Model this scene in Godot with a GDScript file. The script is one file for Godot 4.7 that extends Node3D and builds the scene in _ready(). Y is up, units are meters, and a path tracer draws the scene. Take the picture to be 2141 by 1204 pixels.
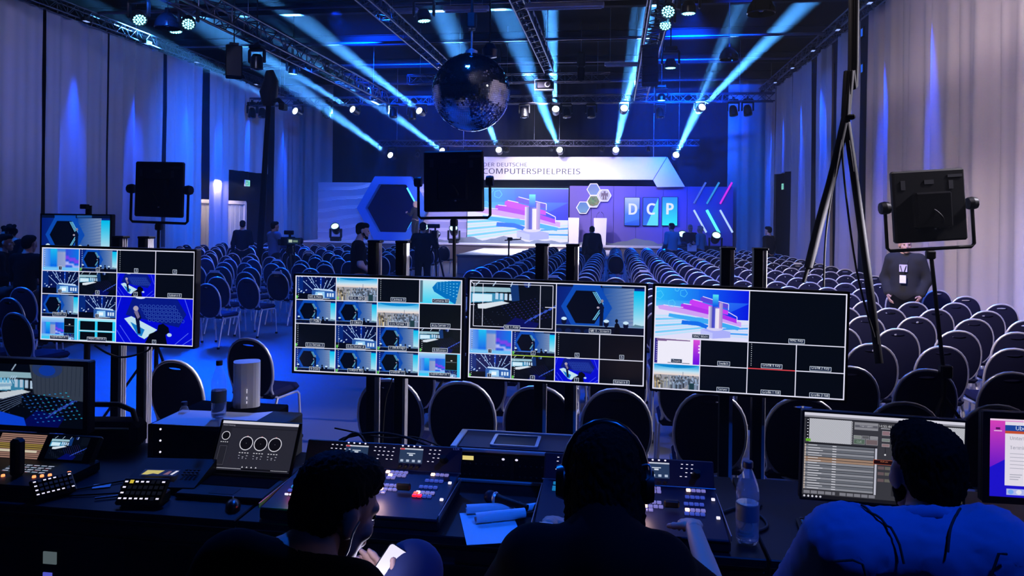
extends Node3D
# Broadcast control desk at the back of a hall set for an awards show: hall axis along -z, y up, metres.

var M := {}
var taken := {}
var rng := RandomNumberGenerator.new()
const UP := Vector3.UP


# ---------------------------------------------------------------- naming
func numbered(called: String) -> String:
	var n: int = taken.get(called, 0)
	taken[called] = n + 1
	return called if n == 0 else "%s_%03d" % [called, n]


func tag(o: Node3D, label: String, category := "", group := "", kind := "") -> Node3D:
	if label: o.set_meta("label", label)
	if category: o.set_meta("category", category)
	if group: o.set_meta("group", group)
	if kind: o.set_meta("kind", kind)
	return o


func thing(called: String, label: String, category: String, at := Vector3.ZERO, turn := 0.0, group := "") -> Node3D:
	var o := Node3D.new()
	o.name = numbered(called)
	add_child(o)
	o.position = at
	o.rotation.y = turn
	tag(o, label, category, group)
	return o


func put(called: String, mesh, mat: Material, parent: Node3D, at := Vector3.ZERO, rot := Vector3.ZERO) -> MeshInstance3D:
	var o := MeshInstance3D.new()
	o.name = called
	o.mesh = mesh.done() if mesh is MB else mesh
	o.material_override = mat
	o.position = at
	o.rotation = rot
	parent.add_child(o, true)
	return o


func one(called: String, mesh, mat: Material, label: String, category: String, at := Vector3.ZERO, rot := Vector3.ZERO, group := "") -> MeshInstance3D:
	var o := put(numbered(called), mesh, mat, self, at, rot)
	tag(o, label, category, group)
	return o


func struct(called: String, mesh, mat: Material, label := "", at := Vector3.ZERO, rot := Vector3.ZERO) -> MeshInstance3D:
	var o := put(called, mesh, mat, self, at, rot)
	tag(o, label, "", "", "structure")
	return o


func copy(o: Node3D, at: Vector3, turn: float, label := "") -> Node3D:
	var c: Node3D = o.duplicate()
	c.name = numbered(String(o.name).rstrip("0123456789").trim_suffix("_"))
	add_child(c)
	c.position = at
	c.rotation.y = turn
	if label: c.set_meta("label", label)
	return c


# ---------------------------------------------------------------- mesh building
class MB:
	var v := PackedVector3Array()
	var n := PackedVector3Array()
	var u := PackedVector2Array()
	var t := Transform3D()

	func at(o: Vector3, rot := Vector3.ZERO) -> MB:
		t = Transform3D(Basis.from_euler(rot), o)
		return self

	func tri(a: Vector3, b: Vector3, c: Vector3, na: Vector3, nb: Vector3, nc: Vector3, ua := Vector2.ZERO, ub := Vector2.ZERO, uc := Vector2.ZERO) -> void:
		if (b - a).cross(c - a).dot(na + nb + nc) > 0.0:
			v.append_array([t * a, t * c, t * b])
			n.append_array([t.basis * na, t.basis * nc, t.basis * nb])
			u.append_array([ua, uc, ub])
		else:
			v.append_array([t * a, t * b, t * c])
			n.append_array([t.basis * na, t.basis * nb, t.basis * nc])
			u.append_array([ua, ub, uc])

	func quad(a: Vector3, b: Vector3, c: Vector3, d: Vector3, nn: Vector3) -> void:
		# a top left, b top right, c bottom right, d bottom left as seen from outside
		tri(a, b, c, nn, nn, nn, Vector2(0, 0), Vector2(1, 0), Vector2(1, 1))
		tri(a, c, d, nn, nn, nn, Vector2(0, 0), Vector2(1, 1), Vector2(0, 1))

	func box(c: Vector3, s: Vector3, bev := 0.0) -> MB:
		var h := s * 0.5
		var e := minf(bev, minf(h.x, minf(h.y, h.z)) * 0.9)
		for ax in 3:
			var b := (ax + 1) % 3
			var g := (ax + 2) % 3
			for sg in [-1.0, 1.0]:
				var nn := Vector3.ZERO
				nn[ax] = sg
				var q := []
				for k in [[-1, 1], [1, 1], [1, -1], [-1, -1]]:
					var p := Vector3.ZERO
					p[ax] = sg * h[ax]
					p[b] = k[0] * (h[b] - e)
					p[g] = k[1] * (h[g] - e)
					q.append(c + p)
				quad(q[0], q[1], q[2], q[3], nn)
			if e > 0.0:
				for s1 in [-1.0, 1.0]:
					for s2 in [-1.0, 1.0]:
						var n1 := Vector3.ZERO
						var n2 := Vector3.ZERO
						n1[b] = s1
						n2[g] = s2
						var q := []
						for k in [[-1, 0], [1, 0], [1, 1], [-1, 1]]:
							var p := Vector3.ZERO
							p[ax] = k[0] * (h[ax] - e)
							p[b] = s1 * (h[b] - (e if k[1] else 0.0))
							p[g] = s2 * (h[g] - (0.0 if k[1] else e))
							q.append(c + p)
						var nm := (n1 + n2).normalized()
						tri(q[0], q[1], q[2], nm, nm, nm)
						tri(q[0], q[2], q[3], nm, nm, nm)
		if e > 0.0:
			for sx in [-1.0, 1.0]:
				for sy in [-1.0, 1.0]:
					for sz in [-1.0, 1.0]:
						var sn := Vector3(sx, sy, sz)
						var p := c + sn * (h - Vector3.ONE * e)
						var nm := sn.normalized()
						tri(p + Vector3(sx * e, 0, 0), p + Vector3(0, sy * e, 0), p + Vector3(0, 0, sz * e), nm, nm, nm)
		return self

	func tube(pts: Array, r, seg := 8, closed := false, cap := true) -> MB:
		# r is one radius, or one per point
		var m := pts.size()
		var rings := []
		var side := Vector3.ZERO
		for i in m:
			var d: Vector3
			if closed:
				d = pts[(i + 1) % m] - pts[(i - 1 + m) % m]
			else:
				d = pts[mini(i + 1, m - 1)] - pts[maxi(i - 1, 0)]
			d = d.normalized()
			if side == Vector3.ZERO:
				side = d.cross(Vector3.UP if absf(d.y) < 0.9 else Vector3.RIGHT).normalized()
			side = (side - d * side.dot(d)).normalized()
			var other := d.cross(side)
			var ring := []
			for k in seg:
				var a := TAU * k / seg
				ring.append(side * cos(a) + other * sin(a))
			rings.append([pts[i], ring, d, (r[i] if r is Array else r)])
		var lim := m if closed else m - 1
		for i in lim:
			var A = rings[i]
			var B = rings[(i + 1) % m]
			for k in seg:
				var k2 := (k + 1) % seg
				var a: Vector3 = A[0] + A[1][k] * A[3]
				var b: Vector3 = A[0] + A[1][k2] * A[3]
				var c: Vector3 = B[0] + B[1][k2] * B[3]
				var d: Vector3 = B[0] + B[1][k] * B[3]
				tri(a, b, c, A[1][k], A[1][k2], B[1][k2])
				tri(a, c, d, A[1][k], B[1][k2], B[1][k])
		if cap and not closed:
			for e in [[rings[0], -1.0], [rings[m - 1], 1.0]]:
				var R = e[0]
				for k in seg:
					tri(R[0], R[0] + R[1][k] * R[3], R[0] + R[1][(k + 1) % seg] * R[3], R[2] * e[1], R[2] * e[1], R[2] * e[1])
		return self

	func bar(a: Vector3, b: Vector3, r: float, seg := 6) -> MB:
		return tube([a, b], r, seg)

	func lathe(prof: Array, seg := 20, axis_at := Vector3.ZERO) -> MB:
		# prof: Vector2(radius, height) from bottom to top
		for i in prof.size() - 1:
			var p: Vector2 = prof[i]
			var q: Vector2 = prof[i + 1]
			var d := (q - p).normalized()
			var pn := Vector2(d.y, -d.x)
			for k in seg:
				var a0 := TAU * k / seg
				var a1 := TAU * (k + 1) / seg
				var c0 := Vector3(cos(a0), 0, sin(a0))
				var c1 := Vector3(cos(a1), 0, sin(a1))
				var n0 := c0 * pn.x + Vector3(0, pn.y, 0)
				var n1 := c1 * pn.x + Vector3(0, pn.y, 0)
				var A := axis_at + c0 * p.x + Vector3(0, p.y, 0)
				var B := axis_at + c1 * p.x + Vector3(0, p.y, 0)
				var C := axis_at + c1 * q.x + Vector3(0, q.y, 0)
				var D := axis_at + c0 * q.x + Vector3(0, q.y, 0)
				if p.x > 1e-6: tri(A, B, C, n0, n1, n1)
				if q.x > 1e-6: tri(A, C, D, n0, n1, n0)
		return self

	func ball(c: Vector3, r: Vector3, seg := 14, rings := 8) -> MB:
		for i in rings:
			var t0 := PI * i / rings - PI / 2
			var t1 := PI * (i + 1) / rings - PI / 2
			for k in seg:
				var a0 := TAU * k / seg
				var a1 := TAU * (k + 1) / seg
				var q := []
				for e in [[t0, a0], [t0, a1], [t1, a1], [t1, a0]]:
					q.append(Vector3(cos(e[0]) * cos(e[1]), sin(e[0]), cos(e[0]) * sin(e[1])))
				var m := []
				for e in q: m.append((e / r).normalized())
				if i > 0: tri(c + q[0] * r, c + q[1] * r, c + q[2] * r, m[0], m[1], m[2])
				if i < rings - 1 or true: tri(c + q[0] * r, c + q[2] * r, c + q[3] * r, m[0], m[2], m[3])
		return self

	func prism(poly: PackedVector2Array, z0: float, z1: float, hole := PackedVector2Array()) -> MB:
		# polygon in x,y pushed from z0 to z1; with a hole polygon of the same number of points it is a frame
		for f in [[z0, -1.0], [z1, 1.0]]:
			var nn := Vector3(0, 0, f[1])
			if hole.is_empty():
				var ix := Geometry2D.triangulate_polygon(poly)
				for i in range(0, ix.size(), 3):
					tri(v3(poly[ix[i]], f[0]), v3(poly[ix[i + 1]], f[0]), v3(poly[ix[i + 2]], f[0]), nn, nn, nn)
			else:
				for i in poly.size():
					var j := (i + 1) % poly.size()
					quad(v3(poly[i], f[0]), v3(poly[j], f[0]), v3(hole[j], f[0]), v3(hole[i], f[0]), nn)
		for set_ in ([poly] if hole.is_empty() else [poly, hole]):
			var ctr := Vector2.ZERO
			for p in poly: ctr += p
			ctr /= poly.size()
			var area := 0.0
			for i in set_.size():
				area += set_[i].cross(set_[(i + 1) % set_.size()])
			var sg := (1.0 if area > 0 else -1.0) * (1.0 if set_ == poly else -1.0)
			for i in set_.size():
				var a: Vector2 = set_[i]
				var b: Vector2 = set_[(i + 1) % set_.size()]
				var d := (b - a).normalized()
				var nn := Vector3(d.y, -d.x, 0) * sg
				quad(v3(a, z0), v3(b, z0), v3(b, z1), v3(a, z1), nn)
		return self

	func v3(p: Vector2, z: float) -> Vector3:
		return Vector3(p.x, p.y, z)

	func done() -> ArrayMesh:
		var a := []
		a.resize(Mesh.ARRAY_MAX)
		a[Mesh.ARRAY_VERTEX] = v
		a[Mesh.ARRAY_NORMAL] = n
		a[Mesh.ARRAY_TEX_UV] = u
		var m := ArrayMesh.new()
		m.add_surface_from_arrays(Mesh.PRIMITIVE_TRIANGLES, a)
		return m


func pv(a: Array) -> PackedVector2Array:
	var p := PackedVector2Array()
	for i in range(0, a.size(), 2): p.append(Vector2(a[i], a[i + 1]))
	return p


func round_rect(w: float, h: float, r: float, k := 4) -> PackedVector2Array:
	var p := PackedVector2Array()
	for c in [[1, 1, 0], [-1, 1, 1], [-1, -1, 2], [1, -1, 3]]:
		for i in k + 1:
			var a: float = PI / 2 * (c[2] + float(i) / k)
			p.append(Vector2(c[0] * (w / 2 - r) + cos(a) * r, c[1] * (h / 2 - r) + sin(a) * r))
	return p


# ---------------------------------------------------------------- materials
func mat(key: String, c: Color, rough := 0.7, metal := 0.0, more := {}) -> StandardMaterial3D:
	if M.has(key): return M[key]
	var m := StandardMaterial3D.new()
	m.resource_name = key
	m.albedo_color = c
	m.roughness = rough
	m.metallic = metal
	for k in more: m.set(k, more[k])
	M[key] = m
	return m


func glow(key: String, c: Color, e: float) -> StandardMaterial3D:
	if M.has(key): return M[key]
	var m := mat(key, Color(0.02, 0.02, 0.02), 0.4)
	m.emission_enabled = true
	m.emission = c
	m.emission_energy_multiplier = e
	return m


func screen_mat(key: String, im: Image, e: float) -> StandardMaterial3D:
	if M.has(key): return M[key]
	var m := mat(key, Color(0.01, 0.01, 0.01), 0.35)
	m.emission_enabled = true
	m.emission_texture = ImageTexture.create_from_image(im)
	m.emission = Color.BLACK
	m.emission_energy_multiplier = e
	m.texture_repeat = false
	return m


func noise_tex(freq: float, lo: Color, hi: Color, size := 256, normal := false, oct := 4) -> NoiseTexture2D:
	var f := FastNoiseLite.new()
	f.seed = 7
	f.frequency = freq
	f.fractal_octaves = oct
	var t := NoiseTexture2D.new()
	t.width = size
	t.height = size
	t.seamless = true
	t.noise = f
	t.as_normal_map = normal
	if not normal:
		var g := Gradient.new()
		g.colors = PackedColorArray([lo, hi])
		g.offsets = PackedFloat32Array([0.25, 0.75])
		t.color_ramp = g
	return t


# ---------------------------------------------------------------- lights
func spot(at: Vector3, to: Vector3, c: Color, e: float, angle: float, size := 0.1, soft := 0.3) -> void:
	var l := SpotLight3D.new()
	l.name = "spot"
	add_child(l, true)
	l.look_at_from_position(at, to, UP if absf((to - at).normalized().y) < 0.98 else Vector3.RIGHT)
	l.light_color = c
	l.light_energy = e
	l.spot_angle = angle
	l.spot_angle_attenuation = soft
	l.spot_range = 60.0
	l.spot_attenuation = 2.0
	l.light_size = size
	l.shadow_enabled = true


func area(at: Vector3, to: Vector3, c: Color, e: float, w: float, h: float) -> void:
	var l := AreaLight3D.new()
	l.name = "area"
	add_child(l, true)
	l.look_at_from_position(at, to, UP if absf((to - at).normalized().y) < 0.98 else Vector3.FORWARD)
	l.light_color = c
	l.light_energy = e
	l.area_size = Vector2(w, h)
	l.area_range = 60.0
	l.shadow_enabled = true


func omni(at: Vector3, c: Color, e: float, size := 0.05) -> void:
	var l := OmniLight3D.new()
	l.name = "omni"
	add_child(l, true)
	l.position = at
	l.light_color = c
	l.light_energy = e
	l.light_size = size
	l.omni_range = 60.0
	l.omni_attenuation = 2.0
	l.shadow_enabled = true

# ---------------------------------------------------------------- scene
func _ready() -> void:
	rng.seed = 11
	camera_and_air()
	lights()
	materials()
	hall()
	drapes()
	stage()
	rig()
	chairs()
	desk()
	people()


func camera_and_air() -> void:
	var cam := Camera3D.new()
	cam.name = "camera"
	add_child(cam)
	cam.position = Vector3(0, 1.95, 0)
	cam.rotation = Vector3(0, deg_to_rad(7.899), 0)
	cam.rotate_object_local(Vector3.BACK, deg_to_rad(0.7))
	cam.projection = Camera3D.PROJECTION_FRUSTUM
	cam.near = 0.05
	cam.far = 200.0
	cam.size = 0.05 * 1204.0 / 1546.0
	cam.frustum_offset = Vector2(0, -0.05 * (602.0 - 452.38) / 1546.0)
	cam.current = true
	var env := Environment.new()
	env.background_mode = Environment.BG_COLOR
	env.background_color = Color.BLACK
	env.tonemap_mode = Environment.TONE_MAPPER_LINEAR
	env.tonemap_exposure = 1.0
	env.sdfgi_enabled = true
	env.ssao_enabled = true
	env.ssil_enabled = true
	env.volumetric_fog_enabled = true
	env.volumetric_fog_density = 0.0022
	env.volumetric_fog_albedo = Color(0.92, 0.96, 1.0)
	env.volumetric_fog_anisotropy = 0.5
	var we := WorldEnvironment.new()
	we.name = "world"
	we.environment = env
	add_child(we)


const BLUE := Color(0.05, 0.38, 1.0)
const DEEP := Color(0.0, 0.28, 1.0)
# beam fixtures: where the lens is, and where the beam meets the ceiling
var beam_heads := [
	[Vector3(-12.096, 5.843, -27), Vector3(-14, 7.184, -21.052), 0.25], [Vector3(-9.803, 5.881, -27), Vector3(-13.005, 8.2, -19.528), 0.8],
	[Vector3(-7.226, 5.808, -27), Vector3(-9.768, 8.2, -19.144), 1.0], [Vector3(-2.178, 5.824, -27), Vector3(-1.881, 8.2, -20.351), 1.0],
	[Vector3(0.278, 5.84, -27), Vector3(1.085, 8.2, -19.814), 0.8], [Vector3(2.973, 5.854, -27), Vector3(5.43, 8.2, -20.248), 1.0],
	[Vector3(-9.571, 4.483, -31), Vector3(-12.769, 8.2, -19.281), 0.9], [Vector3(-7.285, 4.67, -31), Vector3(-10.905, 8.2, -19.246), 0.9],
	[Vector3(-4.878, 4.711, -31), Vector3(-5.039, 8.2, -19.613), 0.9], [Vector3(-2.299, 4.711, -31), Vector3(-3.308, 8.2, -19.995), 0.8],
	[Vector3(0.006, 4.711, -31), Vector3(0.88, 8.2, -20.199), 0.8], [Vector3(2.441, 4.495, -31), Vector3(3.663, 8.2, -20.475), 0.9]]


func lights() -> void:
	for b in beam_heads:
		spot(b[0] + (b[1] - b[0]).normalized() * 0.24, b[1], Color(0.32, 0.66, 1.0), 72000.0 * b[2], 2.2, 0.08, 0.15)
	# blue washes from the ceiling trusses down on the seats
	for p in [[-8.5, 6.0, -12.0], [-8.5, 6.0, -19.0], [-4.8, 6.2, -15.0], [0.8, 6.0, -13.0], [0.8, 6.0, -20.0], [-2.0, 6.2, -8.0], [3.4, 6.2, -9.0], [-10.5, 6.2, -7.0]]:
		spot(Vector3(p[0], p[1], p[2]), Vector3(p[0] + 0.4, 0, p[2] - 0.5), BLUE, 58.0, 48.0, 0.2, 0.8)
	# blue washes on the curtains and through the haze
	spot(Vector3(-8.6, 6.0, -20.0), Vector3(-14.5, 3.2, -26.0), BLUE, 170.0, 38.0, 0.2, 1.0)
	spot(Vector3(-8.6, 6.0, -13.0), Vector3(-14.5, 3.2, -19.0), BLUE, 30.0, 36.0, 0.2, 1.0)
	spot(Vector3(0.85, 6.0, -18.0), Vector3(6.2, 3.2, -25.0), BLUE, 60.0, 36.0, 0.2, 1.0)
	spot(Vector3(2.0, 7.5, -20.0), Vector3(2.6, 6.7, -33.6), DEEP, 1700.0, 17.0, 0.2, 1.0)
	spot(Vector3(3.6, 7.6, -17.0), Vector3(2.6, 5.8, -27.0), DEEP, 600.0, 16.0, 0.2, 1.0)
	spot(Vector3(-8.0, 7.5, -20.0), Vector3(-8.5, 6.8, -33.6), DEEP, 1100.0, 20.0, 0.2, 1.0)
	# blue wash over the control desk, from behind and above
	spot(Vector3(2.2, 6.8, -0.3), Vector3(0.25, 0.8, -2.7), BLUE, 42.0, 12.5, 0.2, 0.5)
	spot(Vector3(-3.0, 6.2, -7.5), Vector3(-1.3, 0.8, -3.0), BLUE, 42.0, 17.0, 0.2, 0.6)
	# white work light on the right curtains, and two from the right across the nearest seats
	spot(Vector3(-2.0, 7.7, -3.5), Vector3(6.2, 1.6, -12.0), Color(1.0, 0.92, 0.94), 270.0, 34.0, 0.3, 1.0)
	spot(Vector3(-0.5, 5.6, -6.6), Vector3(-2.95, 1.2, -4.2), Color(0.95, 0.92, 1.0), 40.0, 9.0, 0.1, 0.5)
	spot(Vector3(5.7, 5.6, -4.6), Vector3(-0.5, 0.6, -8.5), Color(0.95, 0.92, 1.0), 24.0, 24.0, 0.15, 1.0)
	spot(Vector3(5.85, 2.5, -4.15), Vector3(-3.0, 1.3, -4.45), Color(0.95, 0.92, 1.0), 200.0, 5.0, 0.1, 1.0)
	spot(Vector3(5.8, 5.6, -5.5), Vector3(-0.6, 0.7, -5.2), Color(0.95, 0.92, 1.0), 90.0, 13.0, 0.1, 0.5)
	# pale light on the left curtains
	spot(Vector3(-7.0, 7.8, -9.0), Vector3(-14.5, 2.4, -17.0), Color(0.72, 0.74, 1.0), 50.0, 40.0, 0.3, 1.0)
	# stage front light
	for x in [-6.5, -2.5]:
		spot(Vector3(x, 6.1, -21.0), Vector3(x, 2.6, -32.0), Color(0.84, 0.8, 1.0), 130.0, 18.0, 0.2, 0.9)
	spot(Vector3(1.0, 6.1, -21.0), Vector3(0.5, 2.2, -32.0), Color(0.84, 0.8, 1.0), 60.0, 16.0, 0.2, 0.9)
	spot(Vector3(-4.9, 6.0, -20.0), Vector3(-3.0, 4.0, -31.7), Color(0.9, 0.88, 1.0), 70.0, 9.0, 0.2, 1.0)
	spot(Vector3(0.9, 6.0, -20.0), Vector3(0.6, 4.0, -31.7), Color(0.9, 0.88, 1.0), 70.0, 9.0, 0.2, 1.0)
	spot(Vector3(-8.6, 6.1, -22.0), Vector3(-9.5, 2.5, -32.0), BLUE, 110.0, 24.0, 0.2, 0.9)
	spot(Vector3(-11.0, 5.4, -31.2), Vector3(-11.0, 1.6, -32.2), Color(0.4, 0.58, 1.0), 8.0, 55.0, 0.1, 1.0)
	spot(Vector3(-7.6, 5.4, -31.2), Vector3(-7.6, 1.6, -32.2), Color(0.9, 0.82, 1.0), 10.0, 40.0, 0.1, 1.0)
	spot(Vector3(-4.0, 6.1, -21.5), Vector3(-3.2, 0.6, -27.4), Color(1.0, 0.93, 0.9), 420.0, 15.0, 0.2, 0.8)
	spot(Vector3(-3.0, 6.0, -26.5), Vector3(-3.0, 0.8, -30.8), Color(0.92, 0.9, 1.0), 60.0, 55.0, 0.2, 0.8)
	spot(Vector3(0.9, 6.1, -22.0), Vector3(3.5, 3.5, -33.0), BLUE, 180.0, 26.0, 0.2, 0.9)


func materials() -> void:
	mat("floor", Color(0.32, 0.33, 0.4), 0.42)
	mat("ceiling", Color(0.05, 0.058, 0.08), 0.95, 0.0, {"metallic_specular": 0.1})
	mat("wall", Color(0.06, 0.07, 0.12), 0.9)
	mat("black", Color(0.03, 0.03, 0.035), 0.5, 0.0, {"metallic_specular": 0.3})
	mat("black_matt", Color(0.03, 0.03, 0.036), 0.9, 0.0, {"metallic_specular": 0.12})
	mat("steel", Color(0.62, 0.63, 0.68), 0.32, 0.9)
	mat("alu", Color(0.8, 0.8, 0.83), 0.35, 0.35)
	mat("white", Color(0.8, 0.8, 0.82), 0.6)
	mat("drape", Color(0.62, 0.6, 0.62), 0.95, 0.0, {"rim_enabled": true, "rim": 0.3})
	mat("truss", Color(0.3, 0.3, 0.36), 0.35, 0.8)
	mat("black_shiny", Color(0.02, 0.02, 0.024), 0.28)
	mat("lens_dark", Color(0.02, 0.025, 0.05), 0.08, 0.3)
	glow("lens_beam", Color(0.85, 0.93, 1.0), 9.0)
	glow("lens_stage", Color(0.72, 0.95, 1.0), 2.2)
	glow("lens_cyan", Color(0.5, 0.92, 1.0), 5.0)
	glow("lens_pale", Color(0.6, 0.7, 1.0), 1.2)
	mat("mirror", Color(0.9, 0.92, 0.95), 0.04, 1.0)
	mat("girder", Color(0.1, 0.11, 0.15), 0.8, 0.0, {"metallic_specular": 0.2})
	mat("bell", Color(0.12, 0.13, 0.16), 0.12, 0.7)
	mat("drape_dark", Color(0.05, 0.06, 0.12), 0.95)


func hall() -> void:
	struct("floor", MB.new().box(Vector3(-5, -0.1, -17), Vector3(26, 0.2, 44)), M.floor, "smooth hall floor lit blue")
	struct("ceiling", MB.new().box(Vector3(-5, 8.4, -17), Vector3(26, 0.2, 44)), M.ceiling, "dark hall ceiling")
	struct("wall_left", MB.new().box(Vector3(-17.8, 4.1, -17), Vector3(0.2, 8.4, 44)), M.wall)
	struct("wall_right", MB.new().box(Vector3(7.2, 4.1, -17), Vector3(0.2, 8.4, 44)), M.wall)
	struct("wall_back", MB.new().box(Vector3(-5, 4.1, -36), Vector3(26, 8.4, 0.2)), M.wall, "dark wall behind the stage")
	struct("wall_front", MB.new().box(Vector3(-5, 4.1, 5), Vector3(26, 8.4, 0.2)), M.wall)


func drape_mesh(w: float, h: float, seed_: int, deep := 0.12) -> MB:
	# a gathered cloth hanging in the x,y plane, centred in x, hem at y = 0, front towards +z
	var mb := MB.new()
	var r := RandomNumberGenerator.new()
	r.seed = seed_
	var nx := int(w * 34) + 8
	var ph := [r.randf() * TAU, r.randf() * TAU, r.randf() * TAU]
	var fr := [r.randf_range(4.0, 5.0), r.randf_range(9.0, 11.0), r.randf_range(17.0, 21.0)]
	var f := func(x: float, y: float) -> Vector3:
		var open := 0.65 + 0.35 * (1.0 - y / h)
		var s: float = sin(x * fr[0] + ph[0]) * 0.5 + sin(x * fr[1] + ph[1] + sin(x * 1.7) * 1.8) * 0.42 + sin(x * fr[2] + ph[2]) * 0.15
		return Vector3(x, y, s * deep * open + 0.01 * sin(y * 1.3 + x * 5.0))
	var ys := [0.0, h * 0.25, h * 0.5, h * 0.75, h]
	for j in ys.size() - 1:
		for i in nx:
			var x0 := -w / 2 + w * i / nx
			var x1 := -w / 2 + w * (i + 1) / nx
			var q := []
			var m := []
			for e in [[x0, ys[j]], [x1, ys[j]], [x1, ys[j + 1]], [x0, ys[j + 1]]]:
				q.append(f.call(e[0], e[1]))
				var d: Vector3 = f.call(e[0] + 0.01, e[1]) - f.call(e[0] - 0.01, e[1])
				m.append(d.cross(UP).normalized())
			mb.tri(q[0], q[1], q[2], m[0], m[1], m[2])
			mb.tri(q[0], q[2], q[3], m[0], m[2], m[3])
	return mb


func drapes() -> void:
	# left wall: front towards +x
	var left := [[-9.0, -12.9, 0.0], [-13.0, -17.0, 0.0], [-17.08, -19.45, 0.0], [-19.55, -22.2, 0.0], [-22.3, -24.4, 0.0], [-24.75, -26.1, 0.0], [-26.1, -29.4, 3.6], [-30.0, -32.4, 0.0]]
	var i := 0
	for p in left:
		i += 1
		var h: float = 7.1 - p[2]
		one("curtain", drape_mesh(absf(p[0] - p[1]), h, 100 + i), M.drape, "tall grey pleated curtain on the left wall, %s from the camera" % ORD[i - 1], "curtain", Vector3(-14.5, p[2], (p[0] + p[1]) / 2), Vector3(0, PI / 2, 0))
	var right := [[2.0, -5.0], [-5.0, -9.4], [-9.4, -14.5], [-14.55, -17.2], [-17.25, -19.6], [-19.95, -21.9], [-22.5, -24.3], [-25.0, -27.0], [-27.6, -29.7, 3.7], [-30.1, -32.0]]
	i = 0
	for p in right:
		i += 1
		one("curtain", drape_mesh(absf(p[0] - p[1]), 7.1 - (p[2] if p.size() > 2 else 0.0), 200 + i), M.drape, "tall grey pleated curtain on the right wall, %s from the camera" % ORD[i - 1], "curtain", Vector3(6.2, p[2] if p.size() > 2 else 0.0, (p[0] + p[1]) / 2), Vector3(0, -PI / 2, 0))
	var wn := 0
	for q in [Vector3(7.06, 7.412, -22.655), Vector3(7.06, 6.363, -22.616), Vector3(7.06, 6.929, -25.528), Vector3(7.06, 7.468, -28.234)]:
		wn += 1
		var fr := struct("window_%d" % wn, MB.new().prism(round_rect(0.3, 0.3, 0.01), -0.02, 0.03, round_rect(0.24, 0.24, 0.01)), M.black, "small square window glowing blue between the right curtains", q, Vector3(0, -PI / 2, 0))
		put("pane", MB.new().box(Vector3.ZERO, Vector3(0.24, 0.24, 0.01)), glow("window_blue", Color(0.15, 0.42, 1.0), 0.8), fr)
	one("curtain", drape_mesh(2.2, 8.2, 301), M.drape, "grey curtain hanging beside the left end of the stage set", "curtain", Vector3(-14.2, 0, -33.1))
	one("curtain", drape_mesh(2.0, 8.2, 302), M.drape, "grey curtain hanging beside the right end of the stage set", "curtain", Vector3(5.8, 0, -32.8))
	# blue downlights along the curtain tops
	for z in [-15.0, -18.1, -20.7, -23.4, -25.5, -27.6, -30.8]:
		spot(Vector3(-14.12, 7.02, z), Vector3(-14.42, 3.4, z), DEEP, 170.0, 9.0, 0.05, 1.0)
	for z in [-11.5, -15.6, -18.3, -20.8, -23.3, -25.9, -28.6, -31.0]:
		spot(Vector3(5.86, 7.02, z), Vector3(6.12, 3.4, z), DEEP, 170.0, 9.0, 0.05, 1.0)

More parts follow.
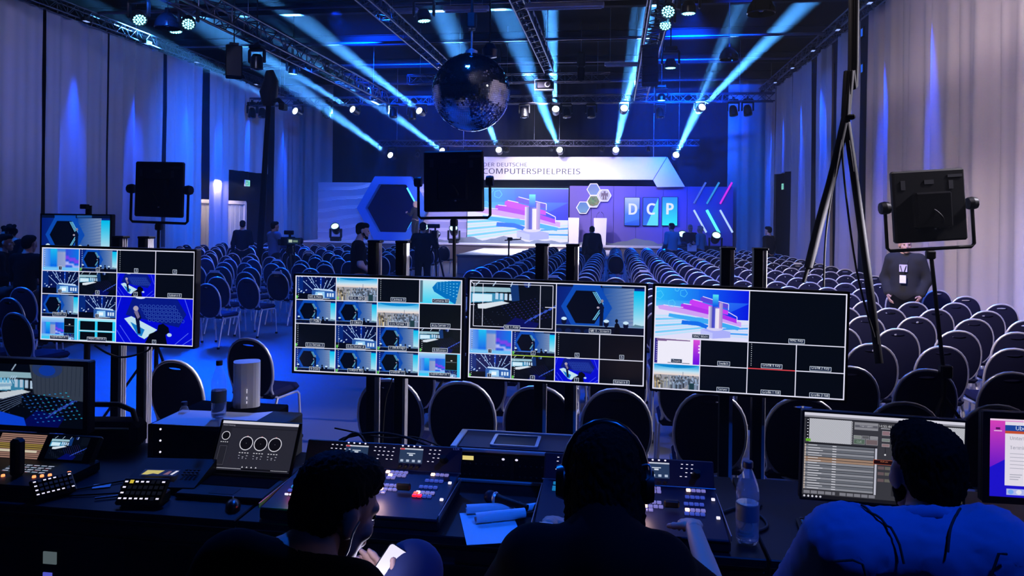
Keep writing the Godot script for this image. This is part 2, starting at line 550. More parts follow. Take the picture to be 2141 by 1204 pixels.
# ---------------------------------------------------------------- pictures on screens and prints
class Pic:
	var im: Image
	var w: int
	var h: int
	static var font: SystemFont
	static var words := {}

	func _init(w_: int, h_: int, c: Color) -> void:
		w = w_
		h = h_
		im = Image.create(w, h, false, Image.FORMAT_RGBA8)
		im.fill(c)

	func rect(x: float, y: float, rw: float, rh: float, c: Color) -> void:
		im.fill_rect(Rect2i(roundi(x), roundi(y), maxi(1, roundi(rw)), maxi(1, roundi(rh))), c)

	func frame(x: float, y: float, rw: float, rh: float, t: float, c: Color) -> void:
		rect(x, y, rw, t, c)
		rect(x, y + rh - t, rw, t, c)
		rect(x, y, t, rh, c)
		rect(x + rw - t, y, t, rh, c)

	func grad(x: float, y: float, rw: float, rh: float, a: Color, b: Color) -> void:
		for i in int(rh): rect(x, y + i, rw, 1, a.lerp(b, i / maxf(1.0, rh - 1)))

	func gradh(x: float, y: float, rw: float, rh: float, a: Color, b: Color) -> void:
		for i in int(rw): rect(x + i, y, 1, rh, a.lerp(b, i / maxf(1.0, rw - 1)))

	func poly(p: Array, c: Color) -> void:
		# p: x, y, x, y ...
		var n := p.size() / 2
		var lo := 1e9
		var hi := -1e9
		for i in n:
			lo = minf(lo, p[2 * i + 1])
			hi = maxf(hi, p[2 * i + 1])
		for y in range(maxi(0, floori(lo)), mini(h, ceili(hi) + 1)):
			var yc := y + 0.5
			var xs := []
			for i in n:
				var x0: float = p[2 * i]
				var y0: float = p[2 * i + 1]
				var x1: float = p[2 * ((i + 1) % n)]
				var y1: float = p[2 * ((i + 1) % n) + 1]
				if (y0 <= yc) != (y1 <= yc): xs.append(x0 + (yc - y0) / (y1 - y0) * (x1 - x0))
			xs.sort()
			for k in range(0, xs.size() - 1, 2):
				var a := maxi(0, roundi(xs[k]))
				var b := mini(w, roundi(xs[k + 1]))
				if b > a: im.fill_rect(Rect2i(a, y, b - a, 1), c)

	func line(x0: float, y0: float, x1: float, y1: float, t: float, c: Color) -> void:
		var d := Vector2(x1 - x0, y1 - y0).normalized().orthogonal() * t * 0.5
		poly([x0 + d.x, y0 + d.y, x1 + d.x, y1 + d.y, x1 - d.x, y1 - d.y, x0 - d.x, y0 - d.y], c)

	func disc(x: float, y: float, rx: float, ry: float, c: Color) -> void:
		var p := []
		for i in 20: p.append_array([x + cos(TAU * i / 20) * rx, y + sin(TAU * i / 20) * ry])
		poly(p, c)

	func ring(x: float, y: float, r: float, t: float, c: Color) -> void:
		for i in 28:
			var a := TAU * i / 28
			var b := TAU * (i + 1) / 28
			line(x + cos(a) * r, y + sin(a) * r, x + cos(b) * r, y + sin(b) * r, t, c)

	func text(s: String, x: float, y: float, hh: float, c: Color, where := 0.5) -> float:
		# hh: height of a capital letter; y: base line; where 0 left, 0.5 middle, 1 right
		if font == null:
			font = SystemFont.new()
			font.font_names = PackedStringArray(["Droid Sans"])
		if not words.has(s):
			var tm := TextMesh.new()
			tm.font = font
			tm.text = s
			tm.font_size = 32
			tm.pixel_size = 1.0
			tm.depth = 0.0
			tm.curve_step = 2.0
			tm.horizontal_alignment = HORIZONTAL_ALIGNMENT_LEFT
			tm.vertical_alignment = VERTICAL_ALIGNMENT_BOTTOM
			var q := []
			var ar := tm.surface_get_arrays(0)
			var vs: PackedVector3Array = ar[Mesh.ARRAY_VERTEX]
			var ix = ar[Mesh.ARRAY_INDEX]
			var bb := tm.get_aabb()
			for i in (ix.size() if ix != null else vs.size()):
				var e := vs[ix[i] if ix != null else i]
				q.append(Vector2(e.x - bb.position.x, e.y - bb.position.y))
			words[s] = [q, bb.size]
		var W = words[s]
		var k := hh / 23.0
		var wd: float = W[1].x * k
		x -= wd * where
		var tris: Array = W[0]
		for i in range(0, tris.size(), 3):
			poly([x + tris[i].x * k, y - tris[i].y * k, x + tris[i + 1].x * k, y - tris[i + 1].y * k, x + tris[i + 2].x * k, y - tris[i + 2].y * k], c)
		return wd

	func paste(p: Pic, x: float, y: float, pw: float, ph: float) -> void:
		var c: Image = p.im.duplicate()
		c.resize(roundi(pw), roundi(ph), Image.INTERPOLATE_BILINEAR)
		im.blit_rect(c, Rect2i(0, 0, c.get_width(), c.get_height()), Vector2i(roundi(x), roundi(y)))

	func soften(k: int) -> void:
		im.resize(maxi(2, w / k), maxi(2, h / k), Image.INTERPOLATE_BILINEAR)
		im.resize(w, h, Image.INTERPOLATE_CUBIC)


func rgb(r: int, g: int, b: int) -> Color:
	return Color8(r, g, b)


func hexagon(cx: float, cy: float, r: float) -> Array:
	var p := []
	for i in 6: p.append_array([cx + cos(TAU * i / 6) * r, cy + sin(TAU * i / 6) * r])
	return p


func pic_host() -> Pic:
	var p := Pic.new(320, 180, rgb(6, 40, 130))
	p.gradh(0, 0, 170, 150, rgb(4, 30, 120), rgb(8, 62, 165))
	p.gradh(170, 10, 110, 140, rgb(30, 80, 165), rgb(130, 150, 185))
	for i in 11: p.line(170, 26 + i * 12 + 14, 280, 16 + i * 13, 2, rgb(70, 105, 165))
	p.rect(0, 0, 320, 12, rgb(4, 16, 50))
	p.rect(60, 0, 100, 12, rgb(12, 60, 150))
	p.rect(165, 0, 70, 10, rgb(30, 80, 150))
	p.poly(hexagon(110, 84, 92), rgb(10, 74, 180))
	p.poly(hexagon(106, 84, 68), rgb(2, 6, 24))
	for i in 3: p.line(132 + i * 6, 28, 158 + i * 6, 72, 3, rgb(120, 210, 250))
	for i in 2: p.line(158 + i * 6, 92, 134 + i * 6, 130, 3, rgb(120, 210, 250))
	p.poly([156, 70, 166, 66, 172, 84, 170, 150, 158, 150, 158, 100], rgb(6, 16, 50))
	p.disc(166, 60, 5, 6, rgb(140, 130, 150))
	p.disc(152, 84, 5, 4, rgb(170, 160, 180))
	p.grad(278, 20, 42, 124, rgb(0, 190, 240), rgb(190, 225, 240))
	p.poly([270, 150, 285, 140, 320, 146, 320, 152], rgb(90, 130, 150))
	p.rect(0, 150, 320, 3, rgb(120, 150, 190))
	p.rect(0, 153, 320, 27, rgb(4, 10, 34))
	for q in [[30, 128], [182, 132], [252, 136]]:
		p.disc(q[0], q[1] + 10, 9, 11, rgb(6, 14, 44))
		p.disc(q[0], q[1], 10, 6, rgb(200, 230, 250))
	p.poly([210, 180, 213, 142, 220, 136, 226, 140, 232, 152, 230, 180], rgb(3, 5, 16))
	p.disc(219, 130, 5, 7, rgb(3, 5, 16))
	for i in 5: p.disc(12 + i * 34, 172, 12, 9, rgb(10, 26, 70))
	return p


func pic_wide() -> Pic:
	var p := Pic.new(320, 180, rgb(6, 20, 84))
	p.rect(0, 0, 60, 180, rgb(6, 40, 120))
	p.rect(230, 0, 90, 110, rgb(4, 14, 60))
	for q in [[92, 4, 160, 84], [60, 40, 140, 108], [120, 0, 146, 54], [196, 20, 200, 92], [250, 30, 222, 96], [290, 6, 250, 84], [312, 60, 252, 104], [158, 60, 184, 96]]:
		p.line(q[0], q[1], q[2], q[3], 5, rgb(110, 160, 230))
		p.line(q[0], q[1], q[2], q[3], 2, rgb(210, 230, 255))
	p.line(200, 0, 200, 70, 12, rgb(20, 70, 190))
	for i in 14: p.disc(50 + (i * 37) % 260, 10 + (i * 53) % 66, 3, 3, rgb(220, 235, 255))
	p.poly([130, 110, 250, 96, 320, 112, 320, 168, 130, 172], rgb(40, 90, 170))
	p.poly([150, 92, 290, 100, 300, 114, 140, 104], rgb(190, 215, 245))
	p.poly([160, 118, 230, 116, 232, 162, 150, 162], rgb(150, 205, 245))
	p.rect(176, 128, 36, 26, rgb(230, 245, 255))
	for i in 3: p.rect(248 + i * 20, 126, 14, 28, rgb(210, 230, 250))
	p.rect(150, 164, 120, 8, rgb(180, 200, 220))
	p.rect(0, 132, 130, 48, rgb(2, 6, 24))
	for i in 8: p.disc(30 + (i * 19) % 60, 104 + (i * 11) % 30, 5, 4, rgb(190, 210, 240))
	p.poly([130, 172, 320, 168, 320, 180, 0, 180, 0, 170], rgb(2, 4, 20))
	return p


func pic_audience() -> Pic:
	var p := Pic.new(320, 180, rgb(3, 8, 20))
	p.poly([0, 24, 150, 24, 160, 40, 0, 44], rgb(150, 190, 205))
	p.poly([0, 46, 128, 46, 128, 76, 0, 84], rgb(60, 140, 180))
	p.poly([10, 50, 84, 50, 84, 76, 10, 80], rgb(205, 235, 250))
	for i in 4: p.rect(96 + i * 17, 44 + i, 11, 24, rgb(190, 215, 240))
	p.poly([30, 88, 120, 74, 150, 80, 60, 104, 32, 104], rgb(215, 225, 235))
	p.poly([150, 10, 180, 8, 186, 70, 158, 74], rgb(14, 50, 110))
	p.disc(214, 10, 14, 12, rgb(20, 40, 110))
	for i in 4: p.line(40 + i * 60, 0, 20 + i * 66, 20, 4, rgb(180, 205, 230))
	for r in 9:
		for k in 9: p.rect(120 + k * 15 + r * 7, 92 + r * 8 - k * 4, 5, 2, rgb(34 + (k * 13) % 50, 52, 130 + r * 8))
	for k in 26: p.rect(20 + (k * 29) % 110, 108 + (k * 17) % 60, 4, 3, rgb(46, 56, 80))
	p.poly([110, 180, 170, 132, 260, 150, 240, 180], rgb(3, 10, 90))
	for k in 6:
		p.line(206 + k * 18, 152 - k * 10, 232 + k * 18, 130 - k * 10, 4, rgb(50, 80, 190))
	p.poly([250, 0, 320, 0, 320, 60, 256, 70], rgb(8, 14, 26))
	return p


func pic_city() -> Pic:
	var p := Pic.new(320, 180, rgb(225, 220, 230))
	p.grad(0, 0, 320, 50, rgb(0, 150, 220), rgb(190, 225, 245))
	p.disc(160, 0, 150, 26, rgb(0, 130, 205))
	p.grad(0, 50, 320, 28, rgb(200, 225, 240), rgb(240, 215, 205))
	p.rect(0, 76, 320, 104, rgb(150, 150, 160))
	var r := RandomNumberGenerator.new()
	r.seed = 5
	for i in 190:
		var y := 74 + i * 0.52
		var x := r.randf_range(-10, 320)
		var hh := r.randf_range(6, 16) + (y - 74) * 0.34
		var ww := r.randf_range(4, 9) + (y - 74) * 0.1
		var g := r.randf_range(0.3, 0.95)
		var warm := clampf(1.0 - x / 150.0, 0, 1)
		p.rect(x, y - hh + 14, ww, hh, Color(g * lerpf(0.72, 1.0, warm), g * 0.84, g * lerpf(1.0, 0.55, warm)))
		p.rect(x + ww * 0.6, y - hh + 14, ww * 0.4, hh, Color(g * 0.55, g * 0.6, g * 0.72))
	p.rect(206, 52, 3, 40, rgb(100, 110, 140))
	p.rect(252, 128, 34, 52, rgb(30, 60, 70))
	return p


func pic_blur() -> Pic:
	var p := Pic.new(320, 180, rgb(70, 130, 220))
	p.gradh(0, 0, 90, 180, rgb(140, 170, 235), rgb(30, 120, 235))
	p.grad(70, 0, 60, 180, rgb(30, 190, 240), rgb(10, 90, 230))
	p.gradh(130, 30, 80, 150, rgb(130, 150, 200), rgb(150, 165, 210))
	p.gradh(210, 0, 110, 180, rgb(50, 80, 220), rgb(10, 120, 230))
	p.poly([210, 60, 320, 90, 320, 130, 210, 90], rgb(110, 70, 230))
	p.poly([210, 104, 320, 140, 320, 160, 210, 130], rgb(160, 170, 245))
	p.rect(0, 150, 320, 30, rgb(110, 190, 245))
	p.soften(14)
	for i in 11: p.rect(22, 14 + i * 13, 5, 6, rgb(20, 40, 80))
	return p


func pic_blue_room() -> Pic:
	var p := Pic.new(320, 180, rgb(2, 8, 210))
	p.poly([70, 0, 250, 0, 290, 60, 260, 110, 40, 70], rgb(6, 24, 130))
	for r in 5:
		for k in 9: p.ring(104 + k * 17 + r * 9, 34 + r * 13, 6, 1.6, rgb(70, 110, 200))
	p.poly([34, 84, 64, 74, 172, 122, 120, 160, 96, 150], rgb(190, 225, 240))
	p.poly([60, 96, 120, 124, 108, 150, 90, 144], rgb(20, 120, 200))
	p.poly([76, 60, 96, 56, 106, 80, 98, 90, 104, 140, 92, 140, 84, 96], rgb(8, 14, 50))
	p.disc(82, 44, 11, 10, rgb(170, 160, 180))
	p.poly([74, 56, 90, 52, 100, 76, 90, 84], rgb(120, 110, 150))
	p.poly([120, 180, 140, 140, 172, 126, 176, 104, 196, 98, 218, 112, 222, 130, 206, 140, 214, 180], rgb(2, 4, 14))
	p.disc(222, 140, 10, 7, rgb(180, 210, 240))
	for q in [[20, 0, 2, 60], [282, 0, 312, 80], [4, 130, 40, 180], [16, 110, 70, 180], [316, 150, 270, 180], [300, 130, 240, 180]]: p.line(q[0], q[1], q[2], q[3], 2.5, rgb(90, 110, 250))
	p.disc(100, 2, 20, 5, rgb(210, 225, 255))
	return p


func pic_seats() -> Pic:
	var p := Pic.new(320, 180, rgb(160, 225, 245))
	p.grad(0, 0, 320, 180, rgb(200, 230, 240), rgb(60, 210, 245))
	p.poly([96, 60, 130, 20, 320, 0, 320, 180, 270, 180, 110, 90], rgb(0, 110, 190))
	for r in 7:
		for k in 6: p.rect(130 + r * 24, 24 + k * (8 + r * 3) - r * 4, 6 + r, 3 + r * 0.5, rgb(120, 200, 235))
	p.poly([270, 180, 310, 0, 320, 0, 320, 180], rgb(150, 170, 180))
	p.rect(4, 10, 20, 160, rgb(80, 110, 130))
	return p


func pic_trophy() -> Pic:
	var p := Pic.new(640, 340, rgb(220, 225, 250))
	p.gradh(0, 0, 640, 200, rgb(40, 190, 250), rgb(10, 30, 235))
	p.gradh(300, 0, 340, 200, rgb(20, 110, 245), rgb(8, 24, 225))
	for y in 110: p.gradh(0, 90 + y, 640 - y * 2, 1, rgb(200, 225, 250).lerp(rgb(60, 190, 250), 1.0 - y / 110.0), rgb(30, 90, 240))
	p.poly([0, 130, 260, 150, 420, 190, 640, 215, 640, 340, 0, 340], rgb(224, 222, 250))
	for i in 7: p.poly([0, 190 + i * 22, 330, 176 + i * 16, 340, 186 + i * 16, 0, 204 + i * 22], rgb(120, 205, 250) if i % 2 else rgb(190, 225, 252))
	for i in 5: p.poly([430, 250 + i * 12, 640, 226 + i * 20, 640, 238 + i * 20, 430, 260 + i * 12], rgb(70, 160, 245) if i % 2 else rgb(200, 220, 250))
	# the terraces
	var lay := [[40, 146, 610, 210, rgb(205, 160, 245)], [110, 190, 600, 250, rgb(60, 170, 245)], [190, 232, 420, 280, rgb(20, 110, 235)]]
	p.poly([20, 128, 60, 122, 400, 168, 590, 214, 590, 244, 400, 204, 30, 150], lay[0][4])
	p.poly([100, 176, 390, 206, 580, 248, 570, 268, 390, 240, 96, 198], lay[1][4])
	p.poly([190, 218, 300, 222, 390, 250, 390, 278, 300, 250, 186, 244], lay[2][4])
	p.poly([180, 112, 196, 108, 400, 146, 560, 196, 560, 222, 400, 178, 178, 138], rgb(175, 50, 235))
	p.poly([240, 86, 258, 78, 410, 118, 500, 142, 500, 170, 400, 150, 236, 116], rgb(200, 60, 245))
	p.poly([310, 66, 326, 56, 420, 80, 500, 98, 496, 130, 420, 112, 312, 88], rgb(90, 70, 220))
	for q in [[326, 56, 420, 80], [420, 80, 502, 98], [502, 98, 502, 138], [258, 78, 326, 92], [196, 108, 250, 114], [60, 122, 196, 134], [500, 150, 560, 180], [560, 180, 562, 214]]: p.line(q[0], q[1], q[2], q[3], 5, rgb(235, 225, 255))
	# the trophy columns on their base
	p.poly([318, 272, 400, 258, 520, 280, 520, 318, 400, 330, 318, 312], rgb(170, 175, 250))
	p.poly([318, 272, 400, 292, 400, 330, 318, 312], rgb(190, 195, 252))
	p.disc(414, 262, 56, 16, rgb(215, 210, 245))
	p.gradh(368, 118, 26, 142, rgb(235, 225, 240), rgb(120, 120, 190))
	p.gradh(394, 50, 38, 210, rgb(60, 60, 190), rgb(120, 130, 225))
	p.grad(394, 40, 40, 80, rgb(90, 235, 240), rgb(10, 80, 235))
	p.gradh(414, 130, 26, 132, rgb(225, 220, 245), rgb(245, 235, 245))
	p.gradh(440, 92, 24, 168, rgb(200, 170, 215), rgb(150, 140, 210))
	for q in [[30, 56, 28], [196, 40, 26], [116, 110, 26], [150, 14, 16]]:
		for i in 5:
			var a := TAU * i / 5 - 1.2
			var b := a + TAU / 5
			p.line(q[0] + cos(a) * q[2], q[1] + sin(a) * q[2], q[0] + cos(b) * q[2], q[1] + sin(b) * q[2], 3, rgb(90, 215, 255))
	p.line(0, 2, 640, 2, 4, rgb(120, 220, 255))
	return p


func meter(p: Pic, x: float, y: float, h: float, green := true) -> void:
	for i in 11: p.rect(x + 9, y + 4 + i * (h - 8) / 11, 3, 3, rgb(225, 230, 240))
	if green:
		for i in 2: p.rect(x + 1 + i * 4, y + h - 16, 3, 13, rgb(110, 230, 90))


func name_tag(p: Pic, s: String, x: float, y: float, dark := true) -> void:
	var wd := p.text(s, x, y, 9.5, Color(0, 0, 0, 0))
	p.rect(x - wd / 2 - 7, y - 14, wd + 14, 19, rgb(200, 210, 225))
	p.rect(x - wd / 2 - 5, y - 12, wd + 10, 15, rgb(30, 40, 66) if dark else rgb(60, 90, 110))
	p.text(s, x, y, 9.5, rgb(240, 244, 250))


func multiview(cells: Array, edge := rgb(225, 225, 245)) -> Image:
	# cells: [column, row, span, picture or null, name, meter 0/1/2, border colour or null]
	var p := Pic.new(768, 432, rgb(5, 9, 18))
	for c in cells:
		var x: float = c[0] * 192.0
		var y: float = c[1] * 108.0
		var w: float = c[2] * 192.0
		var h: float = c[2] * 108.0
		if c[3] != null: p.paste(c[3], x, y, w, h)
		if c[5]: meter(p, x + 4, y + 2, h - 4, c[5] == 2)
		if c[4]: name_tag(p, c[4], x + w * (0.5 if c[2] == 1 else 0.5), y + h - 9)
	for c in cells:
		p.frame(c[0] * 192.0 - 2, c[1] * 108.0 - 2, c[2] * 192.0 + 4, c[2] * 108.0 + 4, 4, edge)
	for c in cells:
		if c[6] != null:
			for e in [0.0, c[2] * 108.0]: p.rect(c[0] * 192.0 + 2, c[1] * 108.0 + e - 2, c[2] * 192.0 - 4, 4, c[6])
	p.frame(0, 0, 768, 432, 5, edge)
	return p.im


func super_source(a: Pic, b: Pic) -> Pic:
	var p := Pic.new(320, 180, rgb(60, 200, 245))
	p.paste(a, 0, 40, 200, 110)
	p.grad(0, 0, 210, 40, rgb(170, 220, 245), rgb(120, 170, 240))
	p.rect(202, 6, 88, 114, rgb(5, 9, 18))
	p.rect(206, 62, 80, 2, rgb(150, 160, 175))
	p.disc(248, 52, 8, 4, rgb(220, 225, 235))
	p.paste(b, 200, 122, 90, 52)
	return p


func super_empty() -> Pic:
	var p := Pic.new(320, 180, rgb(40, 205, 245))
	p.rect(0, 0, 320, 20, rgb(160, 230, 245))
	for i in 2:
		for j in 2: p.rect(18 + i * 148, 22 + j * 82, 126, 68, rgb(4, 8, 16))
	for j in 2: p.rect(10, 92 + j * 74, 300, 8, rgb(190, 225, 240))
	return p

# ---------------------------------------------------------------- banquet chairs
func chair_back() -> MB:
	# a padded oval with a hand slot near its top, in x,y round the origin, back towards +z
	var mb := MB.new()
	var a := 0.2
	var b := 0.245
	var N := 22
	var hole := func(y: float) -> float:
		var k := (y - 0.198) / 0.014
		return 0.062 * sqrt(1.0 - k * k) if absf(k) < 1.0 else 0.0
	var wide := func(y: float) -> float:
		var k: float = y / b
		return a * pow(maxf(0.0, 1.0 - absf(k) ** 2.3), 1.0 / 2.2)
	var bulge := func(x: float, y: float) -> float:
		return 0.012 + 0.014 * maxf(0.0, 1.0 - (x * x) / (a * a) - (y * y) / (b * b))
	var ys := []
	for i in N + 1: ys.append(-b * cos(PI * i / N))
	for e in [0.184, 0.188, 0.193, 0.198, 0.203, 0.208, 0.212]: ys.append(e)
	ys.sort()
	for j in ys.size() - 1:
		var y0: float = ys[j]
		var y1: float = ys[j + 1]
		if y1 - y0 < 1e-4: continue
		var inside: bool = absf((y0 + y1) / 2 - 0.198) < 0.014
		var spans := [[-1, 1]]
		if inside: spans = [[-1, 0], [0, 1]]
		for s in spans:
			var n := 6 if not inside else 3
			for i in n:
				for side in [-1.0, 1.0]:
					var q := []
					for e in [[i, y0], [i + 1, y0], [i + 1, y1], [i, y1]]:
						var yy: float = e[1]
						var lo: float = -wide.call(yy)
						var hi: float = wide.call(yy)
						if inside:
							if s[0] < 0: hi = -hole.call(yy)
							else: lo = hole.call(yy)
						var x := lerpf(lo, hi, float(e[0]) / n)
						q.append(Vector3(x, yy, side * bulge.call(x, yy)))
					var m := []
					for e in q: m.append(Vector3(e.x * 0.9, e.y * 0.7, side).normalized())
					mb.tri(q[0], q[1], q[2], m[0], m[1], m[2])
					mb.tri(q[0], q[2], q[3], m[0], m[2], m[3])
	return mb


func chair_oval() -> Array:
	var pts := []
	for i in 28:
		var t := TAU * i / 28
		var c := cos(t)
		var s := sin(t)
		pts.append(Vector3(0.207 * signf(c) * absf(c) ** 0.9, 0.252 * signf(s) * absf(s) ** 0.9, 0))
	return pts


const BACK_AT := Vector3(0, 0.675, 0.215)
const BACK_LEAN := 0.16


func chair_shapes() -> Dictionary:
	var d := {}
	d.backrest = chair_back().done()
	d.back_frame = MB.new().tube(chair_oval(), 0.0125, 7, true).done()
	var seat := MB.new()
	seat.box(Vector3(0, 0.455, -0.015), Vector3(0.41, 0.065, 0.42), 0.028)
	d.seat = seat.done()
	for s in [-1.0, 1.0]:
		var k := "r" if s > 0 else "l"
		var fr := MB.new()
		fr.tube([Vector3(s * 0.186, 0.56, 0.2), Vector3(s * 0.178, 0.5, 0.186), Vector3(s * 0.186, 0.45, 0.165), Vector3(s * 0.2, 0.424, 0.12), Vector3(s * 0.205, 0.42, -0.1)], 0.011, 7)
		d["rail_" + k] = fr.done()
		d["leg_f" + k] = MB.new().tube([Vector3(s * 0.205, 0.42, -0.1), Vector3(s * 0.206, 0.415, -0.165), Vector3(s * 0.206, 0.39, -0.195), Vector3(s * 0.21, 0.012, -0.225)], 0.011, 7).done()
		d["leg_r" + k] = MB.new().tube([Vector3(s * 0.2, 0.424, 0.13), Vector3(s * 0.204, 0.36, 0.165), Vector3(s * 0.216, 0.012, 0.265)], 0.011, 7).done()
		d["foot_f" + k] = MB.new().box(Vector3(s * 0.21, 0.015, -0.225), Vector3(0.034, 0.03, 0.034), 0.006).done()
		d["foot_r" + k] = MB.new().box(Vector3(s * 0.216, 0.015, 0.265), Vector3(0.034, 0.03, 0.034), 0.006).done()
	return d


func chair_with_parts(d: Dictionary, label: String, at: Vector3, turn: float) -> Node3D:
	var t := thing("banquet_chair", label, "chair", at, turn, "banquet chairs in the hall")
	put("seat", d.seat, M.chair_cloth, t)
	var b := put("backrest", d.backrest, M.chair_cloth, t, BACK_AT, Vector3(BACK_LEAN, 0, 0))
	b.set_meta("label", "padded oval back with a hand slot")
	put("back_frame", d.back_frame, M.chair_metal, t, BACK_AT, Vector3(BACK_LEAN, 0, 0))
	for k in ["l", "r"]:
		put("side_rail", d["rail_" + k], M.chair_metal, t)
		for f in ["f", "r"]:
			var leg := put("leg", d["leg_" + f + k], M.chair_metal, t)
			put("foot", d["foot_" + f + k], M.black, leg)
	return t


func whole_chair(d: Dictionary) -> ArrayMesh:
	var cloth := MB.new()
	var metal := MB.new()
	var lean := Transform3D(Basis.from_euler(Vector3(BACK_LEAN, 0, 0)), BACK_AT)
	for e in [[d.seat, cloth, Transform3D()], [d.backrest, cloth, lean], [d.back_frame, metal, lean], [d.rail_l, metal, Transform3D()], [d.rail_r, metal, Transform3D()], [d.leg_fl, metal, Transform3D()], [d.leg_fr, metal, Transform3D()], [d.leg_rl, metal, Transform3D()], [d.leg_rr, metal, Transform3D()]]:
		var ar: Array = e[0].surface_get_arrays(0)
		var tr: Transform3D = e[2]
		for i in ar[0].size():
			e[1].v.append(tr * ar[0][i])
			e[1].n.append(tr.basis * ar[1][i])
			e[1].u.append(Vector2.ZERO)
	var m: ArrayMesh = cloth.done()
	var a := []
	a.resize(Mesh.ARRAY_MAX)
	a[Mesh.ARRAY_VERTEX] = metal.v
	a[Mesh.ARRAY_NORMAL] = metal.n
	a[Mesh.ARRAY_TEX_UV] = metal.u
	m.add_surface_from_arrays(Mesh.PRIMITIVE_TRIANGLES, a)
	m.surface_set_material(0, M.chair_cloth)
	m.surface_set_material(1, M.chair_metal)
	return m


const ORD := ["first", "second", "third", "fourth", "fifth", "sixth", "seventh", "eighth", "ninth", "tenth", "eleventh", "twelfth", "thirteenth", "fourteenth", "fifteenth", "sixteenth", "seventeenth", "eighteenth", "nineteenth", "twentieth", "twenty-first", "twenty-second", "twenty-third", "twenty-fourth", "twenty-fifth"]


func chairs() -> void:
	mat("chair_cloth", Color(0.08, 0.085, 0.18), 0.85, 0.0, {"metallic_specular": 0.2})
	mat("chair_metal", Color(0.88, 0.88, 0.9), 0.33, 0.7)
	var d := chair_shapes()
	var whole := whole_chair(d)
	var seats := []   # [distance, position, turn, label]
	var rows := [-4.45, -5.47, -6.5, -7.45, -8.4, -9.2, -10.0, -10.9]
	while rows[-1] > -25.0: rows.append(rows[-1] - 0.91)
	for r in rows.size():
		var z: float = rows[r]
		var k := 0
		for c in range(-7, 10):
			var x := 0.035 + c * 0.53
			if z > -13.0 and x < -2.0: continue
			if x < -2.95: continue
			if z > -9.8 and x > 4.35 + (-z - 4.45) * 0.0: continue
			if c == 0 and z < -13.3 and z > -19.3: continue
			if r == 0 and c < 0: x = 0.035 + c * 0.475
			k += 1
			seats.append([Vector3(x + rng.randf_range(-0.02, 0.02), 0, z - 0.26 + rng.randf_range(-0.03, 0.03)), rng.randf_range(-0.04, 0.04), "dark oval-back banquet chair, right block, %s row from the desk, %s seat from its left" % [ORD[r], ORD[k - 1]]])
	for r in 17:
		var z := -6.6 - r * 1.1
		var last := -5.65
		if r < 3: last = -5.85 - r * 0.95
		var k := 0
		for c in 15:
			var x := last - c * 0.56 - (0.3 if r % 2 else 0.0) * 0.4
			if x < -13.5: break
			k += 1
			seats.append([Vector3(x + rng.randf_range(-0.03, 0.03), 0, z - 0.26 + rng.randf_range(-0.06, 0.06)), rng.randf_range(-0.1, 0.04) - 0.1, "dark oval-back banquet chair, left block, %s row from the camera, %s seat from the aisle" % [ORD[r], ORD[k - 1]]])
	seats.append([Vector3(-2.969, 0.92, -4.722) * Vector3(1, 0, 1) + Vector3(0, 0, -0.26), -0.1, "dark oval-back chair standing alone behind the white router box, nearer one"])
	seats.append([Vector3(-2.922, 0.92, -5.678) * Vector3(1, 0, 1) + Vector3(0, 0, -0.26), -0.12, "dark oval-back chair standing alone behind the white router box, farther one"])
	var clear := [Vector3(-4.006, 1.559, -11.3), Vector3(4.033, 1.565, -11), Vector3(-4.475, 1.161, -17), Vector3(-4.252, 1.496, -17.3), Vector3(-0.651, 1.305, -22), Vector3(1.764, 1.301, -23.5), Vector3(2.481, 1.27, -25), Vector3(2.804, 1.275, -25), Vector3(4.366, 1.387, -22), Vector3(-9.367, 1.491, -10.6), Vector3(-8.729, 1.489, -9.6), Vector3(-8.17, 1.485, -9.4), Vector3(-10.062, 1.238, -19), Vector3(-8.415, 1.248, -17.5), Vector3(-7.554, 1.306, -16.5), Vector3(-10.107, 0.934, -20)]
	seats = seats.filter(func(e): return clear.all(func(q): return Vector2(q.x - e[0].x, q.z - e[0].z).length() > 0.42))
	seats.sort_custom(func(a, b): return a[0].length() < b[0].length())
	var rest := []
	var proto: Node3D = null
	var small: Node3D = null
	for i in seats.size():
		var s = seats[i]
		if i < 130:
			if proto == null: proto = chair_with_parts(d, s[2], s[0], s[1])
			else: copy(proto, s[0], s[1], s[2])
		elif i < 300:
			if small == null:
				small = put(numbered("banquet_chair"), whole, null, self, s[0], Vector3(0, s[1], 0))
				tag(small, s[2], "chair", "banquet chairs in the hall")
			else: copy(small, s[0], s[1], s[2])
		else: rest.append(s)
	var mm := MultiMesh.new()
	mm.transform_format = MultiMesh.TRANSFORM_3D
	mm.mesh = whole
	mm.instance_count = rest.size()
	for i in rest.size(): mm.set_instance_transform(i, Transform3D(Basis.from_euler(Vector3(0, rest[i][1], 0)), rest[i][0]))
	var o := MultiMeshInstance3D.new()
	o.name = "distant_chairs"
	o.multimesh = mm
	add_child(o)
	tag(o, "mass of dark oval-back chairs in the far rows before the stage", "chairs", "", "stuff")
	# sheets of paper hung over some chair backs
	var sheet := MB.new()
	sheet.box(Vector3(0, -0.02, 0.022), Vector3(0.17, 0.04, 0.002))
	sheet.box(Vector3(0, 0.0, 0.0), Vector3(0.17, 0.002, 0.046))
	sheet.box(Vector3(0, -0.045, -0.022), Vector3(0.17, 0.09, 0.002))
	var sm := sheet.done()
	var n := 0
	for i in range(140, seats.size(), 17):
		var s = seats[i]
		n += 1
		var at: Vector3 = s[0] + Basis.from_euler(Vector3(0, s[1], 0)) * Vector3(0, 0.943, 0.255)
		one("paper_sheet", sm, M.white, "white sheet over " + s[2].trim_prefix("dark oval-back banquet "), "paper", at, Vector3(0, s[1], 0), "reservation sheets on chair backs")

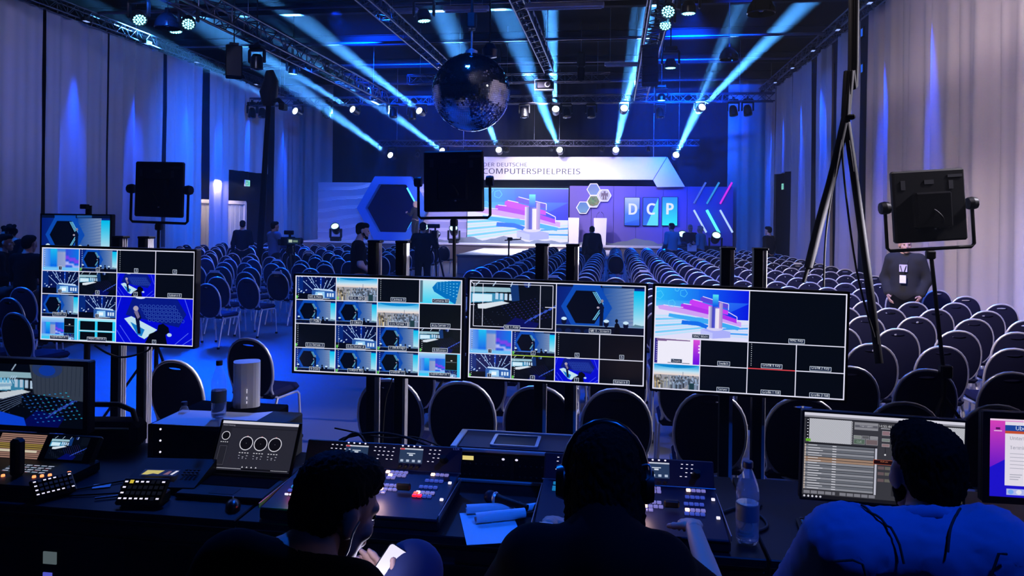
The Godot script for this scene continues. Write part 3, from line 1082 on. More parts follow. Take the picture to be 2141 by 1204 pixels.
# ---------------------------------------------------------------- rigging under the ceiling
func truss(called_label: String, a: Vector3, b: Vector3, s: float, r := 0.024) -> Node3D:
	var t := thing("lighting_truss", called_label, "truss", (a + b) / 2)
	var d := (b - a).normalized()
	var side := d.cross(UP).normalized()
	var c := [side * s / 2 + UP * s / 2, -side * s / 2 + UP * s / 2, -side * s / 2 - UP * s / 2, side * s / 2 - UP * s / 2]
	var half := (b - a) / 2
	for o in c: put("chord", MB.new().bar(o - half, o + half, r, 8), M.truss, t)
	var mb := MB.new()
	var L := (b - a).length()
	var n := int(L / (s * 1.05))
	for i in n:
		var p := -half + d * (L * i / n)
		var q := -half + d * (L * (i + 1) / n)
		for k in 4:
			var e: Vector3 = c[k]
			var f: Vector3 = c[(k + 1) % 4]
			mb.bar((e if i % 2 else f) + p, (f if i % 2 else e) + q, r * 0.5, 5)
		if i % 3 == 0:
			for k in 4: mb.bar(c[k] + p, c[(k + 1) % 4] + p, r * 0.5, 5)
	var o := put("lattice", mb, M.truss, t)
	o.set_meta("kind", "stuff")
	for e in [0.06, 0.5, 0.94]:
		var p: Vector3 = -half + (b - a) * e
		put("hanger", MB.new().bar(p + UP * s * 0.5, Vector3(p.x, 8.29 - t.position.y, p.z), 0.008, 5), M.steel, t)
	return t


func moving_head(label: String, hang: Vector3, aim: Vector3, lit := 0, size := 1.0, upright := false) -> Node3D:
	# hang: where the lens is; the base sits above it (below it when upright)
	var up := -1.0 if upright else 1.0
	var t := thing("moving_head_light", label, "spotlight", hang, 0, "moving heads on the trusses" if not upright else "moving heads on the stage floor")
	var k := size
	var dir := (aim - hang).normalized()
	var base := MB.new().box(Vector3(0, up * 0.36 * k, 0), Vector3(0.32, 0.1, 0.26) * k, 0.02)
	put("base", base, M.black, t)
	if not upright:
		put("clamp", MB.new().box(Vector3(0, 0.45 * k, 0), Vector3(0.08, 0.1, 0.06) * k, 0.01), M.black, t)
	var yoke := MB.new()
	yoke.box(Vector3(0, up * 0.29 * k, 0), Vector3(0.4, 0.06, 0.13) * k, 0.02)
	for s in [-1.0, 1.0]: yoke.box(Vector3(s * 0.19 * k, up * 0.14 * k, 0), Vector3(0.05, 0.32, 0.12) * k, 0.02)
	put("yoke", yoke, M.black, t)
	var head := MB.new().lathe([Vector2(0, -0.2), Vector2(0.09, -0.19), Vector2(0.13, -0.12), Vector2(0.145, 0.0), Vector2(0.15, 0.12), Vector2(0.15, 0.17), Vector2(0.135, 0.175), Vector2(0.125, 0.15), Vector2(0, 0.15)].map(func(e): return e * k), 20)
	var turn := Quaternion(UP, dir).get_euler() if dir.dot(UP) > -0.999 else Vector3(PI, 0, 0)
	put("head", head, M.black_shiny, t, Vector3.ZERO, turn)
	var lens: Material = [M.lens_dark, M.lens_beam, M.lens_stage, M.lens_cyan][lit]
	put("lens", MB.new().lathe([Vector2(0.124, 0.0), Vector2(0.09, 0.03), Vector2(0.05, 0.042), Vector2(0, 0.046)].map(func(e): return e * k), 18), lens, t, dir * 0.152 * k, turn)
	return t


func wash_light(label: String, at: Vector3, aim: Vector3, c: Color, e: float) -> void:
	# a head whose face is a ring of small cyan-lit lenses
	var t := thing("led_wash_light", label, "spotlight", at, 0, "led wash lights on the trusses")
	var dir := (aim - at).normalized()
	var turn := Quaternion(UP, dir).get_euler() if dir.dot(UP) > -0.999 else Vector3(PI, 0, 0)
	put("base", MB.new().box(Vector3(0, 0.36, 0), Vector3(0.3, 0.1, 0.24), 0.02), M.black, t)
	var yoke := MB.new().box(Vector3(0, 0.29, 0), Vector3(0.42, 0.05, 0.12), 0.02)
	for s in [-1.0, 1.0]: yoke.box(Vector3(s * 0.2, 0.14, 0), Vector3(0.045, 0.3, 0.11), 0.02)
	put("yoke", yoke, M.black, t)
	put("hanger", MB.new().bar(Vector3(0, 0.38, 0), Vector3(0, 8.28 - at.y, 0), 0.016), M.black, t)
	put("head", MB.new().lathe([Vector2(0, -0.14), Vector2(0.1, -0.12), Vector2(0.135, -0.03), Vector2(0.14, 0.09), Vector2(0.13, 0.1), Vector2(0.125, 0.085), Vector2(0, 0.085)], 20), M.black_shiny, t, Vector3.ZERO, turn)
	var cell := MB.new().lathe([Vector2(0.02, 0.0), Vector2(0.015, 0.01), Vector2(0, 0.016)], 10).done()
	var b := Basis.from_euler(turn)
	for ring in [[0.0, 1], [0.05, 6], [0.098, 12]]:
		for i in ring[1]:
			var a: float = TAU * i / ring[1]
			put("led_lens", cell, M.lens_cyan, t, b * Vector3(cos(a) * ring[0], 0.087, sin(a) * ring[0]), turn)
	spot(at + dir * 0.14, aim, c, e * 10.0, 13.0, 0.12, 0.8)


func rig() -> void:
	truss("wide lighting truss running forward from the left side over the left block", Vector3(-8.6, 6.3, -6.0), Vector3(-8.6, 6.3, -26.75), 0.42, 0.03)
	truss("wide lighting truss running forward to the right of the mirror ball", Vector3(0.85, 6.3, -6.0), Vector3(0.85, 6.3, -26.4), 0.42, 0.03)
	truss("slim bright truss running forward left of the mirror ball", Vector3(-4.85, 6.2, -6.0), Vector3(-4.85, 6.2, -23.7), 0.26, 0.022)
	truss("slim truss running forward just right of the mirror ball", Vector3(-1.9, 6.2, -10.6), Vector3(-1.9, 6.2, -21.0), 0.26, 0.022)
	truss("long cross truss carrying the upper row of beam lights", Vector3(-14.0, 6.25, -27.0), Vector3(5.5, 6.25, -27.0), 0.28, 0.022)
	truss("short cross truss seen behind the mirror ball", Vector3(-7.0, 6.55, -24.4), Vector3(-0.2, 6.55, -24.4), 0.28, 0.022)
	truss("low cross truss above the white sign with the lower beam lights", Vector3(-10.2, 5.05, -31.05), Vector3(3.4, 5.05, -31.05), 0.24, 0.02)
	truss("narrow track truss along the top of the right curtains", Vector3(6.05, 7.25, -3.0), Vector3(6.05, 7.25, -32.0), 0.3, 0.022)
	truss("narrow track truss along the top of the left curtains", Vector3(-14.35, 7.25, -9.0), Vector3(-14.35, 7.25, -32.0), 0.3, 0.022)
	# beam heads
	var n := 0
	for b in beam_heads:
		n += 1
		moving_head("lit beam light, %s from the left in the %s row above the stage" % [ORD[(n - 1) % 6], "upper" if n <= 6 else "lower"], b[0], b[1], 1)
	n = 0
	for p in [Vector3(-13.968, 5.838, -27), Vector3(-13.556, 5.835, -27), Vector3(-10.942, 5.817, -27), Vector3(-8.319, 5.798, -27), Vector3(-7.576, 5.721, -27), Vector3(-3.34, 5.763, -27), Vector3(-1.775, 5.751, -27), Vector3(-0.889, 5.745, -27), Vector3(1.569, 5.728, -27), Vector3(4.114, 5.777, -27), Vector3(4.605, 5.79, -27)]:
		n += 1
		moving_head("unlit moving head, %s from the left under the long cross truss" % ORD[n - 1], p, p + Vector3(0.1, -1, 0.25))
	n = 0
	for p in [Vector3(-8.443, 4.546, -31), Vector3(-6.304, 4.67, -31), Vector3(-4.551, 4.772, -31), Vector3(-2.663, 4.832, -31), Vector3(-0.567, 4.811, -31), Vector3(1.354, 4.81, -31)]:
		n += 1
		moving_head("small front lamp, %s from the left on the low truss over the sign" % ORD[n - 1], p, p + Vector3(0, -1, 0.8), 0, 0.6)
	var dm := moving_head("dark moving head hanging on the left truss beside the loudspeaker", Vector3(-8.687, 5.634, -17), Vector3(-8.672, 4.467, -17))
	put("hanger", MB.new().bar(Vector3(0, 0.45, 0), Vector3(0, 8.28 - dm.position.y, 0), 0.016), M.black, dm)
	# wash lights with cyan faces
	var wl := [["beside the bell lamp at the left truss, larger one", Vector3(-9.047, 5.666, -13), Vector3(-8.105, 4.369, -12.2), 14.0], ["between bell lamp and left truss, facing down", Vector3(-9.561, 5.985, -15), Vector3(-9.398, 4.707, -15), 14.0], ["close under the left truss, tilted to the left", Vector3(-8.642, 5.826, -14), Vector3(-8.034, 4.79, -13), 24.0],
		["above the mirror ball between the slim trusses", Vector3(-3.723, 5.82, -14), Vector3(-3.647, 5.112, -14), 30.0], ["low behind the crane head on the left truss", Vector3(-9.574, 6.224, -21), Vector3(-9.737, 3.62, -21), 50.0], ["highest right of the right truss", Vector3(1.312, 5.835, -14), Vector3(1.341, 4.932, -14), 34.0],
		["at the right truss, highest one, seen edge on", Vector3(0.948, 5.827, -14), Vector3(0.741, 4.975, -13), 6.0], ["at the right truss below the edge-on one", Vector3(1.017, 6.098, -16), Vector3(0.954, 4.963, -15), 10.0], ["right of the black loudspeaker column", Vector3(1.279, 5.631, -18), Vector3(1.324, 3.736, -18), 46.0], ["below the loudspeaker column at the cross truss", Vector3(1.494, 5.956, -25), Vector3(1.457, 2.524, -25), 60.0]]
	for w in wl: wash_light("wash light with glowing cyan cells " + w[0], w[1], w[2], DEEP, w[3])
	# bell lamps of the hall
	var bell := MB.new().lathe([Vector2(0.24, 0.0), Vector2(0.255, 0.02), Vector2(0.24, 0.12), Vector2(0.19, 0.22), Vector2(0.11, 0.3), Vector2(0.06, 0.33), Vector2(0.05, 0.42), Vector2(0, 0.43)], 24).done()
	var k := 0
	for p in [[Vector3(-9.102, 5.701, -14), "by the cyan wash lights at the left truss"], [Vector3(2.604, 5.696, -14), "high on the right under the ceiling"], [Vector3(2.922, 6.129, -20), "right of the black loudspeaker column"]]:
		var t := thing("bell_lamp", "unlit glossy bell shaped hall lamp " + p[1], "lamp", p[0])
		put("shade", bell, M.bell, t)
		put("rod", MB.new().bar(Vector3(0, 0.42, 0), Vector3(0, 8.28 - p[0].y, 0), 0.008), M.black, t)
		put("bulb", MB.new().ball(Vector3(0, 0.1, 0), Vector3.ONE * 0.06, 10, 6), M.white, t)
	# loudspeakers
	var at: Vector3 = Vector3(-8.737, 5.427, -16)
	var t := thing("hanging_loudspeaker", "black box loudspeaker hanging left of the left truss", "loudspeaker", at, 0.5)
	put("cabinet", MB.new().box(Vector3.ZERO, Vector3(0.36, 0.72, 0.4), 0.02), M.black_matt, t)
	put("bracket", MB.new().box(Vector3(0, 0.4, 0), Vector3(0.2, 0.1, 0.06)), M.black, t)
	put("hanger", MB.new().bar(Vector3(0, 0.42, 0), Vector3(0, 8.28 - at.y, 0), 0.016), M.black, t)
	put("grille", MB.new().box(Vector3(0, 0, 0.203), Vector3(0.32, 0.68, 0.008)), M.black, t)
	at = Vector3(0.752, 5.369, -17)
	t = thing("loudspeaker_column", "tall black loudspeaker column hanging from the right truss", "loudspeaker", at)
	for i in 4:
		put("cabinet", MB.new().box(Vector3(0, 0.3 - i * 0.21, i * 0.02), Vector3(0.36, 0.2, 0.32), 0.02), M.black_matt, t, Vector3.ZERO, Vector3(-0.03 * i, 0, 0))
	put("flying_frame", MB.new().box(Vector3(0, 0.44, 0), Vector3(0.4, 0.06, 0.3)), M.black, t)
	put("hanger", MB.new().bar(Vector3(0, 0.45, 0), Vector3(0, 6.12 - at.y, 0), 0.012), M.steel, t)
	# ceiling: girders, hangers, pipes, battens
	k = 0
	for q in [[-7.0, 7.9, 0.34], [-12.0, 7.9, 0.34], [-16.5, 7.9, 0.34], [-20.4, 7.9, 0.34], [-24.4, 7.9, 0.34], [-28.2, 7.9, 0.34], [-31.6, 7.9, 0.34]]:
		k += 1
		var g := MB.new()
		g.box(Vector3(-5, q[1] + 0.17, q[0]), Vector3(24.6, 0.02, 0.2))
		g.box(Vector3(-5, q[1], q[0]), Vector3(24.6, 0.34, 0.02))
		g.box(Vector3(-5, q[1] - 0.17, q[0]), Vector3(24.6, 0.02, 0.2))
		struct("trim_%d" % k, g, M.girder, "steel ceiling girder across the hall")
	var pipe_at := [[-14.2, 7.2], [-18.4, 7.35], [-22.2, 7.3], [-26.2, 7.45], [-29.8, 7.4]]
	k = 0
	for q in pipe_at:
		k += 1
		one("ceiling_pipe", MB.new().bar(Vector3(-14.0, q[1], q[0]), Vector3(5.9, q[1], q[0]), 0.045, 8), M.truss, "thin dark pipe crossing under the ceiling, %s from the camera" % ORD[k - 1], "pipe")
	k = 0
	for p in [[Vector3(-0.99, 5.951, -14), 1.5, "at the top edge right of the mirror ball"], [Vector3(0.197, 6.472, -22), 1.1, "left of the loudspeaker column"], [Vector3(-2.881, 5.946, -14), 0.9, "above the mirror ball"], [Vector3(-4.727, 6.513, -16), 0.7, "left of the wash light above the mirror ball"]]:
		t = thing("ceiling_batten", "unlit white strip lamp on the ceiling " + p[2], "lamp", p[0])
		put("housing", MB.new().box(Vector3.ZERO, Vector3(p[1], 0.09, 0.16), 0.015), M.white, t)
		put("tube", MB.new().bar(Vector3(-p[1] / 2 + 0.05, -0.06, 0), Vector3(p[1] / 2 - 0.05, -0.06, 0), 0.018, 8), M.white, t)
		for s in [-1.0, 1.0]: put("hanger", MB.new().bar(Vector3(s * p[1] * 0.35, 0.04, 0), Vector3(s * p[1] * 0.35, 8.28 - p[0].y, 0), 0.006, 5), M.steel, t)
	# chain hoist between the slim trusses
	at = Vector3(-1.125, 7.002, -23.8)
	t = thing("chain_hoist", "black chain hoist above the cross truss right of the mirror ball", "hoist", at)
	put("motor", MB.new().box(Vector3.ZERO, Vector3(0.26, 0.5, 0.22), 0.05), M.black, t)
	put("chain", MB.new().bar(Vector3(0, 0.25, 0), Vector3(0, 8.25 - at.y, 0), 0.012), M.steel, t)
	put("bag", MB.new().lathe([Vector2(0, -0.7), Vector2(0.1, -0.66), Vector2(0.12, -0.4), Vector2(0.1, -0.25)], 12), M.black_matt, t)
	# video projector hanging behind the ball
	at = Vector3(-2.194, 6.029, -23)
	t = thing("video_projector", "dark video projector with pale frame right of the mirror ball", "projector", at)
	put("body", MB.new().box(Vector3.ZERO, Vector3(0.5, 0.24, 0.5), 0.03), M.black, t)
	put("lens_ring", MB.new().lathe([Vector2(0.09, 0.0), Vector2(0.09, 0.08), Vector2(0.06, 0.08)], 16), M.black_shiny, t, Vector3(0.1, 0, 0.25), Vector3(PI / 2, 0, 0))
	put("hanger", MB.new().bar(Vector3(0, 0.1, 0), Vector3(0, 8.28 - at.y, 0), 0.02), M.black, t)
	put("cage", MB.new().tube([Vector3(-0.3, -0.16, 0.28), Vector3(0.3, -0.16, 0.28), Vector3(0.3, 0.16, 0.28), Vector3(-0.3, 0.16, 0.28)], 0.015, 6, true), M.alu, t)
	# small hooded lamps on the curtain tracks
	k = 0
	for z in [-15.0, -18.1, -20.7, -23.4, -25.5, -27.6, -30.8]:
		k += 1
		curtain_lamp("small lamp shining blue down the left curtains, %s from the camera" % ORD[k - 1], Vector3(-14.12, 7.1, z))
	k = 0
	for z in [-11.5, -15.6, -18.3, -20.8, -23.3, -25.9, -28.6, -31.0]:
		k += 1
		curtain_lamp("small lamp shining blue down the right curtains, %s from the camera" % ORD[k - 1], Vector3(5.86, 7.1, z))
	mirror_ball()
	crane()


func curtain_lamp(label: String, at: Vector3) -> void:
	var t := thing("curtain_lamp", label, "lamp", at, 0, "small lamps on the curtain tracks")
	put("body", MB.new().box(Vector3.ZERO, Vector3(0.16, 0.1, 0.3), 0.02), M.black, t)
	put("face", MB.new().box(Vector3(0, -0.054, 0), Vector3(0.09, 0.008, 0.16)), M.lens_pale, t)


func mirror_ball() -> void:
	var at: Vector3 = Vector3(-1.858, 3.548, -9.4)
	var R := 0.505
	var t := thing("mirror_ball", "big mirror ball hanging in the middle of the hall", "mirror ball", at)
	var mb := MB.new()
	var r := RandomNumberGenerator.new()
	r.seed = 3
	var rows := 64
	for i in rows:
		var a0 := PI * i / rows - PI / 2
		var a1 := PI * (i + 0.93) / rows - PI / 2
		var n := maxi(6, int(TAU * R * cos((a0 + a1) / 2) / 0.025))
		for k in n:
			var b0 := TAU * k / n
			var b1 := TAU * (k + 0.93) / n
			var q := []
			for e in [[a0, b0], [a0, b1], [a1, b1], [a1, b0]]: q.append(Vector3(cos(e[0]) * cos(e[1]), sin(e[0]), cos(e[0]) * sin(e[1])) * R)
			var nn: Vector3 = (q[0] + q[1] + q[2] + q[3]).normalized()
			nn = (nn + Vector3(r.randf_range(-1, 1), r.randf_range(-1, 1), r.randf_range(-1, 1)) * 0.03).normalized()
			mb.tri(q[0], q[1], q[2], nn, nn, nn)
			mb.tri(q[0], q[2], q[3], nn, nn, nn)
	put("core", MB.new().ball(Vector3.ZERO, Vector3.ONE * (R - 0.006), 32, 18), M.black_matt, t)
	var o := put("mirror_tile", mb, M.mirror, t)
	o.set_meta("kind", "stuff")
	put("cap", MB.new().lathe([Vector2(0.08, R - 0.01), Vector2(0.08, R + 0.03), Vector2(0.02, R + 0.06), Vector2(0, R + 0.06)], 16), M.steel, t)
	put("motor", MB.new().box(Vector3(0, R + 0.42, 0), Vector3(0.12, 0.2, 0.12), 0.02), M.black, t)
	put("chain", MB.new().bar(Vector3(0, R + 0.05, 0), Vector3(0, R + 0.34, 0), 0.014), M.steel, t)
	put("rope", MB.new().bar(Vector3(0, R + 0.5, 0), Vector3(0, 8.28 - at.y, 0), 0.02), M.black, t)
	put("shackle", MB.new().tube([Vector3(-0.04, R + 0.3, 0), Vector3(0.04, R + 0.3, 0), Vector3(0.04, R + 0.36, 0), Vector3(-0.04, R + 0.36, 0)], 0.008, 6, true), M.steel, t)
	at = Vector3(-1.758, 4.257, -10.2)
	t = thing("ball_pin_spot", "small round black lamp just behind the top of the mirror ball", "lamp", at)
	put("can", MB.new().lathe([Vector2(0, -0.1), Vector2(0.1, -0.08), Vector2(0.11, 0.02), Vector2(0.06, 0.1), Vector2(0, 0.11)], 16), M.black_shiny, t)
	put("rod", MB.new().bar(Vector3(0, 0.1, 0), Vector3(0, 8.28 - at.y, 0), 0.012), M.black, t)


func crane() -> void:
	# leaning camera crane at the left aisle
	var a: Vector3 = Vector3(-10.107, 0.934, -20)
	var b: Vector3 = Vector3(-8.366, 4.674, -17)
	a.y = 0.0
	var t := thing("camera_crane", "dark leaning camera crane mast rising before the left curtains", "crane", Vector3(a.x, 0, a.z))
	var off := -Vector3(a.x, 0, a.z)
	put("mast", MB.new().tube([a + off, a.lerp(b, 0.5) + off, b + off], [0.1, 0.075, 0.06], 8), M.black_matt, t)
	var h: Vector3 = b + off
	put("head", MB.new().tube([h + Vector3(0.0, -0.1, 0), h + Vector3(0.02, 0.2, 0.05), h + Vector3(0.1, 0.5, 0.1), h + Vector3(0.06, 0.72, 0.1)], [0.15, 0.22, 0.17, 0.1], 10), M.black, t)
	put("arm", MB.new().tube([h + Vector3(0.05, 0.0, 0), h + Vector3(0.3, 0.02, 0.1), h + Vector3(0.42, -0.1, 0.15)], [0.06, 0.05, 0.07], 8), M.black_matt, t)
	put("camera", MB.new().box(h + Vector3(0.44, -0.16, 0.15), Vector3(0.14, 0.16, 0.24), 0.02), M.black, t)
	put("base", MB.new().box(Vector3(0, 0.1, 0), Vector3(0.7, 0.2, 0.7), 0.03), M.black_matt, t)
	put("weight", MB.new().box(Vector3(0, 0.32, 0.1), Vector3(0.3, 0.26, 0.3), 0.02), M.black, t)

# ---------------------------------------------------------------- the stage set at the far end
func letters(s: String, h: float, deep: float, bold := false) -> TextMesh:
	var f := SystemFont.new()
	f.font_names = PackedStringArray(["Droid Sans"])
	if bold: f.font_weight = 700
	var m := TextMesh.new()
	m.font = f
	m.text = s
	m.font_size = 64
	m.pixel_size = h / 46.0
	m.depth = deep
	m.curve_step = 2.0
	m.horizontal_alignment = HORIZONTAL_ALIGNMENT_LEFT
	m.vertical_alignment = VERTICAL_ALIGNMENT_BOTTOM
	return m


func fit_letters(t: Node3D, s: String, m: Material, at: Vector3, right: float, tall := 0.78) -> void:
	# letters from at (left end of the base line) as wide as up to x = right
	var tm := letters(s, 1.0, 0.02)
	var bb := tm.get_aabb()
	tm.pixel_size *= (right - at.x) / bb.size.x
	bb = tm.get_aabb()
	put("lettering", tm, m, t, at - Vector3(bb.position.x, bb.position.y * tall, 0)).scale.y = tall


func wave_panel(w: float, h: float, seed_: float, bend: float) -> MB:
	# embossed wall: shallow wavy ridges, in x,y from the lower left corner, front towards +z
	var mb := MB.new()
	var nx := 26
	var ny := 84
	var f := func(x: float, y: float) -> Vector3:
		var s: float = y * 14.0 + sin(x * 1.1 + seed_) * 1.6 + sin(x * 2.3 + y * 1.2 + seed_) * 0.8 + x * bend
		return Vector3(x, y, 0.1 * (absf(fmod(s / TAU + 100.0, 1.0) - 0.3) if fmod(s / TAU + 100.0, 1.0) > 0.3 else 0.3 - fmod(s / TAU + 100.0, 1.0)))
	for j in ny:
		for i in nx:
			var q := []
			for e in [[i, j], [i + 1, j], [i + 1, j + 1], [i, j + 1]]: q.append(f.call(w * e[0] / nx, h * e[1] / ny))
			var m := [(q[1] - q[0]).cross(q[3] - q[0]).normalized()]
			mb.tri(q[0], q[1], q[2], m[0], m[0], m[0])
			var m2: Vector3 = (q[2] - q[0]).cross(q[3] - q[0]).normalized()
			mb.tri(q[0], q[2], q[3], m2, m2, m2)
	mb.box(Vector3(w / 2, h / 2, -0.05), Vector3(w, h, 0.08))
	return mb


func ngon(cx: float, cy: float, r: float) -> PackedVector2Array:
	var p := PackedVector2Array()
	for i in 6: p.append(Vector2(cx + cos(TAU * i / 6) * r, cy + sin(TAU * i / 6) * r))
	return p


func neon(parent: Node3D, a: Vector3, b: Vector3, m: Material, called := "neon_tube", r := 0.035) -> void:
	put(called, MB.new().tube([a, b], r, 8), m, parent)


func flat_screen(parent: Node3D, w: float, h: float, m: Material, at := Vector3.ZERO, called := "screen") -> MeshInstance3D:
	var mb := MB.new()
	mb.quad(Vector3(-w / 2, h / 2, 0), Vector3(w / 2, h / 2, 0), Vector3(w / 2, -h / 2, 0), Vector3(-w / 2, -h / 2, 0), Vector3.BACK)
	return put(called, mb, m, parent, at)


func stage() -> void:
	mat("stage_white", Color(0.78, 0.76, 0.8), 0.55)
	mat("stage_grey", Color(0.36, 0.33, 0.36), 0.8)
	mat("set_wall", Color(0.36, 0.3, 0.56), 0.8)
	mat("set_pale", Color(0.66, 0.64, 0.72), 0.75)
	mat("set_dark", Color(0.1, 0.12, 0.22), 0.9)
	mat("sign_white", Color(0.85, 0.84, 0.88), 0.6)
	mat("ink", Color(0.04, 0.04, 0.09), 0.6)
	mat("ink_soft", Color(0.25, 0.25, 0.32), 0.6)
	mat("portal", Color(0.2, 0.42, 0.72), 0.6)
	mat("portal_inside", Color(0.02, 0.05, 0.22), 0.95, 0.0, {"metallic_specular": 0.1})
	mat("rock", Color(0.42, 0.44, 0.46), 0.95)
	glow("neon_cyan", Color(0.3, 0.95, 1.0), 2.0)
	glow("neon_white", Color(0.62, 0.72, 1.0), 1.5)
	glow("neon_soft", Color(0.3, 0.42, 0.9), 0.8)
	glow("neon_teal", Color(0.2, 0.6, 0.85), 0.9)
	glow("neon_magenta", Color(0.85, 0.16, 0.9), 1.0)
	var t: Node3D
	# deck, front board, step
	t = thing("stage_deck", "long low pale stage deck with a grey front board", "stage", Vector3(-5.7, 0, -31.4))
	put("deck_top", MB.new().box(Vector3(0, 0.77, 0), Vector3(15.4, 0.06, 2.9), 0.01), M.stage_white, t)
	put("front_board", MB.new().box(Vector3(0, 0.37, 1.38), Vector3(15.4, 0.74, 0.06)), M.stage_grey, t)
	for s in [-1.0, 1.0]: put("end_board", MB.new().box(Vector3(s * 7.66, 0.37, 0), Vector3(0.06, 0.74, 2.7)), M.stage_grey, t)
	t = thing("stage_step", "broad white runway step in front of the stage", "step", Vector3(-2.6, 0, -27.2))
	put("tread", MB.new().box(Vector3(0, 0.61, 0), Vector3(5.4, 0.06, 5.3), 0.01), M.stage_white, t)
	put("riser", MB.new().box(Vector3(0, 0.29, 0), Vector3(5.34, 0.58, 5.2)), M.stage_white, t)
	# wave walls left and right of the portal
	one("wave_wall", wave_panel(2.9, 2.6, 0.4, -1.5), M.set_pale, "pale set wall with embossed wave lines left of the hexagon portal", "set wall", Vector3(-13.4, 0.8, -32.2))
	one("wave_wall", wave_panel(2.3, 2.55, 2.0, 0.4), M.set_pale, "pale set wall with embossed wave lines between portal and big screen", "set wall", Vector3(-8.75, 0.8, -32.2))
	# hexagon portal
	var c: Vector3 = Vector3(-9.782, 2.043, -32)
	c.y = 2.24
	t = thing("hexagon_portal", "large blue hexagon portal with a dark opening and neon lines", "portal", c)
	put("frame", MB.new().prism(ngon(0, 0, 1.64), -0.1, 0.22, ngon(0, 0, 1.24)), M.portal, t)
	put("inner_rim", MB.new().prism(ngon(0, 0, 1.26), -0.1, 0.16, ngon(0, 0, 1.22)), M.portal, t)
	put("back_panel", MB.new().prism(ngon(0, 0, 1.3), -0.09, -0.05), M.portal_inside, t)
	for i in 2:
		var o := 0.07 * i
		neon(t, Vector3(0.62 + o, 0.92, 0.05), Vector3(1.1 + o, 0.1, 0.05), M.neon_cyan)
		neon(t, Vector3(1.13 + o * 0.6, -0.14, 0.05), Vector3(0.68 + o, -0.94, 0.05), M.neon_cyan)
	# big screen
	var a: Vector3 = Vector3(-6.445, 3.198, -32)
	var b: Vector3 = Vector3(-1.993, 0.767, -32)
	b.y = 0.84
	var tro := pic_trophy()
	t = thing("led_wall_screen", "big bright screen showing a trophy on purple and blue terraces", "screen", Vector3((a.x + b.x) / 2, (a.y + b.y) / 2, -32.1))
	put("cabinet", MB.new().box(Vector3(0, 0, -0.08), Vector3(b.x - a.x + 0.06, a.y - b.y + 0.06, 0.14), 0.01), M.black, t)
	flat_screen(t, b.x - a.x, a.y - b.y, screen_mat("trophy_screen", tro.im, 1.15), Vector3(0, 0, 0.004))
	area(Vector3((a.x + b.x) / 2, (a.y + b.y) / 2, -32.05), Vector3((a.x + b.x) / 2, 1.0, -20), Color(0.7, 0.78, 1.0), 26.0, b.x - a.x, a.y - b.y)
	# header over the screen, and the right set wall
	one("set_header", MB.new().box(Vector3(-2.1, 3.35, -32.95), Vector3(9.0, 0.5, 0.1)).box(Vector3(-6.5, 1.55, -32.95), Vector3(0.1, 3.1, 0.1)).box(Vector3(2.3, 1.55, -32.95), Vector3(0.1, 3.1, 0.1)), M.set_dark, "dark band between the white sign and the big screen", "set wall")
	t = thing("set_wall", "purple set wall with fine panel seams right of the big screen", "set wall", Vector3(-1.95, 0, -32.2))
	var x := 0.0
	for w in [0.95, 0.95, 0.95, 1.15, 1.0, 1.9]:
		put("wall_panel", MB.new().box(Vector3(x + w / 2, 2.06, 0), Vector3(w - 0.012, 2.5, 0.08), 0.006), M.set_wall, t)
		x += w
	# sign with folded right end
	var z := -31.75
	t = thing("white_sign", "long white sign lettered for a computer games prize, folded at its right end", "sign", Vector3(0, 0, z))
	put("sign_face", MB.new().prism(PackedVector2Array([Vector2(-7.524,4.532), Vector2(2.145,4.536), Vector2(1.582,3.572), Vector2(-7.511,3.528)]), -0.12, 0.0), M.sign_white, t)
	put("folded_end", MB.new().prism(PackedVector2Array([Vector2(2.174,4.536), Vector2(2.909,3.291), Vector2(1.764,3.264), Vector2(1.602,3.556)]), -0.16, -0.04), M.sign_white, t)
	for e in [-6.6, -2.4, 1.6]: put("hanger", MB.new().bar(Vector3(e, 4.5, -0.06), Vector3(e, 8.29, -0.06), 0.012, 5), M.steel, t)
	fit_letters(t, "DER DEUTSCHE", M.ink_soft, Vector3(-5.684, 4.111, 0.006), -3.774)
	fit_letters(t, "COMPUTERSPIELPREIS", M.ink, Vector3(-5.701, 3.787, 0.006), -1.482)
	# hexagon pictures
	var names := ["topmost plain pale blue", "white one with a small brown figure, right", "green leafy one in the middle", "lowest plain pale blue"]
	var i := 0
	for q in [Vector3(-0.911, 3.153, -32), Vector3(-0.438, 2.9, -32), Vector3(-0.905, 2.639, -32), Vector3(-1.353, 2.366, -32)]:
		t = thing("hexagon_picture", "hexagon picture on the purple wall: " + names[i], "picture", Vector3(q.x, q.y, -32.12))
		put("frame", MB.new().prism(ngon(0, 0, 0.3), 0.0, 0.09, ngon(0, 0, 0.265)), M.sign_white, t)
		var hp := Pic.new(128, 128, [rgb(110, 150, 225), rgb(205, 200, 220), rgb(120, 140, 70), rgb(100, 160, 235)][i])
		if i == 0: hp.grad(0, 0, 128, 128, rgb(90, 120, 215), rgb(130, 170, 235))
		if i == 3:
			hp.grad(0, 0, 128, 128, rgb(80, 140, 240), rgb(130, 185, 240))
			hp.rect(44, 112, 40, 4, rgb(20, 40, 90))
		if i == 1:
			for e in [[54, 20, 20, 22], [40, 40, 48, 26], [30, 36, 10, 40], [88, 36, 10, 40], [46, 66, 14, 34], [68, 66, 14, 34], [42, 98, 20, 8], [66, 98, 20, 8]]: hp.rect(e[0], e[1], e[2], e[3], rgb(110, 80, 100))
		if i == 2:
			for e in 70: hp.disc(rng.randf() * 128, rng.randf() * 128, 6 + rng.randf() * 8, 5 + rng.randf() * 6, rgb(70 + rng.randi() % 90, 100 + rng.randi() % 80, 30 + rng.randi() % 40))
			hp.poly([0, 128, 30, 104, 60, 112, 100, 100, 128, 128], rgb(210, 215, 220))
		var face := MB.new()
		var hx := ngon(0, 0, 0.27)
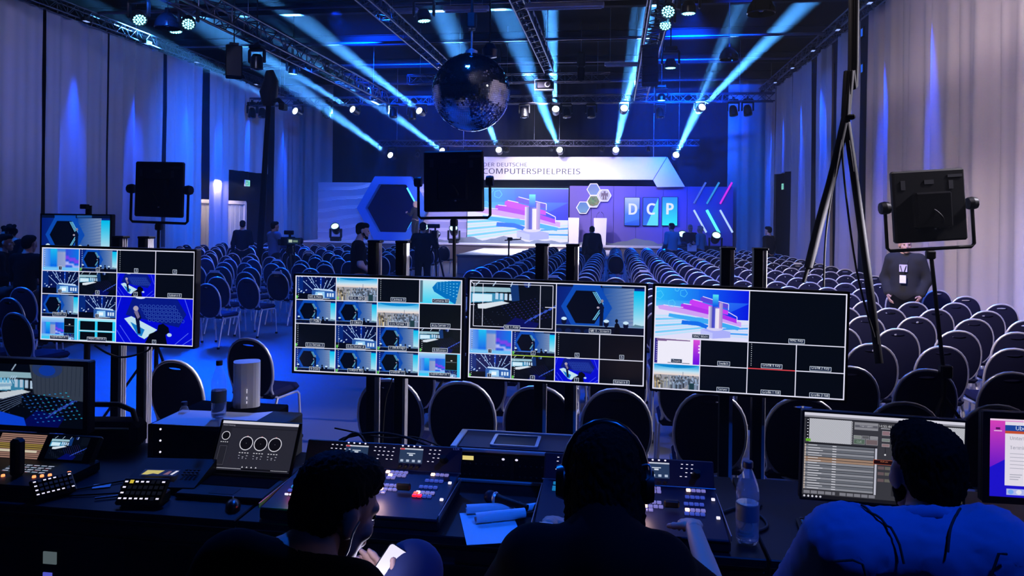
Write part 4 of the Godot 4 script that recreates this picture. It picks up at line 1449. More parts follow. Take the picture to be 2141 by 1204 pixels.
		for k in 6:
			var u0 := hx[k] / 0.54 + Vector2(0.5, 0.5)
			var u1 := hx[(k + 1) % 6] / 0.54 + Vector2(0.5, 0.5)
			face.tri(Vector3.ZERO, Vector3(hx[k].x, hx[k].y, 0), Vector3(hx[(k + 1) % 6].x, hx[(k + 1) % 6].y, 0), Vector3.BACK, Vector3.BACK, Vector3.BACK, Vector2(0.5, 0.5), Vector2(u0.x, 1.0 - u0.y), Vector2(u1.x, 1.0 - u1.y))
		put("screen", face, screen_mat("hex_picture_%d" % i, hp.im, 0.75), t, Vector3(0, 0, 0.03))
		i += 1
	# three letter screens
	i = 0
	for q in [[Vector3(0.426, 2.815, -32), Vector3(1.049, 1.626, -32)], [Vector3(1.202, 2.821, -32), Vector3(1.838, 1.637, -32)], [Vector3(2.003, 2.849, -32), Vector3(2.634, 1.648, -32)]]:
		var w: float = q[1].x - q[0].x
		var h: float = q[0].y - q[1].y
		var lp := Pic.new(128, 250, rgb(30, 90, 220))
		if i == 0:
			lp.grad(0, 0, 128, 250, rgb(170, 190, 240), rgb(20, 80, 225))
			lp.poly([0, 150, 128, 100, 128, 190, 0, 230], rgb(60, 120, 235))
		if i == 1:
			lp.grad(0, 0, 128, 250, rgb(20, 60, 190), rgb(40, 110, 220))
			lp.poly([128, 0, 128, 250, 30, 250], rgb(90, 215, 240))
		if i == 2: lp.grad(0, 0, 128, 250, rgb(30, 130, 235), rgb(40, 230, 240))
		t = thing("letter_screen", "upright bright screen on the purple wall showing the letter %s" % "DCP"[i], "screen", Vector3((q[0].x + q[1].x) / 2, (q[0].y + q[1].y) / 2, -32.04))
		put("housing", MB.new().box(Vector3(0, 0, -0.05), Vector3(w + 0.04, h + 0.04, 0.09), 0.01), M.black, t)
		flat_screen(t, w, h, screen_mat("letter_screen_%d" % i, lp.im, 1.1), Vector3(0, 0, 0.002))
		put("letter", letters("DCP"[i], 0.48, 0.01, true), M.neon_letter if M.has("neon_letter") else glow("neon_letter", Color(0.9, 0.92, 1.0), 1.0), t, Vector3(-0.21, -0.3, 0.012))
		i += 1
	# lecterns
	i = 0
	for q in [[Vector3(-1.697, 0.777, -31.3), 0.46], [Vector3(-0.591, 0.76, -31.2), 0.54]]:
		t = thing("lectern", ["plain narrow white lectern beside the big screen", "white lectern with two thin microphones"][i], "lectern", Vector3(q[0].x, 0.8, q[0].z))
		var w: float = q[1]
		put("body", MB.new().prism(PackedVector2Array([Vector2(-w * 0.43, 0), Vector2(w * 0.43, 0), Vector2(w / 2, 1.1), Vector2(-w / 2, 1.1)]), -0.2, 0.2), M.stage_white, t)
		put("desk_top", MB.new().box(Vector3(0, 1.115, 0), Vector3(w, 0.03, 0.42), 0.01), M.stage_white, t)
		if i == 1:
			for s in [-1.0, 1.0]: put("microphone", MB.new().tube([Vector3(s * 0.16, 1.12, 0), Vector3(s * 0.14, 1.28, 0.02), Vector3(s * 0.04, 1.38, 0.1)], [0.006, 0.006, 0.014], 6), M.black, t)
		i += 1
	# chevron of neon tubes
	i = 0
	for q in [[Vector3(3.797, 3.489, -32), Vector3(3.315, 2.597, -32), "neon_soft"], [Vector3(4.346, 3.492, -32), Vector3(3.847, 2.582, -32), "neon_teal"], [Vector3(4.872, 3.495, -32), Vector3(4.395, 2.587, -32), "neon_magenta"], [Vector3(3.319, 2.314, -32), Vector3(3.842, 1.372, -32), "neon_white"], [Vector3(3.85, 2.32, -32), Vector3(4.371, 1.36, -32), "neon_cyan"], [Vector3(4.398, 2.326, -32), Vector3(4.917, 1.389, -32), "neon_white"]]:
		t = thing("neon_tube_lamp", "slanting neon tube on the right set wall, %s, %s" % [["upper row", "lower row"][i / 3], ["left one", "middle one", "right one"][i % 3]], "lamp", Vector3(0, 0, -0.055))
		neon(t, q[0], q[1], M[q[2]], "tube", 0.055 if i == 4 else 0.04)
		put("holder", MB.new().bar(q[0] + Vector3(0, 0, -0.06), q[1] + Vector3(0, 0, -0.06), 0.03), M.black, t)
		i += 1
	# rocks along the foot of the set
	var rocks := MB.new()
	var r := RandomNumberGenerator.new()
	r.seed = 9
	var n := 60
	for k in n:
		var x0 := -9.2 + 11.2 * k / n
		var x1 := -9.2 + 11.2 * (k + 1) / n
		var hh := func(e: float) -> float: return 0.07 + 0.1 * absf(sin(e * 1.7)) * (1.2 + sin(e * 0.9)) + 0.03 * sin(e * 9.0)
		var q := [Vector3(x0, 0.8, -31.1 + 0.06 * sin(x0 * 5.0)), Vector3(x1, 0.8, -31.1 + 0.06 * sin(x1 * 5.0)), Vector3(x1, 0.8 + hh.call(x1), -31.5), Vector3(x0, 0.8 + hh.call(x0), -31.5)]
		var m: Vector3 = (q[1] - q[0]).cross(q[3] - q[0]).normalized()
		rocks.tri(q[0], q[1], q[2], m, m, m)
		rocks.tri(q[0], q[2], q[3], m, m, m)
		var bk := [q[3], q[2], Vector3(x1, 0.8, -31.8), Vector3(x0, 0.8, -31.8)]
		m = (bk[1] - bk[0]).cross(bk[3] - bk[0]).normalized()
		rocks.tri(bk[0], bk[1], bk[2], m, m, m)
		rocks.tri(bk[0], bk[2], bk[3], m, m, m)
	one("rock_strip", rocks, M.rock, "low grey rocky mound strip along the foot of the stage set", "rocks")
	# uplights standing on the floor or deck
	i = 0
	for p in [[Vector3(-11.846, 1.085, -30.4), "before the left wave wall"], [Vector3(-8.063, 1.192, -31), "beside the right foot of the hexagon portal"], [Vector3(-6.67, 1.185, -30.4), "left of the big screen"], [Vector3(2.661, 1.204, -30), "beside the three talking people"], [Vector3(3.953, 1.187, -30), "under the neon chevron"]]:
		if p[0].x < 2.2: p[0].y = 1.315
		var stand: float = p[0].y - 0.515
		moving_head("stage floor light with a pale lit face " + p[1], p[0], p[0] + Vector3(0.1, 0.85, 1.0), 2, 1.25, true)
		if p[0].x > 2.2:
			one("light_riser", MB.new().box(Vector3(p[0].x, stand / 2, p[0].z), Vector3(0.42, stand, 0.36), 0.02), M.black_matt, "black block under the stage floor light " + p[1], "block")
		i += 1
	# far wall cloth behind the set
	one("backdrop_cloth", drape_mesh(20.6, 8.2, 77, 0.05), M.drape_dark, "dark blue cloth hanging behind the whole stage set", "backdrop", Vector3(-4.4, 0, -33.6))
	# container, white table and exit signs at the left doorway
	mat("container", Color(0.72, 0.7, 0.7), 0.6)
	t = thing("shipping_container", "white corrugated container seen between the left curtains", "container", Vector3(-16.3, 0, -26.4))
	var cor := MB.new()
	for k in 28:
		var z0 := -2.5 + 5.0 * k / 28
		cor.box(Vector3(1.0 + (0.02 if k % 2 else 0.0), 1.2, z0 + 0.089), Vector3(0.06, 2.3, 0.179))
	put("corrugated_side", cor, M.container, t)
	put("roof_rail", MB.new().box(Vector3(1.02, 2.38, 0), Vector3(0.14, 0.14, 5.2)), M.container, t)
	put("floor_rail", MB.new().box(Vector3(1.02, 0.08, 0), Vector3(0.14, 0.14, 5.2)), M.container, t)
	for s in [-1.0, 1.0]: put("corner_post", MB.new().box(Vector3(1.02, 1.2, s * 2.55), Vector3(0.16, 2.4, 0.16)), M.container, t)
	put("shell", MB.new().box(Vector3(0.1, 1.2, 0), Vector3(1.7, 2.3, 5.0)), M.container, t)
	area(Vector3(-14.75, 3.2, -25.6), Vector3(-15.25, 0.6, -25.8), Color(1.0, 0.93, 0.88), 7.0, 0.2, 1.0)
	area(Vector3(-14.75, 3.2, -27.6), Vector3(-15.25, 0.6, -27.4), Color(1.0, 0.93, 0.88), 5.0, 0.2, 1.0)
	exit_sign("green exit sign glowing over the dark doorway on the left wall", Vector3(-14.9, 3.177, -28.512), PI / 2)
	exit_sign("small exit sign on the dark wall gap between the right curtains", Vector3(7.06, 3.36, -32.747), -PI / 2)
	# boom stand in the aisle
	at_boom()


func exit_sign(label: String, at: Vector3, turn: float) -> void:
	var p := Pic.new(96, 64, rgb(150, 235, 220))
	p.rect(8, 8, 46, 48, rgb(40, 150, 130))
	p.disc(30, 20, 6, 6, rgb(225, 250, 245))
	p.poly([24, 28, 36, 28, 42, 40, 34, 40, 36, 54, 28, 54, 28, 42, 18, 50], rgb(225, 250, 245))
	p.rect(60, 12, 26, 42, rgb(90, 205, 185))
	var t := thing("exit_sign", label, "exit sign", at, turn)
	put("box", MB.new().box(Vector3(0, 0, -0.03), Vector3(0.4, 0.27, 0.05), 0.01), M.white, t)
	if at.x < 0.0:
		for e in [-0.15, 0.15]: put("hanger", MB.new().bar(Vector3(e, 0.13, -0.03), Vector3(e, 8.28 - at.y, -0.03), 0.006, 5), M.black, t)
	flat_screen(t, 0.37, 0.24, screen_mat("exit_face", p.im, 1.0), Vector3(0, 0, 0.002), "lit_face")


func at_boom() -> void:
	var top: Vector3 = Vector3(-2.995, 1.282, -21)
	var t := thing("boom_stand", "thin black stand with a short boom in the aisle before the big screen", "stand", Vector3(top.x, 0, top.z))
	put("pole", MB.new().bar(Vector3(0, 0.02, 0), Vector3(0, top.y, 0), 0.025, 8), M.black, t)
	put("boom", MB.new().tube([Vector3(-0.12, top.y - 0.02, 0), Vector3(0.34, top.y + 0.02, 0), Vector3(0.34, top.y + 0.08, 0)], 0.018, 6), M.black, t)
	put("clamp", MB.new().box(Vector3(0.03, top.y + 0.02, 0), Vector3(0.15, 0.1, 0.1), 0.02), M.black, t)
	for k in 3: put("leg", MB.new().bar(Vector3(0, 0.5, 0), Vector3(cos(k * 2.1) * 0.4, 0.015, sin(k * 2.1) * 0.4), 0.014), M.black, t)

# ---------------------------------------------------------------- control desk
func desk() -> void:
	mat("desk_top", Color(0.035, 0.04, 0.075), 0.45, 0.0, {"metallic_specular": 0.25})
	mat("desk_front", Color(0.02, 0.02, 0.026), 0.6)
	mat("trim_metal", Color(0.5, 0.5, 0.55), 0.35, 0.9)
	mat("panel_body", Color(0.05, 0.06, 0.09), 0.5, 0.0, {"metallic_specular": 0.25})
	mat("panel_face", Color(0.07, 0.08, 0.16), 0.5, 0.0, {"metallic_specular": 0.25})
	mat("paper", Color(0.86, 0.86, 0.88), 0.8)
	mat("grey_case", Color(0.16, 0.17, 0.15), 0.8)
	mat("rubber", Color(0.02, 0.02, 0.022), 0.7)
	mat("beige", Color(0.75, 0.6, 0.55), 0.5)
	mat("silver", Color(0.7, 0.71, 0.74), 0.35, 0.7)
	glow("key_blue", Color(0.22, 0.3, 0.75), 0.75)
	glow("key_white", Color(0.95, 0.78, 0.72), 2.2)
	glow("key_pale", Color(0.5, 0.48, 0.8), 0.8)
	glow("key_red", Color(1.0, 0.08, 0.12), 1.8)
	glow("key_orange", Color(1.0, 0.35, 0.08), 1.8)
	glow("key_green", Color(0.1, 0.9, 0.35), 1.8)
	glow("key_teal", Color(0.08, 0.5, 0.75), 0.8)
	glow("dot_white", Color(0.92, 0.9, 1.0), 1.1)
	glow("dot_cyan", Color(0.4, 0.9, 1.0), 1.2)
	glow("amber", Color(1.0, 0.55, 0.32), 2.0)
	glow("yellow_face", Color(0.85, 0.75, 0.25), 0.9)
	glow("display_yellow", Color(0.9, 0.82, 0.5), 0.95)
	glow("display_white", Color(0.9, 0.88, 1.0), 1.0)
	# tables
	var tops := [[-3.6, -1.455, "left table of the control desk with the light console"], [-1.445, 0.548, "middle table of the control desk with both switcher panels"], [0.558, 2.3, "right table of the control desk with the computer monitors"]]
	for e in tops:
		var w: float = e[1] - e[0]
		var t := thing("control_table", "dark " + e[2], "table", Vector3((e[0] + e[1]) / 2, 0, -3.13))
		put("tabletop", MB.new().box(Vector3(0, 0.735, 0), Vector3(w, 0.03, 0.84), 0.004), M.desk_top, t)
		put("front_apron", MB.new().box(Vector3(0, 0.67, 0.38), Vector3(w - 0.02, 0.09, 0.03)), M.desk_front, t)
		for y in [0.715, 0.695, 0.64]:
			put("edge_trim", MB.new().box(Vector3(0, y, 0.4), Vector3(w - 0.01, 0.006, 0.016), 0.002), M.trim_metal if y > 0.7 else M.desk_top, t)
		put("back_panel", MB.new().box(Vector3(0, 0.36, -0.36), Vector3(w - 0.04, 0.7, 0.02)), M.desk_front, t)
		for sx in [-1.0, 1.0]:
			for sz in [-1.0, 1.0]: put("leg", MB.new().box(Vector3(sx * (w / 2 - 0.05), 0.36, sz * 0.36), Vector3(0.05, 0.72, 0.05), 0.005), M.desk_front, t)
	multiviews()
	switchers()
	left_side()
	middle_things()
	right_side()
	panels_and_cables()


func monitor(label: String, c: Vector3, w: float, h: float, im: Image, key: String, e: float, bez := 0.012, deep := 0.05) -> Node3D:
	var t := thing("monitor", label, "monitor", c)
	put("housing", MB.new().box(Vector3(0, 0, -deep / 2), Vector3(w + bez * 2, h + bez * 2, deep), 0.006), M.black, t)
	put("bezel", MB.new().prism(round_rect(w + bez * 2, h + bez * 2, 0.004), 0.0, 0.006, round_rect(w, h, 0.001)), M.black, t)
	flat_screen(t, w, h, screen_mat(key, im, e), Vector3(0, 0, 0.002))
	put("rear_box", MB.new().box(Vector3(0, -h * 0.1, -deep - 0.02), Vector3(w * 0.5, h * 0.5, 0.04), 0.01), M.black_matt, t)
	return t


func multiviews() -> void:
	var host := pic_host()
	var wide := pic_wide()
	var aud := pic_audience()
	var city := pic_city()
	var blur := pic_blur()
	var room := pic_blue_room()
	var seats := pic_seats()
	var tro := pic_trophy()
	var s1 := super_source(blur, wide)
	var red := rgb(230, 70, 80)
	var lime := rgb(170, 205, 70)
	var v1 := multiview([[0, 0, 1, blur, "1", 1, null], [1, 0, 1, host, "2", 2, null], [2, 0, 1, null, "3", 1, null], [3, 0, 1, null, "4", 0, null],
		[0, 1, 1, wide, "3", 0, null], [1, 1, 1, aud, "4", 0, null], [2, 1, 1, room, "7", 0, null], [3, 1, 1, null, "Kamera 6", 0, null],
		[0, 2, 1, host, "Output 12", 0, null], [1, 2, 1, wide, "3", 0, null], [2, 2, 2, room, "7", 0, null],
		[0, 3, 1, s1, "SuperSource 1", 0, null], [1, 3, 1, super_empty(), "SuperSource 2", 0, null]])
	var v2 := multiview([[0, 0, 1, wide, "ME 4 Prev", 2, null], [1, 0, 1, city, "ME 4 - M/D", 2, null], [2, 0, 1, null, "Camera 9", 1, null], [3, 0, 1, seats, "Camera 10", 0, null],
		[0, 1, 1, host, "1 PGM", 0, null], [1, 1, 1, host, "2 Clean", 0, null], [2, 1, 1, city, "3 zu Server 1", 0, null], [3, 1, 1, null, "4 zu Server 2", 0, null],
		[0, 2, 1, null, "5 zu Server 3", 2, null], [1, 2, 1, wide, "6 Zu Server 4", 2, null], [2, 2, 1, host, "7 Backstage", 2, null], [3, 2, 1, aud, "8 Mission", 2, null],
		[0, 3, 1, host, "9 DSM", 2, null], [1, 3, 1, host, "Output 10", 2, null], [2, 3, 1, host, "Output 11", 2, null], [3, 3, 1, s1, "SuperSource 1", 0, null]])
	var pvw := Pic.new(640, 360, Color.BLACK)
	pvw.paste(aud, 0, 0, 640, 360)
	for q in [[28, 20, 590, 320], [96, 20, 430, 320]]: pvw.frame(q[0], q[1], q[2], q[3], 5, rgb(225, 225, 245))
	pvw.rect(560, 178, 80, 6, rgb(225, 225, 245))
	pvw.rect(0, 178, 40, 5, rgb(225, 225, 245))
	pvw.line(0, 0, 34, 34, 5, rgb(225, 225, 245))
	var v3 := multiview([[0, 0, 2, pvw, "ME 1 PVW", 0, null], [2, 0, 2, host, "ME 1 - Stream", 0, null],
		[0, 2, 1, blur, "1", 1, null], [1, 2, 1, host, "2", 2, null], [2, 2, 1, null, "5", 1, null], [3, 2, 1, null, "6", 0, null],
		[0, 3, 1, wide, "3", 2, null], [1, 3, 1, aud, "4", 2, lime], [2, 3, 1, room, "7", 0, null], [3, 3, 1, null, "Kamera 8", 0, null]])
	var zoom := Pic.new(320, 180, rgb(238, 236, 250))
	zoom.rect(0, 0, 28, 180, rgb(40, 30, 130))
	for i in 9: zoom.rect(18, 30 + i * 15, 8, 6, rgb(190, 180, 220))
	zoom.poly([20, 4, 250, 10, 250, 16, 90, 16, 90, 22, 20, 22], rgb(120, 90, 140))
	zoom.grad(272, 4, 48, 172, rgb(220, 80, 215), rgb(100, 10, 225))
	for i in 3: zoom.rect(306, 40 + i * 22, 10, 12, rgb(240, 225, 250))
	zoom.rect(100, 168, 150, 5, rgb(120, 120, 140))
	var v4 := multiview([[0, 0, 2, tro, "MAZ Main", 0, null], [2, 0, 2, null, "MAZ Key", 0, null],
		[0, 2, 1, zoom, "Zoom", 0, null], [1, 2, 1, null, "Switch", 0, null], [2, 2, 1, null, "Grafik 1 Key", 1, null], [3, 2, 1, null, "Grafik 2 Key", 0, null],
		[0, 3, 1, city, "", 0, null], [1, 3, 1, null, "Server", 0, null], [2, 3, 1, null, "Grafik 1 Fill", 0, red], [3, 3, 1, null, "Grafik 2 Fill", 0, null]])
	var at := [[Vector3(-3.394, 1.719, -4), Vector3(-2.412, 1.184, -4), v1, "leftmost wide multiview monitor, with a large blue picture at its lower right"], [Vector3(-1.794, 1.598, -4), Vector3(-0.827, 1.054, -4), v2, "multiview monitor with a four by four grid of small pictures"], [Vector3(-0.786, 1.593, -4), Vector3(0.167, 1.058, -4), v3, "multiview monitor with two large pictures over two rows of small ones"], [Vector3(0.214, 1.579, -4), Vector3(1.184, 1.038, -4), v4, "multiview monitor with a bright trophy picture beside a large black one"]]
	var i := 0
	for m in at:
		var a: Vector3 = m[0]
		var b: Vector3 = m[1]
		var w := b.x - a.x
		var h := w * 9.0 / 16.0
		var c := Vector3((a.x + b.x) / 2, (a.y + b.y) / 2, -4.0)
		var t := monitor(m[3], c, w, h, m[2], "multiview_%d" % i, 1.0)
		t.rotation.z = [-0.008, -0.004, -0.01, -0.018][i]
		area(c + Vector3(0, 0, 0.02), c + Vector3(0, -0.5, 3), Color(0.35, 0.5, 1.0), [0.3, 0.3, 0.2, 0.25][i], w, h)
		# twin post stand
		var px: Array = [[-2.975, -2.805], [-1.368, -1.203], [-0.398, -0.227], [0.609, 0.779]][i]
		var top: float = [1.800, 1.801, 1.798, 1.795][i]
		var s := thing("monitor_stand", "twin post metal stand holding the " + ["leftmost multiview monitor", "four by four multiview monitor", "multiview monitor with two large pictures", "multiview monitor with the trophy picture"][i], "stand", Vector3((px[0] + px[1]) / 2, 0, -4.13))
		for x in px:
			var o: float = x - (px[0] + px[1]) / 2
			var post := put("post", MB.new().box(Vector3(o - 0.012, top / 2, 0), Vector3(0.05, top - 0.02, 0.06), 0.003), M.black, s)
			var prof := MB.new()
			for k in 3: prof.box(Vector3(o + 0.022, top / 2, 0.022 - k * 0.02), Vector3(0.02, top - 0.02, 0.014), 0.003)
			prof.box(Vector3(o + 0.02, top / 2, 0.0), Vector3(0.012, top - 0.02, 0.056))
			put("metal_profile", prof, M.alu, post)
			put("post_cap", MB.new().box(Vector3(o, top - 0.004, 0), Vector3(0.078, 0.014, 0.066), 0.003), M.black, post)
		put("base_plate", MB.new().box(Vector3(0, 0.015, -0.05), Vector3(0.75, 0.03, 0.55), 0.01), M.black, s)
		put("bracket", MB.new().box(Vector3(0, c.y, 0.042), Vector3(0.4, 0.1, 0.02)), M.black, s)
		i += 1
	# smaller monitor beyond the leftmost one
	var a: Vector3 = Vector3(-4.755, 1.915, -5.6)
	var b: Vector3 = Vector3(-4.129, 1.626, -5.6)
	var w := b.x - a.x
	var c := Vector3((a.x + b.x) / 2, a.y - w * 9.0 / 32.0, -5.6)
	monitor("smaller monitor showing the stage portal, rising behind the leftmost multiview", c, w, w * 9.0 / 16.0, host.im, "stage_monitor", 0.95)
	var s := thing("monitor_stand", "single black post holding the smaller monitor behind the leftmost multiview", "stand", Vector3(c.x, 0, -5.75))
	put("post", MB.new().bar(Vector3(0, 0.03, 0), Vector3(0, c.y + 0.26, 0), 0.025, 8), M.black, s)
	put("base_plate", MB.new().box(Vector3(0, 0.015, 0), Vector3(0.5, 0.03, 0.5), 0.01), M.black, s)
	put("camera_block", MB.new().box(Vector3(0.0, c.y + 0.25, 0.05), Vector3(0.06, 0.04, 0.05), 0.005), M.black, s)


var key_mesh := {}


func key(parent: Node3D, at: Vector3, m: Material, w := 0.015, h := 0.012, d := 0.008) -> void:
	var k := "%.4f_%.4f_%.4f" % [w, h, d]
	if not key_mesh.has(k): key_mesh[k] = MB.new().box(Vector3(0, d / 2, 0), Vector3(w, d, h), 0.0015).done()
	put("key", key_mesh[k], m, parent, at)


func switcher(label: String, x0: float, which: int) -> void:
	# origin: front left corner of the base on the desk
	var t := thing("switcher_panel", label, "switcher panel", Vector3(x0, 0.752, -2.735))
	var tilt := Node3D.new()
	put("base", MB.new().box(Vector3(0.36, 0.02, -0.2), Vector3(0.72, 0.04, 0.4), 0.006), M.panel_body, t)
	var deck := put("key_deck", MB.new().box(Vector3(0, 0, 0), Vector3(0.71, 0.012, 0.41), 0.004), M.panel_face, t, Vector3(0.36, 0.06, -0.2), Vector3(0.09, 0, 0))
	tilt.free()
	var rim := MB.new()
	rim.box(Vector3(0.72, 0.055, -0.2), Vector3(0.004, 0.02, 0.41), 0.001)
	rim.box(Vector3(0.0, 0.055, -0.2), Vector3(0.004, 0.02, 0.41), 0.001)
	rim.box(Vector3(0.36, 0.082, -0.405), Vector3(0.72, 0.006, 0.006), 0.001)
	put("metal_edge", rim, M.trim_metal, t)
	# keys: x from the left, z from the hinge, in the deck's own axes
	var X := func(px: float) -> float: return px - 0.355
	var rowz := [-0.175, -0.14, -0.105, -0.06, -0.025, 0.02, 0.055, 0.09]
	if which == 0:
		for r in 8:
			for k in 5 if r != 3 else 3:
				var m: Material = [M.key_blue, M.key_red, M.key_pale, M.dot_white, M.key_pale, M.key_teal, M.key_blue, M.dot_white][r]
				if r == 1 and k == 3: m = M.key_orange
				if r == 4 and k == 0: m = M.key_white
				if r == 6 and k == 4: m = M.key_green
				key(deck, Vector3(X.call(0.05 + k * 0.02 + r * 0.001), 0.006, rowz[r]), m, 0.016, 0.014 if r not in [3, 7] else 0.006)
	else:
		for r in 3:
			for k in 5: key(deck, Vector3(X.call(0.055 + k * 0.022), 0.006, [-0.16, -0.12, -0.1][r]), M.key_red if r == 1 and k == 1 else M.key_teal, 0.018, 0.016 if r < 2 else 0.008)
	var blocks := [[0.4, -0.17, 5, M.key_pale], [0.42, -0.14, 4, M.key_pale], [0.395, -0.045, 5, M.key_pale], [0.42, -0.01, 4, M.key_pale], [0.6, -0.17, 4, M.key_pale], [0.59, -0.11, 4, M.key_blue], [0.58, -0.05, 4, M.key_blue], [0.58, 0.0, 4, M.key_pale], [0.575, 0.03, 4, M.key_blue], [0.42, 0.02, 2, M.key_pale], [0.42, -0.115, 2, M.key_pale]]
	for b in blocks:
		for k in b[2]: key(deck, Vector3(X.call(b[0] + k * 0.02), 0.006, b[1]), M.key_white if k == 0 and b[3] == M.key_pale and b[2] > 3 else b[3], 0.017, 0.016)
	for z in [-0.165, -0.1, -0.03, 0.03]:
		for k in 2: key(deck, Vector3(X.call(0.325 + k * 0.02), 0.006, z), M.key_pale if which else M.key_blue, 0.014, 0.014)
	for q in [[0.69, -0.1], [0.69, 0.05]]: key(deck, Vector3(X.call(q[0]), 0.006, q[1]), M.dot_white, 0.014, 0.012)
	if which == 0:
		for q in [[0.575, 0.015, M.key_orange], [0.575, 0.035, M.key_red], [0.595, 0.035, M.key_red]]: key(deck, Vector3(X.call(q[0]), 0.009, q[1]), q[2], 0.018, 0.016)
	else:
		for z in [-0.14, 0.02]:
			for k in 4: key(deck, Vector3(X.call(0.275 + (k % 2) * 0.02), 0.006, z + (k / 2) * 0.02), M.key_white, 0.018, 0.018)
	put("fader_arm", MB.new().box(Vector3(X.call(0.52), 0.03, 0.0), Vector3(0.06, 0.03, 0.02), 0.006), M.black, deck)
	# upright display panel
	var up := put("display_panel", MB.new().box(Vector3(0, 0.075, 0), Vector3(0.71, 0.15, 0.014), 0.006), M.panel_face, t, Vector3(0.36, 0.078, -0.412), Vector3(-0.42, 0, 0))
	up.scale = Vector3(1, 0.74, 1)
	var scr := Pic.new(128, 90, rgb(40, 62, 96))
	scr.rect(0, 0, 128, 8, rgb(215, 220, 235))
	scr.rect(2, 1, 24, 9, rgb(220, 70, 80))
	scr.rect(40, 28, 46, 5, rgb(225, 235, 250))
	scr.rect(52, 36, 22, 9, rgb(225, 235, 250))
	for i in 4: scr.rect(8 + i * 32, 68, 16, 14, rgb(190, 205, 230))
	var sm := screen_mat("switcher_display", scr.im, 0.8)
	for x in ([0.235, 0.485] if which == 0 else [0.475]):
		flat_screen(up, 0.105, 0.085, sm, Vector3(x - 0.355, 0.085, 0.008), "small_display")
		for k in 4:
			put("status_dot", MB.new().ball(Vector3.ZERO, Vector3.ONE * 0.0045, 8, 5), M.dot_white, up, Vector3(x - 0.355 - 0.042 + k * 0.026, 0.14, 0.009))
			put("knob", MB.new().lathe([Vector2(0.008, 0), Vector2(0.008, 0.014), Vector2(0, 0.015)], 10), M.black, up, Vector3(x - 0.355 - 0.042 + k * 0.026, 0.025, 0.007), Vector3(PI / 2, 0, 0))
	var dot := MB.new().box(Vector3.ZERO, Vector3(0.008, 0.0035, 0.002)).done()
	for gx in ([0.12, 0.32, 0.57] if which == 0 else [0.06, 0.58]):
		for r in 4:
			for k in (5 if gx < 0.5 and which == 0 else 3):
				if (r * 3 + k * 2) % 7 == 6: continue
				put("key_light", dot, M.dot_white, up, Vector3(gx - 0.355 + k * 0.021 - r * 0.002, 0.125 - r * 0.022, 0.008))
	put("joystick", MB.new().tube([Vector3(0.28, 0.07, 0.008), Vector3(0.28, 0.075, 0.03), Vector3(0.282, 0.085, 0.055)], [0.02, 0.012, 0.014], 10), M.black, up)
	if which == 0:
		put("lettering", letters("LUX", 0.012, 0.001), M.dot_soft if M.has("dot_soft") else glow("dot_soft", Color(0.3, 0.35, 0.8), 0.5), up, Vector3(0.315, 0.128, 0.0085))


func switchers() -> void:
	switcher("video switcher panel with glowing keys before the head of the left operator", -1.365, 0)
	switcher("video switcher panel under the hands of the operator with headphones", -0.292, 1)
	for q in [[Vector3(-1.29, 0.86, -2.88), Color(1, 0.2, 0.15), 0.012], [Vector3(-1.24, 0.85, -2.76), Color(0.1, 1, 0.4), 0.02], [Vector3(-0.93, 0.87, -2.88), Color(1, 0.8, 0.75), 0.03], [Vector3(0.13, 0.87, -2.88), Color(1, 0.8, 0.75), 0.02]]:
		omni(q[0], q[1], q[2], 0.02)


func deck_keys(label: String, at: Vector3, turn: float, lean: float, s: float, yellow: bool) -> void:
	# small key pad of eight by four picture keys
	var t := thing("key_pad", label, "key pad", at, turn)
	put("stand", MB.new().box(Vector3(0, 0.02, -0.05) * s, Vector3(0.17, 0.04, 0.09) * s, 0.004), M.black, t)
	var f := put("face", MB.new().box(Vector3.ZERO, Vector3(0.19, 0.018, 0.115) * s, 0.006), M.black, t, Vector3(0, 0.05 * s, -0.03 * s), Vector3(lean, 0, 0))
	for r in 4:
		for k in 8:
			var m: Material = M.dim_key if M.has("dim_key") else glow("dim_key", Color(0.14, 0.15, 0.2), 0.25)
			if r == 3 and k != 6 or r == 0 and k in [2, 3, 4, 7] or k == 0: m = M.dot_white
			if yellow and r == 0 and k == 1: m = M.yellow_face
			var b := put("key", MB.new().box(Vector3.ZERO, Vector3(0.017, 0.006, 0.018) * s, 0.002), M.black, f, Vector3(-0.077 + k * 0.022, 0.01 / s, -0.036 + r * 0.024) * s)
			put("legend", MB.new().box(Vector3(0, 0.004 * s, 0), Vector3(0.012 if m == M.dot_white else 0.015, 0.001, 0.006 if m == M.dot_white else 0.014) * s), m, f, b.position)


